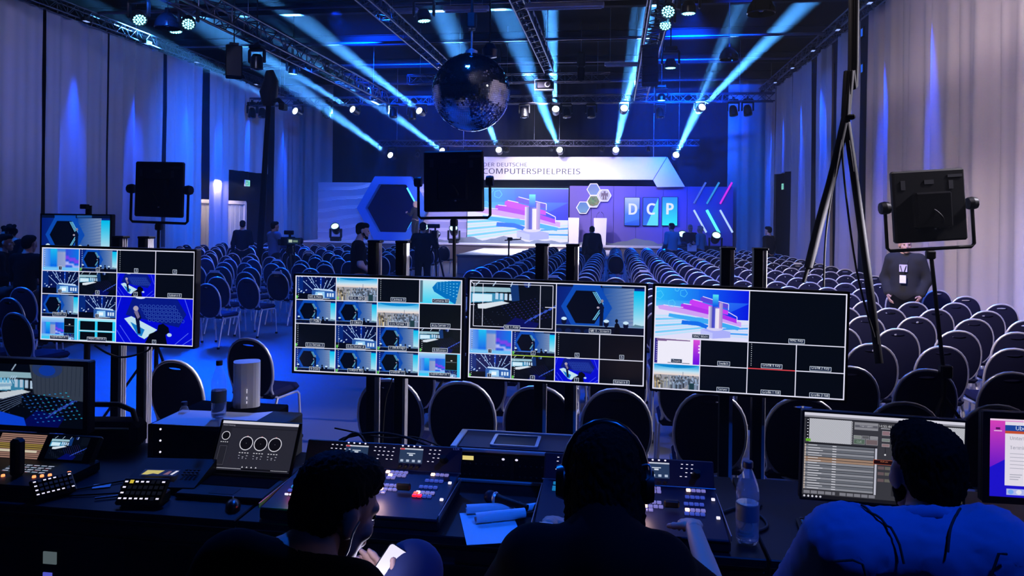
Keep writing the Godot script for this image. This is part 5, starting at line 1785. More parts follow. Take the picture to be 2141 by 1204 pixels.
func left_side() -> void:
	# lighting console
	var t := thing("lighting_console", "black lighting console with two small screens at the left end of the desk", "console", Vector3(-2.66, 0.752, -3.0))
	put("body", MB.new().box(Vector3(0, 0.025, 0.05), Vector3(0.64, 0.05, 0.36), 0.008), M.black, t)
	var hood := put("screen_hood", MB.new().box(Vector3(0, 0.065, 0), Vector3(0.62, 0.15, 0.03), 0.008), M.black, t, Vector3(0, 0.03, -0.08), Vector3(-0.6, 0, 0))
	var lst := Pic.new(200, 110, rgb(60, 40, 40))
	for i in 13:
		lst.rect(0, i * 8.4, 200, 6, rgb(170, 130, 115) if i not in [5, 6, 7] else rgb(165, 140, 70))
		lst.rect(0, i * 8.4 + 6, 200, 2.4, rgb(20, 12, 20))
	lst.rect(20, 70, 165, 10, rgb(225, 215, 190))
	flat_screen(hood, 0.235, 0.115, screen_mat("list_screen", lst.im, 0.75), Vector3(-0.08, 0.07, 0.0165), "list_screen")
	var aud := pic_audience()
	flat_screen(hood, 0.19, 0.105, screen_mat("console_picture", aud.im, 0.95), Vector3(0.165, 0.075, 0.0165), "picture_screen")
	var keys := Pic.new(160, 80, rgb(10, 14, 24))
	for r in 5:
		for k in 6:
			keys.rect(6 + k * 26, 5 + r * 15, 20, 4, rgb(200, 210, 235))
			keys.rect(6 + k * 26, 10 + r * 15, 14, 3, [rgb(120, 40, 50), rgb(20, 80, 110), rgb(150, 160, 190)][(r + k) % 3])
	keys.rect(20, 72, 110, 5, rgb(235, 238, 250))
	flat_screen(t, 0.22, 0.1, screen_mat("console_keys", keys.im, 0.85), Vector3(0.1, 0.054, 0.06), "key_screen").rotation.x = -PI / 2 + 0.15
	put("fader_handle", MB.new().box(Vector3(0.11, 0.13, 0.12), Vector3(0.05, 0.16, 0.05), 0.012), M.black, t)
	for q in [[-0.1, 0.05], [-0.085, 0.02], [-0.09, 0.1], [-0.085, 0.14], [0.06, 0.14], [0.2, 0.13], [0.225, 0.115], [0.25, 0.1], [0.36 - 0.05, 0.06]]:
		put("lit_button", MB.new().lathe([Vector2(0.008, 0), Vector2(0.007, 0.008), Vector2(0, 0.01)], 10), M.amber, t, Vector3(q[0], 0.05, q[1]))
	for k in 10: put("fader_cap", MB.new().box(Vector3(-0.29 + k * 0.022, 0.062, 0.1 + 0.03 * sin(k * 2.0)), Vector3(0.012, 0.02, 0.02), 0.003), M.black, t)
	# monitor above it
	var im := Pic.new(400, 230, rgb(20, 36, 70))
	im.paste(aud, 0, 0, 400, 230)
	im.soften(3)
	im.poly([180, 0, 400, 0, 400, 130, 200, 110], rgb(56, 66, 84))
	for i in 12: im.line(190 + i * 18, 0, 196 + i * 17, 112, 2, rgb(40, 50, 68))
	im.disc(252, 14, 62, 34, rgb(40, 60, 110))
	im.disc(252, 20, 34, 20, rgb(16, 60, 170))
	for r in 8:
		for k in 9:
			im.rect(150 + r * 9 + k * 22, 122 + r * 13 - k * 3, 8, 3, rgb(40, 120 + (k * 17) % 70, 225))
	for r in 6: im.line(20, 150 + r * 12, 150, 112 + r * 6, 2, rgb(110, 130, 170))
	im.poly([0, 210, 60, 180, 160, 200, 170, 230, 0, 230], rgb(10, 70, 230))
	for k in 3:
		im.line(110 + k * 9, 44, 100 + k * 9, 60, 3, rgb(190, 225, 255))
		im.line(100 + k * 9, 60, 108 + k * 9, 74, 3, rgb(190, 225, 255))
	for k in 3: im.rect(60 + k * 14, 54, 10, 18, rgb(120, 200, 240))
	im.poly([0, 80, 110, 74, 110, 84, 0, 94], rgb(150, 190, 220))
	im.soften(2)
	var m0 := monitor("black monitor showing rows of seats, at the left edge above the console", Vector3(-2.79, 1.05, -3.25), 0.53, 0.3, im.im, "hall_monitor", 0.75, 0.026)
	put("foot", MB.new().box(Vector3(0, -0.29, -0.03), Vector3(0.24, 0.012, 0.16), 0.004), M.black, m0)
	put("neck", MB.new().box(Vector3(0, -0.2, -0.06), Vector3(0.06, 0.19, 0.02), 0.004), M.black, m0)
	# key pads and the small panel with a yellow display
	deck_keys("small key pad of white picture keys and one yellow key", Vector3(-1.9, 0.752, -2.77), 0.12, 0.75, 1.0, true)
	deck_keys("small key pad turned sideways beside the lighting console", Vector3(-2.3, 0.752, -2.8), 1.0, 0.7, 0.85, false)
	t = thing("desk_panel", "dark desk panel with a yellow and white display behind the key pad", "control panel", Vector3(-1.93, 0.752, -3.02), 0.1)
	put("body", MB.new().prism(PackedVector2Array([Vector2(0.1, 0), Vector2(-0.12, 0), Vector2(-0.12, 0.075), Vector2(0.1, 0.025)]), -0.16, 0.16), M.panel_body, t, Vector3.ZERO, Vector3(0, -PI / 2, 0))
	var yd := Pic.new(120, 40, rgb(10, 10, 14))
	yd.poly([4, 34, 12, 6, 70, 6, 58, 30, 40, 26, 24, 34], rgb(205, 190, 80))
	yd.poly([74, 32, 86, 10, 96, 10, 92, 32], rgb(130, 90, 80))
	yd.poly([98, 30, 108, 6, 118, 6, 106, 34], rgb(225, 225, 235))
	flat_screen(t, 0.16, 0.05, screen_mat("yellow_display", yd.im, 0.9), Vector3(-0.03, 0.058, 0.02), "display").rotation.x = -PI / 2 + 0.22
	for k in 12: put("button", MB.new().box(Vector3(0.075 + (k % 4) * 0.018, 0.062 - (k / 4) * 0.004, -0.01 + (k / 4) * 0.018), Vector3(0.012, 0.006, 0.01), 0.002), M.black_shiny, t)
	# equipment bag, equipment box with paper
	t = thing("equipment_bag", "black equipment bag with a carrying handle left of the white paper", "bag", Vector3(-2.55, 0.752, -3.45), 0.15)
	put("body", MB.new().box(Vector3(0, 0.07, 0), Vector3(0.36, 0.14, 0.16), 0.03), M.black_matt, t)
	put("handle", MB.new().tube([Vector3(-0.15, 0.12, 0), Vector3(-0.13, 0.185, 0), Vector3(-0.06, 0.215, 0), Vector3(0.06, 0.215, 0), Vector3(0.13, 0.185, 0), Vector3(0.15, 0.12, 0)], 0.014, 8), M.black, t)
	put("zip", MB.new().box(Vector3(0, 0.115, 0.081), Vector3(0.3, 0.008, 0.004)), M.silver, t)
	t = thing("rack_case", "low black rack case with small lights in its front, paper on top", "case", Vector3(-1.97, 0.752, -3.4))
	put("body", MB.new().box(Vector3(0, 0.0875, -0.14), Vector3(0.5, 0.175, 0.46), 0.006), M.black_matt, t)
	put("front_frame", MB.new().prism(round_rect(0.5, 0.175, 0.006), 0.0, 0.012, round_rect(0.46, 0.14, 0.004)), M.black, t, Vector3(0, 0.0875, 0.09))
	for k in 3: put("status_light", MB.new().ball(Vector3.ZERO, Vector3.ONE * 0.005, 8, 6), M.dot_white, t, Vector3(-0.19, 0.15 - k * 0.055, 0.094))
	put("status_light", MB.new().ball(Vector3.ZERO, Vector3.ONE * 0.008, 8, 6), M.dot_cyan, t, Vector3(0.19, 0.15, 0.094))
	one("paper_sheet", MB.new().box(Vector3.ZERO, Vector3(0.44, 0.0015, 0.26)), M.paper, "large white sheet lying flat on the rack case, under the bottle", "paper", Vector3(-1.98, 0.929, -3.43), Vector3(0, 0.02, 0))
	one("paper_sheet", MB.new().box(Vector3.ZERO, Vector3(0.26, 0.0015, 0.2)), M.paper, "white sheet turned askew at the right of the rack case", "paper", Vector3(-1.79, 0.932, -3.45), Vector3(0, 0.5, 0))
	t = thing("grey_case", "grey-green box standing right behind the laptop lid", "box", Vector3(-1.62, 0.752, -3.44))
	put("body", MB.new().box(Vector3(0, 0.1, 0), Vector3(0.16, 0.2, 0.2), 0.006), M.grey_case, t)
	put("lid_seam", MB.new().box(Vector3(0, 0.16, 0.101), Vector3(0.15, 0.004, 0.002)), M.black, t)
	# white router box
	t = thing("router_box", "white upright router box with six tiny lights on the rack case", "router", Vector3(-1.925, 0.9285, -3.7))
	var ring := PackedVector2Array()
	for i in 24:
		var a := TAU * i / 24
		ring.append(Vector2(signf(cos(a)) * absf(cos(a)) ** 0.6 * 0.068, signf(sin(a)) * absf(sin(a)) ** 0.6 * 0.062))
	put("body", MB.new().prism(ring, 0.0, 0.235), M.white, t, Vector3.ZERO, Vector3(-PI / 2, 0.5, 0))
	for q in [0.1, 0.092, 0.084, 0.06, 0.052, 0.036, 0.03]: put("status_light", MB.new().ball(Vector3.ZERO, Vector3.ONE * 0.0028, 6, 4), M.dot_white, t, Vector3(0.034, q, 0.064))
	bottle("clear water bottle standing on the white sheet, half full", Vector3(-1.925, 0.931, -3.42), 0.29, 0.036)
	bottle("small clear bottle behind the left corner of the white sheet", Vector3(-2.17, 0.752, -3.52), 0.23, 0.036)
	bottle("clear water bottle standing on the desk right of the switcher panel", Vector3(0.5, 0.752, -2.83), 0.305, 0.042)
	# bits
	for q in [[-1.64, -2.93, 0.5, "thin pale pen beside the yellow display panel"], [-2.08, -2.83, 0.5, "thin pale pen right of the sideways key pad"]]:
		one("pen", MB.new().bar(Vector3(-0.05, 0.006, 0), Vector3(0.05, 0.006, 0), 0.0045, 8), M.silver, q[3], "pen", Vector3(q[0], 0.752, q[1]), Vector3(0, q[2], 0))
	t = thing("computer_mouse", "small dark computer mouse before the laptop", "mouse", Vector3(-1.52, 0.752, -2.82), 0.5)
	put("shell", MB.new().ball(Vector3(0, 0.008, 0), Vector3(0.03, 0.028, 0.05), 14, 8), M.black_shiny, t)
	put("wheel", MB.new().lathe([Vector2(0.008, -0.003), Vector2(0.009, 0), Vector2(0.008, 0.003)], 10), M.silver, t, Vector3(0, 0.032, -0.02), Vector3(0, 0, PI / 2))
	one("paper_note", MB.new().box(Vector3.ZERO, Vector3(0.07, 0.002, 0.05)), M.paper, "small paper note behind the sideways key pad", "paper", Vector3(-2.2, 0.754, -2.95), Vector3(0, 0.5, 0))
	# rack under the desk with pale label plates
	t = thing("floor_rack", "dark equipment rack under the left table with two pale plates", "rack", Vector3(-2.3, 0, -3.05))
	put("body", MB.new().box(Vector3(0, 0.31, 0), Vector3(0.62, 0.62, 0.5), 0.01), M.black, t)
	put("plate", MB.new().box(Vector3(-0.02, 0.5, 0.252), Vector3(0.06, 0.05, 0.006)), glow("plate_dim", Color(0.42, 0.48, 0.5), 0.5), t)
	put("plate", MB.new().box(Vector3(-0.03, 0.42, 0.252), Vector3(0.04, 0.035, 0.006)), glow("plate_blue", Color(0.4, 0.42, 0.95), 0.6), t)


func bottle(label: String, at: Vector3, h: float, r: float) -> void:
	var t := thing("water_bottle", label, "bottle", at)
	var prof := []
	for q in [[0.55, 0.0], [0.85, 0.02], [0.98, 0.06], [1.0, 0.12], [0.97, 0.2], [1.0, 0.26], [1.0, 0.5], [0.93, 0.53], [1.0, 0.56], [0.98, 0.66], [0.8, 0.76], [0.5, 0.86], [0.36, 0.9], [0.36, 0.93]]: prof.append(Vector2(q[0] * r, q[1] * h))
	if not M.has("bottle_plastic"):
		var m := mat("bottle_plastic", Color(0.85, 0.9, 1.0, 0.16), 0.06)
		m.transparency = BaseMaterial3D.TRANSPARENCY_ALPHA
		var w := mat("bottle_water", Color(0.9, 0.95, 1.0, 0.05), 0.02)
		w.refraction_enabled = true
		w.refraction_scale = 0.033
		mat("bottle_label", Color(0.3, 0.34, 0.42), 0.6)
	put("shell", MB.new().lathe(prof, 24), M.bottle_plastic, t)
	put("water", MB.new().lathe([Vector2(0, 0.008), Vector2(0.5 * r, 0.008), Vector2(0.8 * r, 0.028 * h + 0.004), Vector2(0.94 * r, 0.08 * h), Vector2(0.94 * r, 0.5 * h), Vector2(0, 0.5 * h)], 24), M.bottle_water, t)
	put("cap", MB.new().lathe([Vector2(0.42 * r, 0.92 * h), Vector2(0.44 * r, 0.93 * h), Vector2(0.44 * r, 0.99 * h), Vector2(0.38 * r, h), Vector2(0, h)], 16), mat("bottle_cap", Color(0.04, 0.06, 0.16), 0.5), t)
	put("label", MB.new().lathe([Vector2(1.01 * r, 0.3 * h), Vector2(1.01 * r, 0.49 * h)], 24), M.bottle_label, t)


func middle_things() -> void:
	# laptop
	var t := thing("laptop", "open black laptop showing three white dials on a dark page", "laptop", Vector3(-1.62, 0.752, -3.05), 0.0)
	put("base", MB.new().box(Vector3(0, 0.011, 0.04), Vector3(0.39, 0.02, 0.26), 0.005), M.black, t)
	put("keyboard", MB.new().box(Vector3(0, 0.022, 0.0), Vector3(0.34, 0.003, 0.12), 0.001), M.black_matt, t)
	put("touchpad", MB.new().box(Vector3(0, 0.0215, 0.115), Vector3(0.11, 0.002, 0.07), 0.001), M.panel_body, t)
	var lid := put("lid", MB.new().box(Vector3(0, 0.122, -0.006), Vector3(0.4, 0.245, 0.009), 0.004), M.black, t, Vector3(0, 0.016, -0.09), Vector3(-0.5, 0, 0))
	var lp := Pic.new(512, 310, rgb(44, 44, 56))
	lp.rect(0, 0, 512, 18, rgb(228, 226, 240))
	lp.text("Kamera Steuerung", 8, 34, 7, rgb(200, 200, 215), 0.0)
	lp.rect(0, 40, 512, 3, rgb(24, 24, 32))
	lp.rect(0, 44, 74, 250, rgb(38, 38, 48))
	lp.ring(42, 96, 26, 4, rgb(235, 235, 245))
	lp.disc(42, 96, 23, 23, rgb(14, 14, 18))
	for i in 4: lp.rect(16 + i * 14, 134, 8, 5, rgb(220, 220, 230))
	lp.frame(18, 160, 50, 120, 2, rgb(90, 90, 104))
	for k in 3:
		var cx := 190 + k * 96
		lp.ring(cx, 138, 42, 5, rgb(240, 238, 250))
		lp.disc(cx, 138, 39, 39, rgb(16, 15, 22))
		lp.rect(cx - 4, 90, 8, 4, rgb(200, 120, 130))
		lp.disc(cx, 138, 2, 2, rgb(150, 150, 160))
		for i in 4: lp.rect(cx - 34 + i * 18, 196, 10, 5, rgb(225, 225, 235))
		for i in 3: lp.rect(cx - 34 + i * 26, 214 + (i % 2) * 8, 10, 4, rgb(190, 190, 205))
		for i in 3: lp.rect(cx - 30 + i * 24, 230, 6, 5, rgb(170, 170, 190))
	for i in 4: lp.poly([194 + i * 30, 290, 200 + i * 30, 280, 206 + i * 30, 290], rgb(230, 230, 240))
	lp.rect(0, 294, 512, 10, rgb(18, 18, 26))
	for i in 24: lp.rect(4 + i * 8, 296, 5, 5, rgb(215, 215, 230))
	for i in 14: lp.rect(390 + i * 8, 297, 6, 3, rgb(215, 215, 230))
	flat_screen(lid, 0.372, 0.22, screen_mat("laptop_screen", lp.im, 0.8), Vector3(0, 0.128, -0.0005), "screen")
	# rack units between the two switchers
	t = thing("communication_rack", "silver edged case with two black units between the switcher panels", "case", Vector3(-0.44, 0.752, -3.28))
	var hh := 0.15
	put("body", MB.new().box(Vector3(0, hh / 2, -0.13), Vector3(0.54, hh, 0.26), 0.004), M.black, t)
	for y in [0.008, hh - 0.006]: put("front_rail", MB.new().box(Vector3(0, y, 0.006), Vector3(0.55, 0.016, 0.014), 0.004), M.silver, t)
	for q in [[Vector3(-0.27, hh + 0.004, -0.13), Vector3(0.03, 0.01, 0.27)], [Vector3(0.27, hh + 0.004, -0.13), Vector3(0.03, 0.01, 0.27)], [Vector3(0, hh + 0.004, -0.26), Vector3(0.55, 0.01, 0.014)]]: put("lid_edge", MB.new().box(q[0], q[1], 0.003), M.silver, t)
	put("lid_plate", MB.new().box(Vector3(0, hh + 0.002, -0.13), Vector3(0.5, 0.004, 0.24)), M.panel_face, t)
	put("dish_rim", MB.new().prism(round_rect(0.22, 0.17, 0.01), 0.0, 0.008, round_rect(0.19, 0.15, 0.006)), M.silver, t, Vector3(0.0, hh + 0.004, -0.12), Vector3(-PI / 2, 0, 0))
	put("dish_plate", MB.new().box(Vector3(0.0, hh + 0.005, -0.12), Vector3(0.2, 0.003, 0.15)), M.desk_top, t)
	for s in [-1.0, 1.0]:
		var unit := put("unit", MB.new().box(Vector3(s * 0.125, 0.075, 0.002), Vector3(0.23, 0.1, 0.012), 0.003), M.black_matt, t)
		for k in 8:
			for r in 2: put("knob", MB.new().box(Vector3(s * 0.125 - 0.09 + k * 0.025, 0.085 - r * 0.048, 0.01), Vector3(0.008, 0.008, 0.006), 0.002), M.panel_body, unit)
		put("display", MB.new().box(Vector3(s * 0.125 - 0.075 if s < 0 else 0.175, 0.11, 0.01), Vector3(0.05, 0.018, 0.002)), M.display_yellow if s < 0 else M.display_white, unit)
		put("lamp", MB.new().ball(Vector3(s * 0.03 - 0.01, 0.112, 0.01), Vector3(0.007, 0.005, 0.004), 8, 5), M.display_white, unit)
	# papers and microphone
	one("paper_sheet", MB.new().box(Vector3.ZERO, Vector3(0.21, 0.0015, 0.29)), M.paper, "white sheet hanging slightly over the desk edge under the rolled papers", "paper", Vector3(-0.46, 0.754, -2.81), Vector3(0, 0.3, 0))
	var k := 0
	for q in [[-0.43, -2.87, 0.42, 0.02, "curled paper roll lying nearest on the sheet"], [-0.47, -2.95, 0.3, 0.017, "flatter curled paper behind the nearer roll"], [-0.33, -2.98, 0.55, 0.015, "short paper roll leaning by the microphone grip"]]:
		var roll := MB.new()
		var r: float = q[3]
		var len: float = [0.2, 0.22, 0.14][k]
		for i in 14:
			var a0 := -0.4 + 4.9 * i / 14
			var a1 := -0.4 + 4.9 * (i + 1) / 14
			var p := func(a: float, x: float) -> Vector3: return Vector3(x, r + cos(a) * r * 0.98, sin(a) * r * (1.5 if k == 1 else 1.1))
			var nn := Vector3(0, cos((a0 + a1) / 2), sin((a0 + a1) / 2))
			roll.quad(p.call(a0, -len / 2), p.call(a0, len / 2), p.call(a1, len / 2), p.call(a1, -len / 2), nn)
		one("paper_roll", roll, M.paper, "white " + q[4], "paper", Vector3(q[0], 0.756, q[1]), Vector3(0, q[2], 0))
		k += 1
	t = thing("hand_microphone", "black hand microphone with a round head lying on the papers", "microphone", Vector3(-0.49, 0.8, -2.99), -0.35)
	put("grille", MB.new().ball(Vector3.ZERO, Vector3(0.027, 0.027, 0.027), 16, 10), M.panel_face, t)
	put("collar", MB.new().lathe([Vector2(0.024, 0), Vector2(0.026, 0.006), Vector2(0.022, 0.014)], 16), M.silver, t, Vector3(0.018, 0, 0), Vector3(0, 0, -PI / 2))
	put("handle", MB.new().tube([Vector3(0.025, 0, 0), Vector3(0.06, -0.004, 0), Vector3(0.17, -0.012, 0)], [0.021, 0.018, 0.013], 14), M.black, t)
	# cables
	var cables := [["thin black cable looping beside the sideways key pad", [Vector3(-2.3, 0.757, -2.86), Vector3(-2.1, 0.757, -3.05), Vector3(-1.98, 0.757, -3.08), Vector3(-1.95, 0.757, -2.98), Vector3(-2.02, 0.757, -2.9), Vector3(-2.25, 0.757, -2.82)], 0.004],
		["tangle of black cable behind the first switcher panel", [Vector3(-1.36, 0.757, -3.35), Vector3(-1.3, 0.84, -3.4), Vector3(-1.22, 0.9, -3.42), Vector3(-1.16, 0.84, -3.4), Vector3(-1.22, 0.79, -3.38), Vector3(-1.3, 0.86, -3.42), Vector3(-1.1, 0.9, -3.44), Vector3(-0.9, 0.86, -3.45), Vector3(-0.76, 0.8, -3.4)], 0.007],
		["pale thin cable running from the four by four monitor down to the desk", [Vector3(-1.35, 0.9, -3.48), Vector3(-1.1, 0.86, -3.5), Vector3(-0.95, 0.87, -3.5), Vector3(-0.8, 0.84, -3.46)], 0.004],
		["black cable loop on the desk beside the right bottle", [Vector3(0.45, 0.757, -3.1), Vector3(0.53, 0.757, -3.16), Vector3(0.6, 0.757, -3.08), Vector3(0.6, 0.757, -2.98), Vector3(0.53, 0.757, -2.93), Vector3(0.5, 0.757, -3.02), Vector3(0.62, 0.757, -3.2)], 0.006],
		["black cable hanging from the leftmost multiview down its stand", [Vector3(-3.1, 1.14, -4.08), Vector3(-3.0, 1.1, -4.06), Vector3(-2.9, 1.08, -4.06), Vector3(-2.75, 1.12, -4.06), Vector3(-2.72, 1.16, -4.06)], 0.006],
		["thin black cable hanging across the right post of the four by four monitor", [Vector3(-1.22, 1.08, -4.06), Vector3(-1.25, 0.98, -4.06), Vector3(-1.28, 0.85, -4.06), Vector3(-1.3, 0.4, -4.06)], 0.004]]
	for c in cables: one("cable", MB.new().tube(spline(c[1]), c[2], 6), M.rubber, c[0], "cable")


func spline(p: Array, n := 6) -> Array:
	var out := []
	for i in p.size() - 1:
		var a: Vector3 = p[maxi(i - 1, 0)]
		var b: Vector3 = p[i]
		var c: Vector3 = p[i + 1]
		var d: Vector3 = p[mini(i + 2, p.size() - 1)]
		for k in n: out.append(b.cubic_interpolate(c, a, d, float(k) / n))
	out.append(p[-1])
	return out


func right_side() -> void:
	var p := Pic.new(700, 394, rgb(62, 62, 68))
	p.rect(0, 0, 700, 14, rgb(232, 230, 245))
	p.rect(0, 14, 700, 8, rgb(150, 150, 162))
	p.rect(0, 24, 700, 3, rgb(30, 30, 36))
	for e in [[24, 28, 186, 108], [522, 28, 178, 108]]:
		p.rect(e[0], e[1], e[2], e[3], rgb(170, 172, 182))
		for y in range(0, int(e[3]), 4):
			for x in range(0, int(e[2]), 8): p.rect(e[0] + x + (y % 8), e[1] + y, 4, 4, rgb(225, 226, 235))
		p.rect(e[0] - 13, e[1], 12, e[3] - 8, rgb(10, 10, 14))
		for i in 7: p.rect(e[0] - 9, e[1] + 4 + i * 14, 5, 5, rgb(235, 235, 245))
	p.rect(10, 122, 22, 12, rgb(110, 190, 50))
	p.rect(224, 32, 104, 34, rgb(150, 150, 158))
	p.rect(226, 44, 100, 11, rgb(100, 100, 110))
	p.text("1 Audio Spuren", 276, 53, 6, rgb(235, 235, 245))
	p.text("14:55:44", 358, 48, 11, rgb(245, 245, 250))
	p.rect(340, 52, 40, 3, rgb(200, 200, 210))
	for e in [[222, 92, 34, 14, rgb(140, 146, 142)], [258, 92, 32, 14, rgb(100, 100, 104)], [294, 92, 34, 14, rgb(150, 150, 156)], [222, 108, 50, 24, rgb(92, 112, 98)], [276, 108, 52, 24, rgb(120, 104, 108)], [346, 64, 34, 20, rgb(150, 120, 128)], [346, 98, 34, 14, rgb(130, 140, 136)], [346, 122, 34, 14, rgb(150, 124, 128)]]:
		p.rect(e[0], e[1], e[2], e[3], rgb(210, 210, 220))
		p.rect(e[0] + 1, e[1] + 1, e[2] - 2, e[3] - 2, e[4])
	p.text("CUE", 247, 125, 9, rgb(200, 215, 205))
	p.rect(8, 140, 318, 4, rgb(20, 20, 24))
	for i in 18:
		var y := 146 + i * 11.6
		var c := rgb(150, 152, 162) if i % 2 else rgb(110, 114, 124)
		if i in [5, 6]: c = rgb(170, 140, 120)
		p.rect(6, y, 308, 10, c)
		p.rect(6, y, 6, 10, rgb(205, 190, 180))
		p.rect(22, y + 3, 40 + (i * 13) % 30, 3, rgb(225, 225, 235))
		p.rect(130, y + 3, 18, 4, rgb(225, 225, 235))
		p.rect(6, y + 10, 308, 1.6, rgb(24, 24, 30))
	p.rect(318, 146, 9, 212, rgb(205, 206, 222))
	p.rect(312, 196, 82, 22, rgb(190, 90, 60))
	p.rect(314, 198, 80, 18, rgb(30, 12, 10))
	p.text("PLAYLIST", 360, 207, 6, rgb(250, 150, 100))
	for e in [[332, 226], [332, 252], [332, 282]]:
		p.rect(e[0], e[1], 28, 14, rgb(110, 92, 96))
		p.rect(e[0] + 31, e[1], 24, 14, rgb(110, 108, 100))
	p.line(362, 136, 362, 170, 1.5, rgb(30, 30, 34))
	p.disc(362, 172, 4, 4, rgb(240, 240, 245))
	for i in 10: p.rect(8 + i * 32, 360, 28 if i not in [4] else 12, 14, rgb(135, 135, 145))
	p.rect(0, 378, 700, 16, rgb(26, 26, 32))
	for i in 5: p.disc(12 + i * 18, 386, 5, 5, rgb(220, 220, 235))
	for i in 6: p.rect(600 + i * 15, 384, 9, 5, rgb(220, 220, 235))
	p.rect(394, 150, 306, 208, rgb(44, 44, 48))
	for i in 5: p.rect(520 + i * 34, 140, 22, 4, rgb(215, 215, 225))
	for i in 2: p.rect(620 + i * 38, 356, 34, 14, rgb(165, 165, 172))
	var m := monitor("computer monitor with playlist rows behind the head of the right operator", Vector3(1.025, 1.035, -3.0), 0.58, 0.331, p.im, "playlist_screen", 0.78, 0.008, 0.03)
	m.rotation.z = -0.022
	put("neck", MB.new().box(Vector3(0, -0.22, -0.05), Vector3(0.08, 0.16, 0.02), 0.004), M.black, m)
	put("foot", MB.new().box(Vector3(0, -0.296, -0.02), Vector3(0.24, 0.012, 0.17), 0.004), M.black, m)
	area(Vector3(1.02, 1.06, -2.96), Vector3(1.02, 1.0, 0), Color(0.75, 0.75, 0.95), 0.05, 0.58, 0.33)
	var q := Pic.new(400, 300, rgb(60, 20, 220))
	q.grad(0, 0, 400, 300, rgb(225, 70, 190), rgb(40, 0, 220))
	q.poly([0, 190, 60, 150, 120, 190, 200, 140, 400, 220, 400, 300, 0, 300], rgb(30, 20, 210))
	q.rect(0, 0, 400, 8, rgb(240, 215, 240))
	q.rect(50, 10, 350, 246, rgb(232, 226, 240))
	q.rect(50, 24, 350, 22, rgb(30, 70, 160))
	q.text("Übersicht", 84, 42, 14, rgb(240, 240, 250), 0.0)
	q.rect(50, 46, 350, 10, rgb(200, 80, 50))
	q.text("Unterlagen", 66, 84, 12, rgb(160, 160, 175), 0.0)
	q.text("Termine", 66, 116, 12, rgb(160, 160, 175), 0.0)
	for i in 5: q.rect(66, 132 + i * 14, 90, 2, rgb(170, 170, 185))
	for i in 3: q.rect(66, 212 + i * 9, 40 - i * 6, 3, rgb(170, 170, 185))
	q.rect(56, 268, 300, 24, rgb(180, 190, 245))
	for i in 8: q.disc(70 + i * 26, 280, 9, 9, [rgb(120, 170, 250), rgb(230, 230, 245), rgb(250, 200, 90), rgb(150, 230, 160)][i % 4])
	q.rect(20, 34, 14, 8, rgb(90, 20, 100))
	q.rect(14, 46, 26, 3, rgb(240, 220, 240))
	var m2 := monitor("computer monitor with a pink and blue page at the right edge", Vector3(1.61, 1.075, -2.98), 0.43, 0.29, q.im, "page_screen", 0.9, 0.025, 0.035)
	put("foot", MB.new().box(Vector3(0, -0.316, -0.02), Vector3(0.22, 0.012, 0.16), 0.004), M.black, m2)
	put("neck", MB.new().box(Vector3(0, -0.24, -0.05), Vector3(0.07, 0.16, 0.02), 0.004), M.black, m2)
	area(Vector3(1.61, 1.08, -2.93), Vector3(1.3, 0.8, -2.0), Color(0.8, 0.45, 0.95), 0.06, 0.42, 0.28)
	# keyboard
	var t := thing("computer_keyboard", "black keyboard left of the right operator, before the playlist monitor", "keyboard", Vector3(0.94, 0.752, -2.98), -0.1)
	put("base", MB.new().box(Vector3(0, 0.008, 0), Vector3(0.44, 0.016, 0.14), 0.004), M.black, t)
	var cap := MB.new().box(Vector3.ZERO, Vector3(0.015, 0.007, 0.015), 0.003).done()
	for r in 6:
		for k in 22: put("key", cap, M.key_cap if M.has("key_cap") else mat("key_cap", Color(0.09, 0.09, 0.1), 0.4), t, Vector3(-0.2 + k * 0.019, 0.019, -0.055 + r * 0.021))
	# silver laptop lying closed, trackball pad
	t = thing("closed_laptop", "closed silver laptop lying under the pink page monitor", "laptop", Vector3(1.42, 0.752, -3.2), 0.35)
	put("shell", MB.new().prism(round_rect(0.31, 0.21, 0.012), 0.0, 0.016), M.silver, t, Vector3.ZERO, Vector3(-PI / 2, 0, 0))
	put("emblem", MB.new().prism(round_rect(0.02, 0.03, 0.009), 0.016, 0.0166), M.black, t, Vector3.ZERO, Vector3(-PI / 2, 0, 0))
	t = thing("jog_controller", "beige rounded desk controller with a round dial at the right edge", "controller", Vector3(1.62, 0.752, -2.9), 0.25)
	put("body", MB.new().prism(round_rect(0.34, 0.3, 0.07, 8), 0.0, 0.04), M.beige, t, Vector3.ZERO, Vector3(-PI / 2 + 0.06, 0, 0))
	put("dial", MB.new().lathe([Vector2(0.05, 0.04), Vector2(0.05, 0.05), Vector2(0.045, 0.055), Vector2(0, 0.055)], 24), M.set_pale, t, Vector3(-0.02, 0.0, 0.0))
	put("button", MB.new().prism(round_rect(0.03, 0.022, 0.008), 0.0, 0.006), M.black, t, Vector3(-0.11, 0.044, 0.06), Vector3(-PI / 2, 0.2, 0))
	put("button_face", MB.new().prism(round_rect(0.022, 0.015, 0.006), 0.0, 0.007), M.white, t, Vector3(-0.11, 0.044, 0.06), Vector3(-PI / 2, 0.2, 0))
	one("cable", MB.new().tube(spline([Vector3(1.2, 0.77, -3.2), Vector3(1.34, 0.775, -3.12), Vector3(1.42, 0.775, -3.05), Vector3(1.5, 0.775, -3.0)]), 0.006, 6), M.rubber, "dark cable lying over the closed silver laptop", "cable")


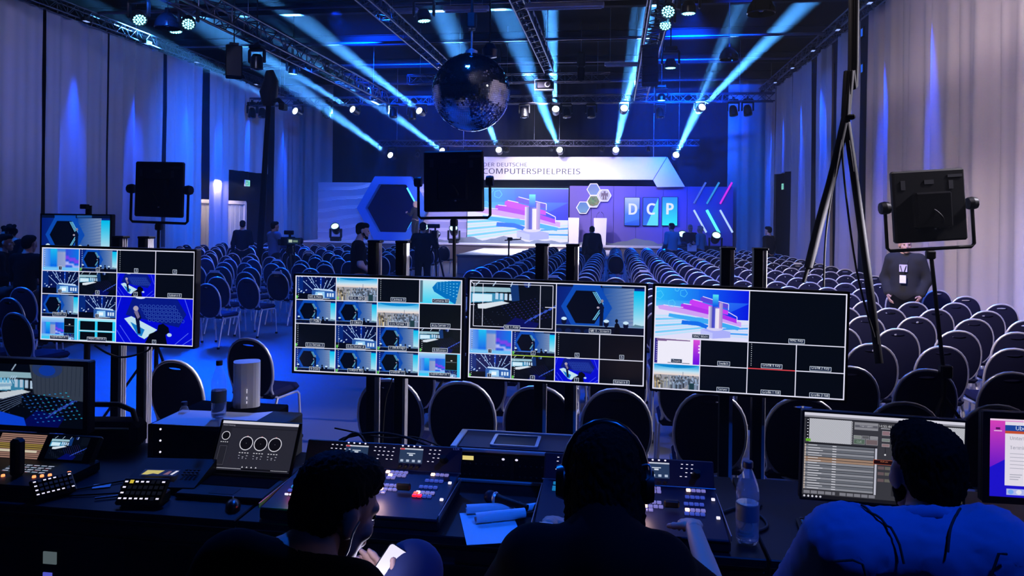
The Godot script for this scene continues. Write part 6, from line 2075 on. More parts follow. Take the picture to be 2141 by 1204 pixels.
func light_panel(label: String, c: Vector3, size: float, roll: float, turn: float, foot: Vector3, lean := 0.0) -> void:
	var t := thing("studio_light", label, "studio light", c, turn)
	var s := size
	var body := put("housing", MB.new().box(Vector3(0, 0, 0), Vector3(s, s, 0.05), 0.012), M.black, t, Vector3.ZERO, Vector3(lean, 0, roll))
	put("rear_unit", MB.new().box(Vector3(0.0, -0.06 * s, 0.05), Vector3(0.5 * s, 0.5 * s, 0.06), 0.012), M.black_matt, body)
	for q in [[-0.36, 0.3, 0.06, 0.13], [0.0, 0.33, 0.13, 0.06], [0.3, 0.28, 0.06, 0.12], [0.36, 0.4, 0.2, 0.04]]: put("sticker", MB.new().box(Vector3(q[0] * s, q[1] * s, 0.0262), Vector3(q[2] * s, q[3] * s, 0.002)), M.sticker if M.has("sticker") else mat("sticker", Color(0.1, 0.11, 0.14), 0.6), body)
	put("wire", MB.new().tube(spline([Vector3(-0.1, 0.02, 0.085) * s, Vector3(0.02, -0.08, 0.17) * s, Vector3(0.1, -0.2, 0.18) * s, Vector3(0.1, -0.32, 0.06) * s]), 0.006, 6), M.black, body)
	put("wire_tag", MB.new().box(Vector3(0.04 * s, -0.28 * s, 0.034), Vector3(0.015, 0.05, 0.004)), M.white, body)
	for e in [-1.0, 1.0]:
		put("knob", MB.new().lathe([Vector2(0, -0.03), Vector2(0.04, -0.028), Vector2(0.045, 0), Vector2(0.04, 0.03), Vector2(0, 0.032)], 10), M.black, body, Vector3(e * (s / 2 + 0.05), 0, 0.0), Vector3(0, 0, PI / 2))
	put("yoke", MB.new().tube([Vector3(-s / 2 - 0.05, 0.0, 0), Vector3(-s / 2 - 0.05, -s / 2 - 0.03, 0.0), Vector3(-s / 2 - 0.03, -s / 2 - 0.05, 0.0), Vector3(s / 2 + 0.03, -s / 2 - 0.05, 0.0), Vector3(s / 2 + 0.05, -s / 2 - 0.03, 0.0), Vector3(s / 2 + 0.05, 0.0, 0)], 0.012, 8), M.black, body)
	# stand, with its own label
	var b := thing("light_stand", "black tripod stand under the " + label.trim_prefix("square black "), "stand", Vector3(foot.x, 0, foot.z))
	var top := c - Vector3(foot.x, 0, foot.z) + Basis.from_euler(Vector3(0, turn, 0)) * Vector3(sin(roll) * s * 0.55, -s / 2 - 0.06, 0)
	var mid := Vector3(0, 0.9, 0)
	put("upper_tube", MB.new().bar(mid, top, 0.014, 8), M.black, b)
	put("lower_tube", MB.new().bar(Vector3(0, 0.16, 0), mid + Vector3(0, 0.05, 0), 0.019, 8), M.black, b)
	put("clamp", MB.new().box(mid + Vector3(0.01, 0.03, 0), Vector3(0.08, 0.09, 0.06), 0.01), M.black, b)
	put("spigot", MB.new().box(top + Vector3(0, -0.03, 0), Vector3(0.06, 0.06, 0.05), 0.01), M.black, b)
	for k in 3:
		var a := 0.4 + TAU * k / 3
		put("leg", MB.new().bar(mid * 0.85, Vector3(cos(a) * 0.5, 0.015, sin(a) * 0.5), 0.012, 6), M.black, b)


func panels_and_cables() -> void:
	light_panel("square black studio light seen from behind over the leftmost multiview", Vector3(-4.087, 2.155, -6.2), 0.5, -0.02, -0.1, Vector3(-4.087, 2.155, -6.2) * Vector3(1, 0, 1) + Vector3(0.0, 0, 0.02))
	light_panel("square black studio light seen from behind hiding the start of the sign", Vector3(-1.311, 2.232, -5.95), 0.5, 0.02, 0.0, Vector3(-1.287, 2.233, -5.95) * Vector3(1, 0, 1))
	light_panel("square black studio light seen from behind before the right curtains", Vector3(2.124, 2.058, -5.4), 0.49, 0.07, 0.12, Vector3(2.237, 2.059, -5.4) * Vector3(1, 0, 1))
	# bundle of black cables hanging from the ceiling
	var t := thing("cable_bundle", "thick bundle of black cables hanging from the ceiling and splitting in two", "cables", Vector3(1.375, 2.574, -4.7))
	var o: Vector3 = Vector3(1.375, 2.574, -4.7)
	var top := Vector3(1.415, 8.28, -4.9)
	var strands := [[[Vector3(1.108, 1.675, -4.45), Vector3(1.176, 1.923, -4.5), Vector3(1.279, 2.235, -4.6)], 0.027, "left_strand"], [[Vector3(1.082, 1.591, -4.45), Vector3(1.161, 1.839, -4.5), Vector3(1.284, 2.277, -4.6)], 0.012, "left_strand"], [[Vector3(1.18, 1.571, -4.4), Vector3(1.218, 1.896, -4.5), Vector3(1.305, 2.32, -4.6)], 0.006, "left_strand"],
		[[Vector3(1.482, 1.149, -4.4), Vector3(1.442, 1.678, -4.5), Vector3(1.398, 2.207, -4.6)], 0.023, "right_strand"], [[Vector3(1.47, 1.256, -4.4), Vector3(1.458, 1.624, -4.5), Vector3(1.387, 2.264, -4.6)], 0.01, "right_strand"], [[Vector3(1.455, 1.295, -4.4), Vector3(1.384, 1.677, -4.5), Vector3(1.333, 2.292, -4.6)], 0.006, "right_strand"]]
	for s in strands:
		var pts: Array = s[0].map(func(e): return e - o)
		pts.append(Vector3.ZERO)
		put(s[2], MB.new().tube(spline(pts), s[1], 7), M.rubber, t)
	for k in 3: put("main_strand", MB.new().tube(spline([Vector3(0.008 * (k - 1), 0, 0.01 * (k % 2)), Vector3(1.406, 2.857, -4.75) - o + Vector3(0.012 * (k - 1), 0, 0), Vector3(1.444, 3.25, -4.8) - o + Vector3(0.012 * (k - 1), 0, 0), top - o + Vector3(0.01 * (k - 1), 0, 0)]), 0.02, 8), M.rubber, t)
	put("tie", MB.new().box(Vector3(0.02, 0, 0), Vector3(0.06, 0.03, 0.06), 0.008), M.black, t)

# ---------------------------------------------------------------- people
class Flesh:
	# tapered capsules and ellipsoids joined by a smooth minimum, meshed as surface nets
	var prims := []

	func cap(a: Vector3, b: Vector3, ra: float, rb: float) -> void:
		prims.append([0, a, b, ra, rb])

	func ell(c: Vector3, r: Vector3, rot := Basis()) -> void:
		prims.append([1, c, r, rot.inverse(), rot])

	func grown(by: float) -> Flesh:
		var f := Flesh.new()
		for p in prims:
			if p[0] == 0: f.cap(p[1], p[2], p[3] + by, p[4] + by)
			else: f.ell(p[1], p[2] + Vector3.ONE * by, p[4])
		return f

	func add(o: Flesh) -> Flesh:
		prims.append_array(o.prims)
		return self

	func mesh(mb: MB, cell: float, k: float, rough := 0.0) -> void:
		var lo := Vector3.ONE * 1e9
		var hi := -lo
		for p in prims:
			if p[0] == 0:
				var r: float = maxf(p[3], p[4])
				lo = lo.min(p[1].min(p[2]) - Vector3.ONE * r)
				hi = hi.max(p[1].max(p[2]) + Vector3.ONE * r)
			else:
				var r: float = maxf(p[2].x, maxf(p[2].y, p[2].z))
				lo = lo.min(p[1] - Vector3.ONE * r)
				hi = hi.max(p[1] + Vector3.ONE * r)
		lo -= Vector3.ONE * cell * 3
		hi += Vector3.ONE * cell * 3
		var n := Vector3i(((hi - lo) / cell).ceil()) + Vector3i.ONE
		var sy := n.x
		var sz := n.x * n.y
		var f := PackedFloat32Array()
		f.resize(sz * n.z)
		f.fill(1.0)
		var pad := maxf(cell * 2.5, k * 0.6)
		for p in prims:
			var r: float
			var a: Vector3
			var b: Vector3
			if p[0] == 0:
				r = maxf(p[3], p[4]) + pad
				a = p[1].min(p[2])
				b = p[1].max(p[2])
			else:
				r = maxf(p[2].x, maxf(p[2].y, p[2].z)) + pad
				a = p[1]
				b = p[1]
			var i0 := Vector3i(((a - Vector3.ONE * r - lo) / cell).floor()).max(Vector3i.ZERO)
			var i1 := Vector3i(((b + Vector3.ONE * r - lo) / cell).ceil()).min(n - Vector3i.ONE)
			var pa: Vector3 = p[1]
			if p[0] == 0:
				var ba: Vector3 = p[2] - pa
				var inv := 1.0 / maxf(ba.length_squared(), 1e-9)
				var ra: float = p[3]
				var dr: float = p[4] - ra
				for z in range(i0.z, i1.z + 1):
					for y in range(i0.y, i1.y + 1):
						var at := z * sz + y * sy
						var q := Vector3(lo.x + i0.x * cell, lo.y + y * cell, lo.z + z * cell) - pa
						for x in range(i0.x, i1.x + 1):
							var h := clampf(q.dot(ba) * inv, 0.0, 1.0)
							var d := (q - ba * h).length() - ra - dr * h
							var e := f[at + x]
							var m := k - absf(d - e)
							f[at + x] = minf(d, e) - (m * m / (4.0 * k) if m > 0.0 else 0.0)
							q.x += cell
			else:
				var rr: Vector3 = p[2]
				var mn := minf(rr.x, minf(rr.y, rr.z))
				var inv: Basis = p[3]
				for z in range(i0.z, i1.z + 1):
					for y in range(i0.y, i1.y + 1):
						var at := z * sz + y * sy
						var q := Vector3(lo.x + i0.x * cell, lo.y + y * cell, lo.z + z * cell) - pa
						for x in range(i0.x, i1.x + 1):
							var u := inv * q
							var l := (u / rr).length()
							var g := (u / (rr * rr)).length()
							var d := l * (l - 1.0) / g if g > 1e-6 else -mn
							var e := f[at + x]
							var m := k - absf(d - e)
							f[at + x] = minf(d, e) - (m * m / (4.0 * k) if m > 0.0 else 0.0)
							q.x += cell
		var noise := FastNoiseLite.new()
		noise.seed = 4
		noise.frequency = 1.0
		var ids := PackedInt32Array()
		ids.resize(f.size())
		ids.fill(-1)
		var vs := PackedVector3Array()
		var ns := PackedVector3Array()
		var off := [0, 1, sy, sy + 1, sz, sz + 1, sz + sy, sz + sy + 1]
		var corner := [Vector3(0, 0, 0), Vector3(1, 0, 0), Vector3(0, 1, 0), Vector3(1, 1, 0), Vector3(0, 0, 1), Vector3(1, 0, 1), Vector3(0, 1, 1), Vector3(1, 1, 1)]
		var edges := [[0, 1], [2, 3], [4, 5], [6, 7], [0, 2], [1, 3], [4, 6], [5, 7], [0, 4], [1, 5], [2, 6], [3, 7]]
		for z in n.z - 1:
			for y in n.y - 1:
				var at := z * sz + y * sy
				for x in n.x - 1:
					var i := at + x
					var v0 := f[i]
					if v0 > cell * 2.0 or v0 < -cell * 2.0: continue
					var inside := 0
					for o in off:
						if f[i + o] < 0.0: inside += 1
					if inside == 0 or inside == 8: continue
					var sum := Vector3.ZERO
					var c := 0
					for e in edges:
						var a := f[i + off[e[0]]]
						var b := f[i + off[e[1]]]
						if (a < 0.0) != (b < 0.0):
							sum += corner[e[0]].lerp(corner[e[1]], a / (a - b))
							c += 1
					var g := Vector3(f[i + 1] - v0 + f[i + 1 + sy] - f[i + sy], f[i + sy] - v0 + f[i + sy + sz] - f[i + sz], f[i + sz] - v0 + f[i + sz + 1] - f[i + 1]).normalized()
					var p := lo + (Vector3(x, y, z) + sum / c) * cell
					if rough > 0.0:
						p += g * rough * (noise.get_noise_3d(p.x * 170.0, p.y * 40.0, p.z * 170.0) + 0.6 * noise.get_noise_3d(p.x * 60.0, p.y * 25.0, p.z * 60.0))
					ids[i] = vs.size()
					vs.append(p)
					ns.append(g)
		if rough > 0.0:
			for i in ns.size(): ns[i] = Vector3.ZERO
		var quads := []
		for z in range(1, n.z - 1):
			for y in range(1, n.y - 1):
				var at := z * sz + y * sy
				for x in range(1, n.x - 1):
					var i := at + x
					if ids[i] < 0: continue
					var v0 := f[i]
					for e in [[1, sy, sz], [sy, sz, 1], [sz, 1, sy]]:
						var v1 := f[i + e[0]]
						if (v0 < 0.0) == (v1 < 0.0): continue
						var q := [ids[i], ids[i - e[1]], ids[i - e[1] - e[2]], ids[i - e[2]]]
						if q.min() < 0: continue
						if v0 < 0.0: q.reverse()
						quads.append(q)
		if rough > 0.0:
			for q in quads:
				var g: Vector3 = (vs[q[2]] - vs[q[0]]).cross(vs[q[3]] - vs[q[1]])
				for k2 in 4: ns[q[k2]] += g
			for i in ns.size(): ns[i] = ns[i].normalized()
			# flip if the winding gave inward normals
			var ctr := (lo + hi) * 0.5
			var s := 0.0
			for i in range(0, vs.size(), 7): s += (vs[i] - ctr).dot(ns[i])
			if s < 0.0:
				for i in ns.size(): ns[i] = -ns[i]
		for q in quads:
			mb.tri(vs[q[0]], vs[q[1]], vs[q[2]], ns[q[0]], ns[q[1]], ns[q[2]])
			mb.tri(vs[q[0]], vs[q[2]], vs[q[3]], ns[q[0]], ns[q[2]], ns[q[3]])


func head_flesh(c: Vector3, b: Basis, s := 1.0) -> Flesh:
	# c: middle of the head; looks along -z of b
	var f := Flesh.new()
	var P := func(x: float, y: float, z: float) -> Vector3: return c + b * (Vector3(x, y, z) * s)
	f.ell(P.call(0, 0.035, 0.012), Vector3(0.074, 0.083, 0.094) * s, b)
	f.ell(P.call(0, -0.03, -0.028), Vector3(0.057, 0.078, 0.062) * s, b)
	f.cap(P.call(-0.034, -0.07, -0.03), P.call(0, -0.096, -0.064), 0.024 * s, 0.02 * s)
	f.cap(P.call(0.034, -0.07, -0.03), P.call(0, -0.096, -0.064), 0.024 * s, 0.02 * s)
	f.cap(P.call(-0.036, 0.022, -0.074), P.call(0.036, 0.022, -0.074), 0.013 * s, 0.013 * s)
	f.cap(P.call(0, 0.008, -0.09), P.call(0, -0.026, -0.106), 0.009 * s, 0.012 * s)
	f.cap(P.call(-0.02, -0.062, -0.084), P.call(0.02, -0.062, -0.084), 0.009 * s, 0.009 * s)
	for e in [-1.0, 1.0]:
		f.ell(P.call(e * 0.076, -0.005, 0.012), Vector3(0.011, 0.031, 0.019) * s, b)
		f.ell(P.call(e * 0.045, -0.025, -0.062), Vector3(0.018, 0.02, 0.016) * s, b)
	return f


func hand_flesh(w: Vector3, d: Vector3, back: Vector3, side: float, curl: float, s := 1.0) -> Flesh:
	# w: wrist, d: direction of the palm, back: normal on the back of the hand, side +1 right -1 left
	var f := Flesh.new()
	d = d.normalized()
	back = (back - d * back.dot(d)).normalized()
	var x := d.cross(back) * side
	var b := Basis(x, back, -d)
	f.ell(w + d * 0.05 * s, Vector3(0.04, 0.016, 0.05) * s, b)
	f.cap(w - d * 0.02 * s, w + d * 0.03 * s, 0.026 * s, 0.024 * s)
	var lens := [0.07, 0.08, 0.074, 0.058]
	for i in 4:
		var p := w + d * (0.088 - absf(i - 1.2) * 0.006) * s + x * (-0.03 + i * 0.02) * s
		var dir := d
		var r := 0.0088 * s
		for j in 3:
			dir = (dir * cos(curl) - back * sin(curl)).normalized()
			var q: Vector3 = p + dir * lens[i] * [0.45, 0.32, 0.25][j] * s
			f.cap(p, q, r, r * 0.9)
			p = q
			r *= 0.9
	var tp := w + d * 0.028 * s - x * 0.03 * s
	var td := (d * 0.75 - x * 0.8 - back * 0.25).normalized()
	var tq := tp + td * 0.04 * s
	f.cap(tp, tq, 0.0125 * s, 0.01 * s)
	f.cap(tq, tq + (td + d * 0.7 - back * curl * 0.4).normalized() * 0.032 * s, 0.01 * s, 0.0085 * s)
	return f


func figure(label: String, at: Vector3, turn: float, j: Dictionary, look: Dictionary) -> Node3D:
	# joints in metres, facing -z: pelvis chest neck head, sl el wl / sr er wr (arms), hl kl al tl / hr kr ar tr (legs)
	var t := thing("person", label, "person", at, turn)
	var s: float = look.get("scale", 1.0)
	var J := {"pelvis": Vector3(0, 0.95, 0.01), "chest": Vector3(0, 1.26, 0.015), "neck": Vector3(0, 1.47, 0.02), "head": Vector3(0, 1.625, -0.01),
		"sl": Vector3(-0.18, 1.41, 0.02), "el": Vector3(-0.24, 1.13, 0.05), "wl": Vector3(-0.25, 0.88, -0.04), "sr": Vector3(0.18, 1.41, 0.02), "er": Vector3(0.24, 1.13, 0.05), "wr": Vector3(0.25, 0.88, -0.04),
		"hl": Vector3(-0.095, 0.92, 0.01), "kl": Vector3(-0.105, 0.5, -0.01), "al": Vector3(-0.11, 0.085, 0.04), "tl": Vector3(-0.13, 0.035, -0.13), "hr": Vector3(0.095, 0.92, 0.01), "kr": Vector3(0.105, 0.5, -0.01), "ar": Vector3(0.11, 0.085, 0.04), "tr": Vector3(0.13, 0.035, -0.13)}
	for k in j: J[k] = j[k]
	if s != 1.0:
		for k in J: J[k] = J[k] * s
	var hb := Basis.from_euler(look.get("head_turn", Vector3.ZERO))
	var cell: float = look.get("cell", 0.025)
	var hcell: float = look.get("head_cell", 0.01)
	var w: float = look.get("wide", 1.0)
	var up: Vector3 = (J.neck - J.pelvis).normalized()
	var across: Vector3 = (J.sr - J.sl).normalized()
	var tb := Basis(across, up, across.cross(up)).orthonormalized()
	var torso := Flesh.new()
	torso.ell(J.chest + up * 0.03 * s, Vector3(0.165 * w, 0.2, 0.112 * w) * s, tb)
	torso.ell(J.pelvis.lerp(J.chest, 0.45), Vector3(0.148 * w, 0.17, 0.108 * w) * s, tb)
	torso.ell(J.pelvis, Vector3(0.158 * w, 0.12, 0.112 * w) * s, tb)
	torso.cap(J.sl.lerp(J.neck, 0.15), J.neck - up * 0.05 * s, 0.06 * s, 0.06 * s)
	torso.cap(J.sr.lerp(J.neck, 0.15), J.neck - up * 0.05 * s, 0.06 * s, 0.06 * s)
	var upper := Flesh.new()
	var lower := Flesh.new()
	for e in ["l", "r"]:
		upper.cap(J["s" + e], J["e" + e], 0.056 * s * w, 0.043 * s)
		lower.cap(J["e" + e], J["w" + e], 0.042 * s, 0.028 * s)
	var legs := Flesh.new()
	for e in ["l", "r"]:
		legs.cap(J["h" + e], J["k" + e], 0.088 * s, 0.06 * s)
		legs.cap(J["k" + e], J["a" + e], 0.058 * s, 0.04 * s)
	legs.ell(J.pelvis - up * 0.02 * s, Vector3(0.158 * w, 0.11, 0.112 * w) * s, tb)
	var feet := Flesh.new()
	for e in ["l", "r"]:
		feet.cap(J["a" + e] - Vector3(0, 0.03, 0) * s, J["t" + e], 0.042 * s, 0.034 * s)
	var neck := Flesh.new()
	neck.cap(J.neck - up * 0.03 * s, J.head + hb * Vector3(0, -0.05, 0.025) * s, 0.058 * s, 0.053 * s)
	var mb := MB.new()
	var body := Flesh.new().add(torso).add(upper).add(lower).add(legs).add(feet).add(neck)
	body.mesh(mb, cell, 0.05 * s)
	head_flesh(J.head, hb, s).mesh(mb, hcell, 0.018 * s)
	var hc: float = look.get("hand_cell", 0.008)
	for e in ["l", "r"]:
		var d: Vector3 = look.get("hand_dir_" + e, J["w" + e] - J["e" + e])
		var back: Vector3 = look.get("hand_back_" + e, Vector3(-1.0 if e == "l" else 1.0, 0.3, 0))
		hand_flesh(J["w" + e], d, back, 1.0 if e == "r" else -1.0, look.get("curl_" + e, 0.35), s).mesh(mb, hc, 0.01 * s)
	put("body", mb, M[look.get("skin", "skin")], t)
	# clothes
	var sh := MB.new()
	var cloth := Flesh.new().add(torso).add(upper)
	if look.get("sleeves", true):
		for e in ["l", "r"]: cloth.cap(J["e" + e], J["e" + e].lerp(J["w" + e], 0.88), 0.042 * s, 0.032 * s)
	else:
		cloth = Flesh.new().add(torso)
		for e in ["l", "r"]: cloth.cap(J["s" + e], J["s" + e].lerp(J["e" + e], 0.7), 0.058 * s * w, 0.05 * s)
	if look.get("high_neck", false): cloth.cap(J.neck - up * 0.02 * s, J.neck.lerp(J.head, 0.4), 0.06 * s, 0.054 * s)
	cloth.grown(look.get("loose", 0.012)).mesh(sh, cell, 0.05 * s, look.get("fold", 0.0))
	var shirt := put("shirt" if not look.get("jacket", false) else "jacket", sh, M[look.get("shirt", "cloth_black")], t)
	if look.get("collar", false):
		var cm := MB.new()
		cm.tube([J.neck + tb * Vector3(0, 0.015, 0.075), J.neck + tb * Vector3(0.06, 0.012, 0.04), J.neck + tb * Vector3(0.068, -0.005, -0.02), J.neck + tb * Vector3(0.03, -0.03, -0.07), J.neck + tb * Vector3(-0.03, -0.03, -0.07), J.neck + tb * Vector3(-0.068, -0.005, -0.02), J.neck + tb * Vector3(-0.06, 0.012, 0.04)], 0.02, 8, true)
		put("collar", cm, M[look.get("shirt", "cloth_black")], shirt)
	var tr := MB.new()
	legs.grown(0.012).mesh(tr, cell, 0.04 * s)
	put("trousers", tr, M[look.get("trousers", "cloth_dark")], t)
	var ft := MB.new()
	feet.grown(0.008).mesh(ft, cell * 0.7, 0.02 * s)
	put("shoes", ft, M.black_matt, t)
	# hair
	var H := Flesh.new()
	var Q := func(x: float, y: float, z: float) -> Vector3: return J.head + hb * (Vector3(x, y, z) * s)
	var style: String = look.get("hair_style", "short")
	H.ell(Q.call(0, 0.055, 0.026), Vector3(0.08, 0.077, 0.094) * s, hb)
	if style in ["short", "long", "bun", "curly"]: H.ell(Q.call(0, 0.005, 0.058), Vector3(0.07, 0.075, 0.055) * s, hb)
	if style == "short": H.ell(Q.call(0, 0.085, -0.035), Vector3(0.062, 0.045, 0.055) * s, hb)
	if style == "long":
		for q in [[-0.06, 0.02], [0.06, 0.02], [0.0, 0.07], [-0.04, 0.06], [0.04, 0.06]]: H.cap(Q.call(q[0], 0.02, q[1]), Q.call(q[0] * 1.1, -0.2, q[1] + 0.015), 0.034 * s, 0.026 * s)
	if style == "bun": H.ell(Q.call(0, 0.07, 0.115), Vector3(0.042, 0.042, 0.04) * s, hb)
	if style == "curly":
		for i in 26:
			var a := i * 2.4
			H.ell(Q.call(cos(a) * 0.075, 0.06 + 0.05 * sin(i * 1.7), 0.03 + sin(a) * 0.08), Vector3(0.03, 0.03, 0.03) * s, hb)
	var hm := MB.new()
	H.mesh(hm, look.get("hair_cell", hcell), 0.016 * s, look.get("hair_rough", 0.003))
	put("hair", hm, M[look.get("hair", "hair_dark")], t)
	if look.get("beard", false):
		var B := Flesh.new()
		B.cap(Q.call(-0.058, -0.04, -0.01), Q.call(-0.02, -0.105, -0.066), 0.018 * s, 0.02 * s)
		B.cap(Q.call(0.058, -0.04, -0.01), Q.call(0.02, -0.105, -0.066), 0.018 * s, 0.02 * s)
		B.cap(Q.call(-0.02, -0.1, -0.07), Q.call(0.02, -0.1, -0.07), 0.02 * s, 0.02 * s)
		var bm := MB.new()
		B.mesh(bm, hcell, 0.015 * s, 0.002)
		put("beard", bm, M[look.get("hair", "hair_dark")], t)
	for e in [-1.0, 1.0]:
		put("eye", MB.new().ball(Vector3.ZERO, Vector3(0.011, 0.009, 0.008) * s, 8, 6), M.eye, t, Q.call(e * 0.031, 0.002, -0.081), look.get("head_turn", Vector3.ZERO))
	put("mouth", MB.new().ball(Vector3.ZERO, Vector3(0.022, 0.005, 0.006) * s, 10, 6), M.lips, t, Q.call(0, -0.062, -0.0915), look.get("head_turn", Vector3.ZERO))
	return t


func tag_lanyard(t: Node3D, chest: Vector3, s := 1.0) -> void:
	put("lanyard", MB.new().tube([chest + Vector3(-0.06, 0.19, -0.05) * s, chest + Vector3(-0.03, 0.06, -0.135) * s, chest + Vector3(0, -0.04, -0.145) * s, chest + Vector3(0.03, 0.06, -0.135) * s, chest + Vector3(0.06, 0.19, -0.05) * s], 0.006, 6), M.cloth_dark, t)
	put("badge", MB.new().box(chest + Vector3(0, -0.1, -0.15) * s, Vector3(0.08, 0.11, 0.004), 0.001), M.white, t)


func people() -> void:
	mat("skin", Color(0.66, 0.52, 0.47), 0.65)
	mat("cloth_black", Color(0.04, 0.04, 0.05), 0.95, 0.0, {"metallic_specular": 0.15})
	mat("cloth_dark", Color(0.035, 0.04, 0.07), 0.9)
	mat("denim", Color(0.26, 0.36, 0.55), 0.9)
	mat("jeans", Color(0.1, 0.14, 0.3), 0.9)
	mat("teal_shirt", Color(0.22, 0.5, 0.62), 0.85)
	mat("hair_dark", Color(0.035, 0.03, 0.03), 0.85, 0.0, {"metallic_specular": 0.15})
	mat("hair_brown", Color(0.1, 0.08, 0.065), 0.8, 0.0, {"metallic_specular": 0.2})
	mat("hair_blond", Color(0.7, 0.55, 0.4), 0.6)
	mat("hair_grey", Color(0.55, 0.55, 0.55), 0.7)
	mat("eye", Color(0.04, 0.03, 0.03), 0.2)
	mat("lips", Color(0.4, 0.2, 0.18), 0.5)
	operators()
	crew()


func operators() -> void:
	var near := {"cell": 0.014, "head_cell": 0.005, "hand_cell": 0.0045, "hair_cell": 0.0045}
	# left operator: bent forward over a phone, head turned right and down
	var o := Vector3(-0.72, 0, -1.15)
	var head: Vector3 = (Vector3(-0.621, 1.272, -1.62) - o)
	var a := figure("person at the left of the desk bent over a phone, short hair, dark t-shirt", o, 0.0, {
		"pelvis": Vector3(0, 0.62, 0.05), "chest": Vector3(-0.03, 0.97, -0.12), "neck": (Vector3(-0.674, 1.216, -1.5) - o), "head": head,
		"sl": (Vector3(-0.79, 1.201, -1.45) - o), "el": Vector3(-0.3, 0.92, -0.42), "wl": Vector3(-0.02, 0.98, -0.62), "sr": (Vector3(-0.54, 1.119, -1.52) - o), "er": Vector3(0.3, 0.86, -0.4), "wr": Vector3(0.17, 0.985, -0.6),
		"hl": Vector3(-0.1, 0.62, 0.03), "kl": Vector3(-0.18, 0.6, -0.44), "al": Vector3(-0.18, 0.14, -0.5), "tl": Vector3(-0.19, 0.06, -0.66), "hr": Vector3(0.1, 0.62, 0.03), "kr": (Vector3(-0.507, 1.027, -1.86) - o), "ar": Vector3(0.2, 0.6, -0.84), "tr": Vector3(0.14, 0.52, -0.98)},
		near.merged({"head_turn": Vector3(-0.3, -0.62, -0.1), "shirt": "cloth_black", "trousers": "jeans", "hair": "hair_brown", "sleeves": false, "hair_rough": 0.006, "curl_l": 0.5, "curl_r": 0.5, "hand_dir_l": Vector3(0.5, 0.3, -0.5), "hand_back_l": Vector3(-0.5, -0.6, -0.5), "hand_dir_r": Vector3(-0.3, 0.3, -0.5), "hand_back_r": Vector3(0.5, -0.6, -0.5)}))
	put("ear_cord", MB.new().tube(spline([Vector3(-0.545, 1.278, -1.56) - o, Vector3(-0.555, 1.257, -1.545) - o, Vector3(-0.563, 1.222, -1.54) - o, Vector3(-0.576, 1.199, -1.54) - o]), 0.0022, 6), M.silver, a)
	stool("round black stool under the person bent over a phone", Vector3(-0.72, 0, -1.12), 0.5)
	var ph := thing("phone", "smartphone with a bright white screen held by the bent person", "phone", Vector3(-0.554, 1.053, -1.78))
	put("case", MB.new().prism(round_rect(0.072, 0.146, 0.009), -0.008, 0.0), M.black, ph, Vector3.ZERO, Vector3(-0.7, 0.1, -0.5))
	put("screen", MB.new().prism(round_rect(0.066, 0.14, 0.008), 0.0, 0.001), glow("phone_glow", Color(0.86, 0.84, 1.0), 1.2), ph, Vector3.ZERO, Vector3(-0.7, 0.1, -0.5))
	omni(Vector3(-0.554, 1.057, -1.78) + Vector3(-0.02, 0.06, 0.06), Color(0.85, 0.85, 1.0), 0.02, 0.04)
	# middle operator with headphones
	o = Vector3(0.02, 0, -1.25)
	head = (Vector3(-0.016, 1.324, -1.78) - o)
	var b := figure("person in the middle with headphones and curly hair, both hands on the switcher panel", o, 0.0, {
		"pelvis": Vector3(0, 0.5, 0.02), "chest": Vector3(-0.02, 0.92, -0.2), "neck": (Vector3(-0.016, 1.233, -1.68) - o), "head": head,
		"sl": (Vector3(-0.183, 1.167, -1.66) - o), "el": Vector3(-0.36, 0.86, -0.72), "wl": (Vector3(-0.209, 0.88, -2.562) - o), "sr": (Vector3(0.114, 1.161, -1.68) - o), "er": (Vector3(0.294, 0.889, -2.1) - o), "wr": (Vector3(0.278, 0.9, -2.572) - o),
		"hl": Vector3(-0.1, 0.5, 0), "kl": Vector3(-0.16, 0.52, -0.46), "al": Vector3(-0.17, 0.09, -0.44), "tl": Vector3(-0.18, 0.035, -0.62), "hr": Vector3(0.1, 0.5, 0), "kr": Vector3(0.16, 0.52, -0.46), "ar": Vector3(0.17, 0.09, -0.44), "tr": Vector3(0.18, 0.035, -0.62)},
		near.merged({"head_turn": Vector3(-0.22, 0.02, 0.0), "shirt": "cloth_black", "trousers": "cloth_dark", "hair": "hair_dark", "sleeves": false, "hair_rough": 0.007, "hair_style": "long", "high_neck": true, "curl_l": 0.3, "curl_r": 0.38, "hand_dir_l": Vector3(0.15, -0.15, -1), "hand_back_l": Vector3(0, 1, 0), "hand_dir_r": Vector3(-0.05, -0.15, -1), "hand_back_r": Vector3(0, 1, 0)}))
	var curls := MB.new()
	var r := RandomNumberGenerator.new()
	r.seed = 21
	for i in 64:
		var an := r.randf_range(-0.4, PI + 0.4)
		var p := head + Vector3(cos(an) * r.randf_range(0.055, 0.09), r.randf_range(-0.07, 0.0), 0.02 + sin(an) * 0.075)
		var pts := []
		var len := r.randf_range(0.08, 0.17)
		var ph0 := r.randf() * TAU
		for k in 9: pts.append(p + Vector3(cos(an) * 0.018 * k / 8.0 + cos(ph0 + k * 1.5) * 0.006, -len * k / 8.0, sin(an) * 0.02 * k / 8.0 + sin(ph0 + k * 1.5) * 0.006))
		curls.tube(pts, 0.0045, 5)
	var cu := put("hair_curls", curls, M.hair_dark, b)
	cu.set_meta("kind", "stuff")
	var hp := thing("headphones", "black over-ear headphones worn by the middle person", "headphones", Vector3(-0.016, 1.324, -1.78))
	hp.rotation = Vector3(-0.12, 0.02, 0)
	var band := []
	for k in 13:
		var an := PI * k / 12
		band.append(Vector3(cos(an) * 0.094, 0.018 + sin(an) * 0.118, 0.02))
	put("headband", MB.new().tube(band, 0.011, 8), M.black_shiny, hp)
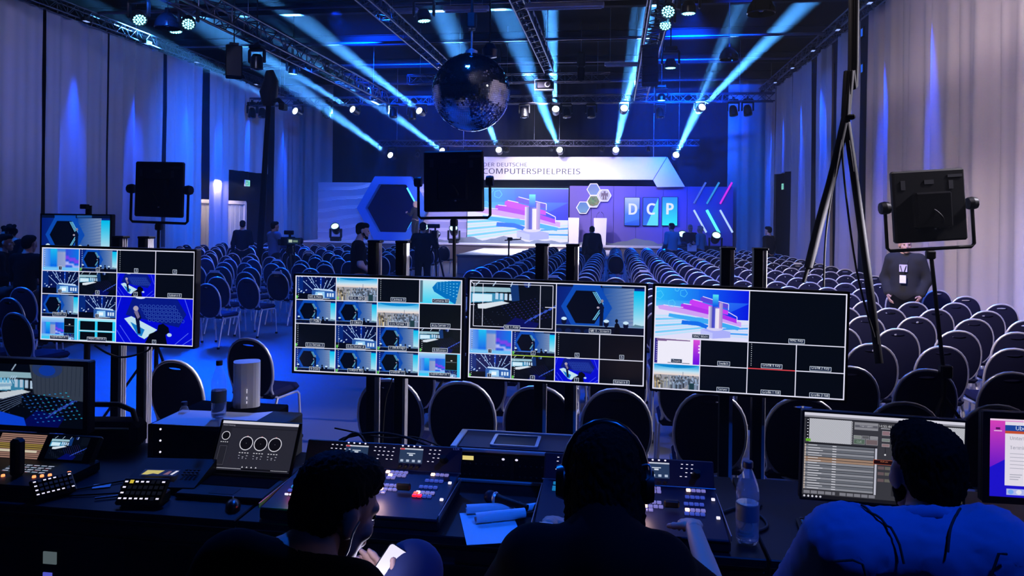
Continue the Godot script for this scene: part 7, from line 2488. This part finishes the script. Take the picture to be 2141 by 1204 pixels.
	for e in [-1.0, 1.0]:
		put("ear_cup", MB.new().lathe([Vector2(0, -0.02), Vector2(0.036, -0.018), Vector2(0.042, 0), Vector2(0.036, 0.018), Vector2(0, 0.02)], 16), M.black_shiny, hp, Vector3(e * 0.096, -0.005, 0.014), Vector3(0, 0, PI / 2))
	put("hook", MB.new().tube(spline([Vector3(0.085, 0.05, 0.06), Vector3(0.1, 0.052, 0.066), Vector3(0.104, 0.03, 0.064), Vector3(0.094, 0.018, 0.062)]), 0.0028, 6), M.silver, hp)
	put("wrist_watch", MB.new().tube([Vector3(-0.032, 0, 0), Vector3(-0.02, 0.024, 0), Vector3(0.02, 0.024, 0), Vector3(0.032, 0, 0), Vector3(0.02, -0.024, 0), Vector3(-0.02, -0.024, 0)], 0.006, 6, true), M.silver, b, (Vector3(-0.209, 0.88, -2.562) - o) + Vector3(-0.01, 0.0, 0.05))
	stool("round black stool under the person with headphones", Vector3(0.02, 0, -1.24), 0.38)
	# right operator in a denim jacket
	o = Vector3(0.86, 0, -1.45)
	head = (Vector3(0.779, 1.316, -1.98) - o)
	var c := figure("person at the right in a blue denim jacket facing the playlist monitor", o, 0.0, {
		"pelvis": Vector3(0, 0.5, 0.02), "chest": Vector3(-0.02, 0.9, -0.24), "neck": (Vector3(0.749, 1.217, -1.9) - o), "head": head,
		"sl": (Vector3(0.539, 1.171, -1.86) - o), "el": Vector3(-0.42, 0.84, -0.62), "wl": Vector3(-0.16, 0.8, -1.2), "sr": (Vector3(0.884, 1.187, -1.86) - o), "er": Vector3(0.4, 0.84, -0.62), "wr": Vector3(0.3, 0.82, -1.18),
		"hl": Vector3(-0.1, 0.5, 0), "kl": Vector3(-0.16, 0.52, -0.46), "al": Vector3(-0.17, 0.09, -0.44), "tl": Vector3(-0.18, 0.035, -0.62), "hr": Vector3(0.1, 0.5, 0), "kr": Vector3(0.16, 0.52, -0.46), "ar": Vector3(0.17, 0.09, -0.44), "tr": Vector3(0.18, 0.035, -0.62)},
		near.merged({"head_turn": Vector3(-0.12, 0.05, 0.0), "shirt": "denim", "jacket": true, "trousers": "cloth_dark", "hair": "hair_dark", "loose": 0.026, "wide": 1.08, "fold": 0.006, "collar": true, "hair_rough": 0.006, "beard": true, "hand_dir_l": Vector3(0.2, -0.1, -1), "hand_back_l": Vector3(0, 1, 0), "hand_dir_r": Vector3(0, -0.1, -1), "hand_back_r": Vector3(0, 1, 0)}))
	# stitched seams of the jacket back, laid on the cloth
	var jk: MeshInstance3D = c.get_node("jacket")
	seam(jk, [[-0.38, -0.31], [-0.28, -0.3], [-0.17, -0.29], [-0.07, -0.3], [0.02, -0.31]])
	seam(jk, [[-0.27, -0.41], [-0.23, -0.36], [-0.2, -0.31]])
	seam(jk, [[-0.05, -0.41], [-0.09, -0.36], [-0.12, -0.31]])
	stool("round black stool under the person in the denim jacket", Vector3(0.86, 0, -1.44), 0.38)


func seam(jk: MeshInstance3D, line: Array) -> void:
	# a thin cord lying on the shoulders of the jacket: for each x, z take the topmost cloth vertex nearby
	var vs: PackedVector3Array = jk.mesh.surface_get_arrays(0)[Mesh.ARRAY_VERTEX]
	var pts := []
	for i in line.size() - 1:
		for k in 5:
			var x := lerpf(line[i][0], line[i + 1][0], k / 5.0)
			var z := lerpf(line[i][1], line[i + 1][1], k / 5.0)
			var y := -9.0
			for v in vs:
				if absf(v.x - x) < 0.014 and absf(v.z - z) < 0.014: y = maxf(y, v.y)
			if y > -8.0: pts.append(Vector3(x, y + 0.001, z))
	if pts.size() > 2: put("seam", MB.new().tube(pts, 0.003, 5), M.cloth_dark, jk)


func stool(label: String, at: Vector3, h: float) -> void:
	var t := thing("stool", label, "stool", at)
	put("seat", MB.new().lathe([Vector2(0, h - 0.07), Vector2(0.17, h - 0.06), Vector2(0.185, h - 0.03), Vector2(0.17, h), Vector2(0, h + 0.005)], 24), M.black_matt, t)
	put("column", MB.new().bar(Vector3(0, 0.06, 0), Vector3(0, h - 0.06, 0), 0.025, 10), M.black, t)
	for k in 5:
		var a := TAU * k / 5
		put("foot", MB.new().bar(Vector3(0, 0.07, 0), Vector3(cos(a) * 0.26, 0.03, sin(a) * 0.26), 0.018, 8), M.black, t)


func crew() -> void:
	var p: Node3D
	# man in profile in the left aisle, behind the four by four monitor
	p = figure("standing bearded person in a black t-shirt behind the four by four monitor, looking right", Vector3(-4.006, 1.559, -11.3) * Vector3(1, 0, 1), -1.1, {
		"head": Vector3(0.0, 1.64, -0.05), "el": Vector3(-0.3, 1.16, 0.0), "wl": Vector3(-0.16, 1.0, -0.24), "er": Vector3(0.26, 1.14, 0.02), "wr": Vector3(0.18, 0.96, -0.22)},
		{"shirt": "cloth_black", "sleeves": false, "beard": true, "scale": 1.03, "cell": 0.02, "head_cell": 0.008, "head_turn": Vector3(-0.1, -0.1, 0)})
	tag_lanyard(p, Vector3(0, 1.28, 0))
	# man by the right curtains
	p = figure("standing person in a dark jacket with a badge before the right curtains", Vector3(4.033, 1.565, -11) * Vector3(1, 0, 1), PI - 0.5, {
		"head": Vector3(0.0, 1.62, -0.03), "el": Vector3(-0.27, 1.14, 0.08), "wl": Vector3(-0.2, 0.92, -0.06), "er": Vector3(0.27, 1.14, 0.08), "wr": Vector3(0.2, 0.92, -0.06)},
		{"shirt": "cloth_dark", "jacket": true, "loose": 0.022, "trousers": "cloth_black", "wide": 1.1, "cell": 0.02, "head_cell": 0.008, "head_turn": Vector3(0, 0.4, 0), "hair_style": "short"})
	tag_lanyard(p, Vector3(0, 1.25, -0.03))
	put("shirt_print", MB.new().box(Vector3(0.0, 1.3, -0.152), Vector3(0.1, 0.1, 0.004)), M.set_pale, p)
	put("sleeve_patch", MB.new().ball(Vector3(-0.262, 1.3, 0.03), Vector3(0.012, 0.035, 0.035), 10, 6), M.set_pale, p)
	# camera operator in the middle aisle
	var at: Vector3 = Vector3(-4.475, 1.161, -17) * Vector3(1, 0, 1)
	figure("standing camera operator in black seen from behind in the middle aisle", at, 0.1, {"el": Vector3(-0.3, 1.2, -0.1), "wl": Vector3(-0.16, 1.25, -0.3), "er": Vector3(0.3, 1.2, -0.1), "wr": Vector3(0.26, 1.3, -0.34)}, {"shirt": "cloth_black", "trousers": "cloth_black", "wide": 1.12, "loose": 0.02, "scale": 1.02})
	tripod_camera("television camera on a tripod beside the camera operator in the middle aisle", Vector3(-4.252, 1.496, -17.3), 0.1)
	# host on the stage
	figure("person with long blond hair standing on the stage before the hexagon portal", Vector3(-8.409, 0.8, -30.6), 1.2, {"el": Vector3(-0.26, 1.16, -0.06), "wl": Vector3(-0.16, 1.24, -0.3), "er": Vector3(0.25, 1.16, -0.04), "wr": Vector3(0.16, 1.18, -0.28)}, {"shirt": "cloth_dark", "trousers": "cloth_dark", "hair": "hair_blond", "hair_style": "long", "scale": 1.0, "curl_l": 0.2})
	# person with a backpack walking to the lecterns
	p = figure("person with a backpack and hair bun walking towards the lecterns", Vector3(-0.651, 1.305, -22) * Vector3(1, 0, 1), 0.25, {"head": Vector3(0.0, 1.6, -0.04), "kl": Vector3(-0.105, 0.5, -0.12), "al": Vector3(-0.11, 0.085, -0.02), "tl": Vector3(-0.12, 0.035, -0.18)}, {"shirt": "cloth_black", "jacket": true, "loose": 0.03, "trousers": "cloth_dark", "wide": 1.15, "hair_style": "bun", "hair": "hair_brown", "scale": 0.98})
	put("backpack", MB.new().ball(Vector3(0, 1.22, 0.2), Vector3(0.16, 0.24, 0.11), 14, 10), M.black_matt, p)
	# three people talking before the right end of the stage
	figure("person in a teal shirt, back turned, leftmost of three talking by the stage", Vector3(1.764, 1.301, -23.5) * Vector3(1, 0, 1), 0.5, {"wl": Vector3(-0.2, 0.98, -0.16), "wr": Vector3(0.2, 0.98, -0.16)}, {"shirt": "teal_shirt", "wide": 1.15, "hair": "hair_dark", "scale": 1.03})
	p = figure("grey haired person in black facing the camera between two teal shirts by the stage", Vector3(2.481, 1.27, -25) * Vector3(1, 0, 1), PI + 0.1, {"wl": Vector3(-0.1, 1.15, -0.24), "wr": Vector3(0.12, 1.1, -0.24)}, {"shirt": "cloth_black", "hair": "hair_grey", "scale": 1.0})
	put("papers", MB.new().box(Vector3(0.0, 0.98, -0.3), Vector3(0.3, 0.2, 0.01)), M.white, p)
	figure("light haired person in a teal shirt holding a clipboard, rightmost of three by the stage", Vector3(2.804, 1.275, -25) * Vector3(1, 0, 1), 0.9, {"wl": Vector3(-0.1, 1.15, -0.26), "wr": Vector3(0.14, 1.12, -0.24)}, {"shirt": "teal_shirt", "hair": "hair_grey", "scale": 0.98})
	figure("dark person standing alone beside the right curtains near the stage", Vector3(4.366, 1.387, -22) * Vector3(1, 0, 1), 0.8, {"wl": Vector3(-0.14, 1.05, -0.2)}, {"shirt": "cloth_black", "trousers": "cloth_black"})
	# group at the left curtains
	figure("woman in black with curly hair leaning over two people at the left curtains", Vector3(-9.367, 1.491, -10.6) * Vector3(1, 0, 1), PI - 0.6, {"head": Vector3(0.06, 1.58, -0.16), "neck": Vector3(0.02, 1.45, -0.06), "chest": Vector3(0, 1.24, -0.02), "el": Vector3(-0.34, 1.16, -0.12), "wl": Vector3(-0.3, 0.98, -0.34), "er": Vector3(0.34, 1.16, -0.12), "wr": Vector3(0.3, 0.98, -0.34)}, {"shirt": "cloth_black", "hair_style": "curly", "hair": "hair_dark", "cell": 0.02, "head_cell": 0.008, "head_turn": Vector3(-0.25, 0.2, 0.1)})
	seated("person in black seated at the left edge, looking right", Vector3(-11.732, 1.2, -12.905), Vector3(-8.729, 1.489, -9.6), -1.0)
	seated("person in black seated with the back to the camera under the leaning woman", Vector3(-11.373, 1.2, -13.062), Vector3(-8.17, 1.485, -9.4), 0.0)
	# crew at the left aisle with a camera and small screens
	figure("dark person standing by the left doorway beside the container", Vector3(-10.062, 1.238, -19) * Vector3(1, 0, 1), 0.4, {"wr": Vector3(0.12, 1.1, -0.22)}, {"shirt": "cloth_black", "trousers": "cloth_black"})
	figure("camera operator in a patterned blue shirt at the foot of the crane", Vector3(-8.415, 1.248, -17.5) * Vector3(1, 0, 1), -0.6, {"el": Vector3(-0.3, 1.18, -0.06), "wl": Vector3(-0.2, 1.1, -0.3), "er": Vector3(0.3, 1.18, -0.06), "wr": Vector3(0.2, 1.1, -0.3)}, {"shirt": "denim", "trousers": "cloth_dark", "loose": 0.02})
	tripod_camera("television camera with a lit viewfinder beside the crane", Vector3(-7.554, 1.306, -16.5), -0.5)
	var vf := Pic.new(96, 54, rgb(20, 40, 60))
	vf.rect(10, 12, 30, 30, rgb(190, 210, 190))
	vf.rect(46, 18, 40, 20, rgb(120, 150, 130))
	var m := monitor("small viewfinder monitor glowing at the crane's foot", Vector3(-7.335, 1.319, -16.2), 0.28, 0.12, vf.im, "viewfinder", 0.8, 0.015, 0.04)
	put("post", MB.new().bar(Vector3(0, -0.07, -0.06), Vector3(0, 0.02 - m.position.y, -0.06), 0.02, 8), M.black, m)


func seated(label: String, _w: Vector3, head_at: Vector3, turn: float) -> void:
	var o := Vector3(head_at.x, 0, head_at.z)
	var k := head_at.y - 1.27
	var p := figure(label, o, turn, {"pelvis": Vector3(0, 0.56 + k, 0.08), "chest": Vector3(0, 0.9 + k, 0.06), "neck": Vector3(0, 1.11 + k, 0.04), "head": Vector3(0, 1.26 + k, 0.0),
		"sl": Vector3(-0.18, 1.05 + k, 0.06), "el": Vector3(-0.24, 0.78 + k, 0.0), "wl": Vector3(-0.12, 0.72 + k, -0.24), "sr": Vector3(0.18, 1.05 + k, 0.06), "er": Vector3(0.24, 0.78 + k, 0.0), "wr": Vector3(0.12, 0.72 + k, -0.24),
		"hl": Vector3(-0.1, 0.54 + k, 0.05), "kl": Vector3(-0.14, 0.54 + k, -0.4), "al": Vector3(-0.14, 0.09, -0.36), "tl": Vector3(-0.15, 0.035, -0.52), "hr": Vector3(0.1, 0.54 + k, 0.05), "kr": Vector3(0.14, 0.54 + k, -0.4), "ar": Vector3(0.14, 0.09, -0.36), "tr": Vector3(0.15, 0.035, -0.52)},
		{"shirt": "cloth_black", "trousers": "cloth_dark", "cell": 0.02, "head_cell": 0.008})
	stool("black stool under the " + label.trim_prefix("person in black "), o + Basis.from_euler(Vector3(0, turn, 0)) * Vector3(0, 0, 0.08), 0.44 + k)


func tripod_camera(label: String, at: Vector3, turn: float) -> void:
	var t := thing("television_camera", label, "camera", at, turn)
	put("body", MB.new().box(Vector3(0, 0, 0.05), Vector3(0.14, 0.2, 0.34), 0.02), M.black, t)
	put("lens", MB.new().lathe([Vector2(0, 0), Vector2(0.07, 0), Vector2(0.075, 0.14), Vector2(0.085, 0.2), Vector2(0.07, 0.2), Vector2(0, 0.17)], 16), M.black_shiny, t, Vector3(0, 0, -0.12), Vector3(-PI / 2, 0, 0))
	put("viewfinder", MB.new().box(Vector3(-0.04, 0.2, 0.0), Vector3(0.3, 0.1, 0.08), 0.015), M.black, t)
	put("viewfinder_arm", MB.new().box(Vector3(0, 0.13, 0), Vector3(0.04, 0.1, 0.04)), M.black, t)
	put("battery", MB.new().box(Vector3(0, -0.02, 0.26), Vector3(0.1, 0.14, 0.08), 0.01), M.black_matt, t)
	put("tripod_head", MB.new().lathe([Vector2(0.03, -0.34), Vector2(0.09, -0.26), Vector2(0.07, -0.12), Vector2(0.08, -0.1), Vector2(0, -0.1)], 14), M.black, t)
	put("pan_bar", MB.new().bar(Vector3(0.05, -0.16, 0.05), Vector3(0.16, -0.3, 0.45), 0.012), M.black, t)
	for k in 3:
		var a := PI / 6 + TAU * k / 3
		put("leg", MB.new().tube([Vector3(cos(a) * 0.05, -0.28, sin(a) * 0.05), Vector3(cos(a) * 0.42, 0.02 - at.y, sin(a) * 0.42)], [0.025, 0.018], 8), M.black, t)
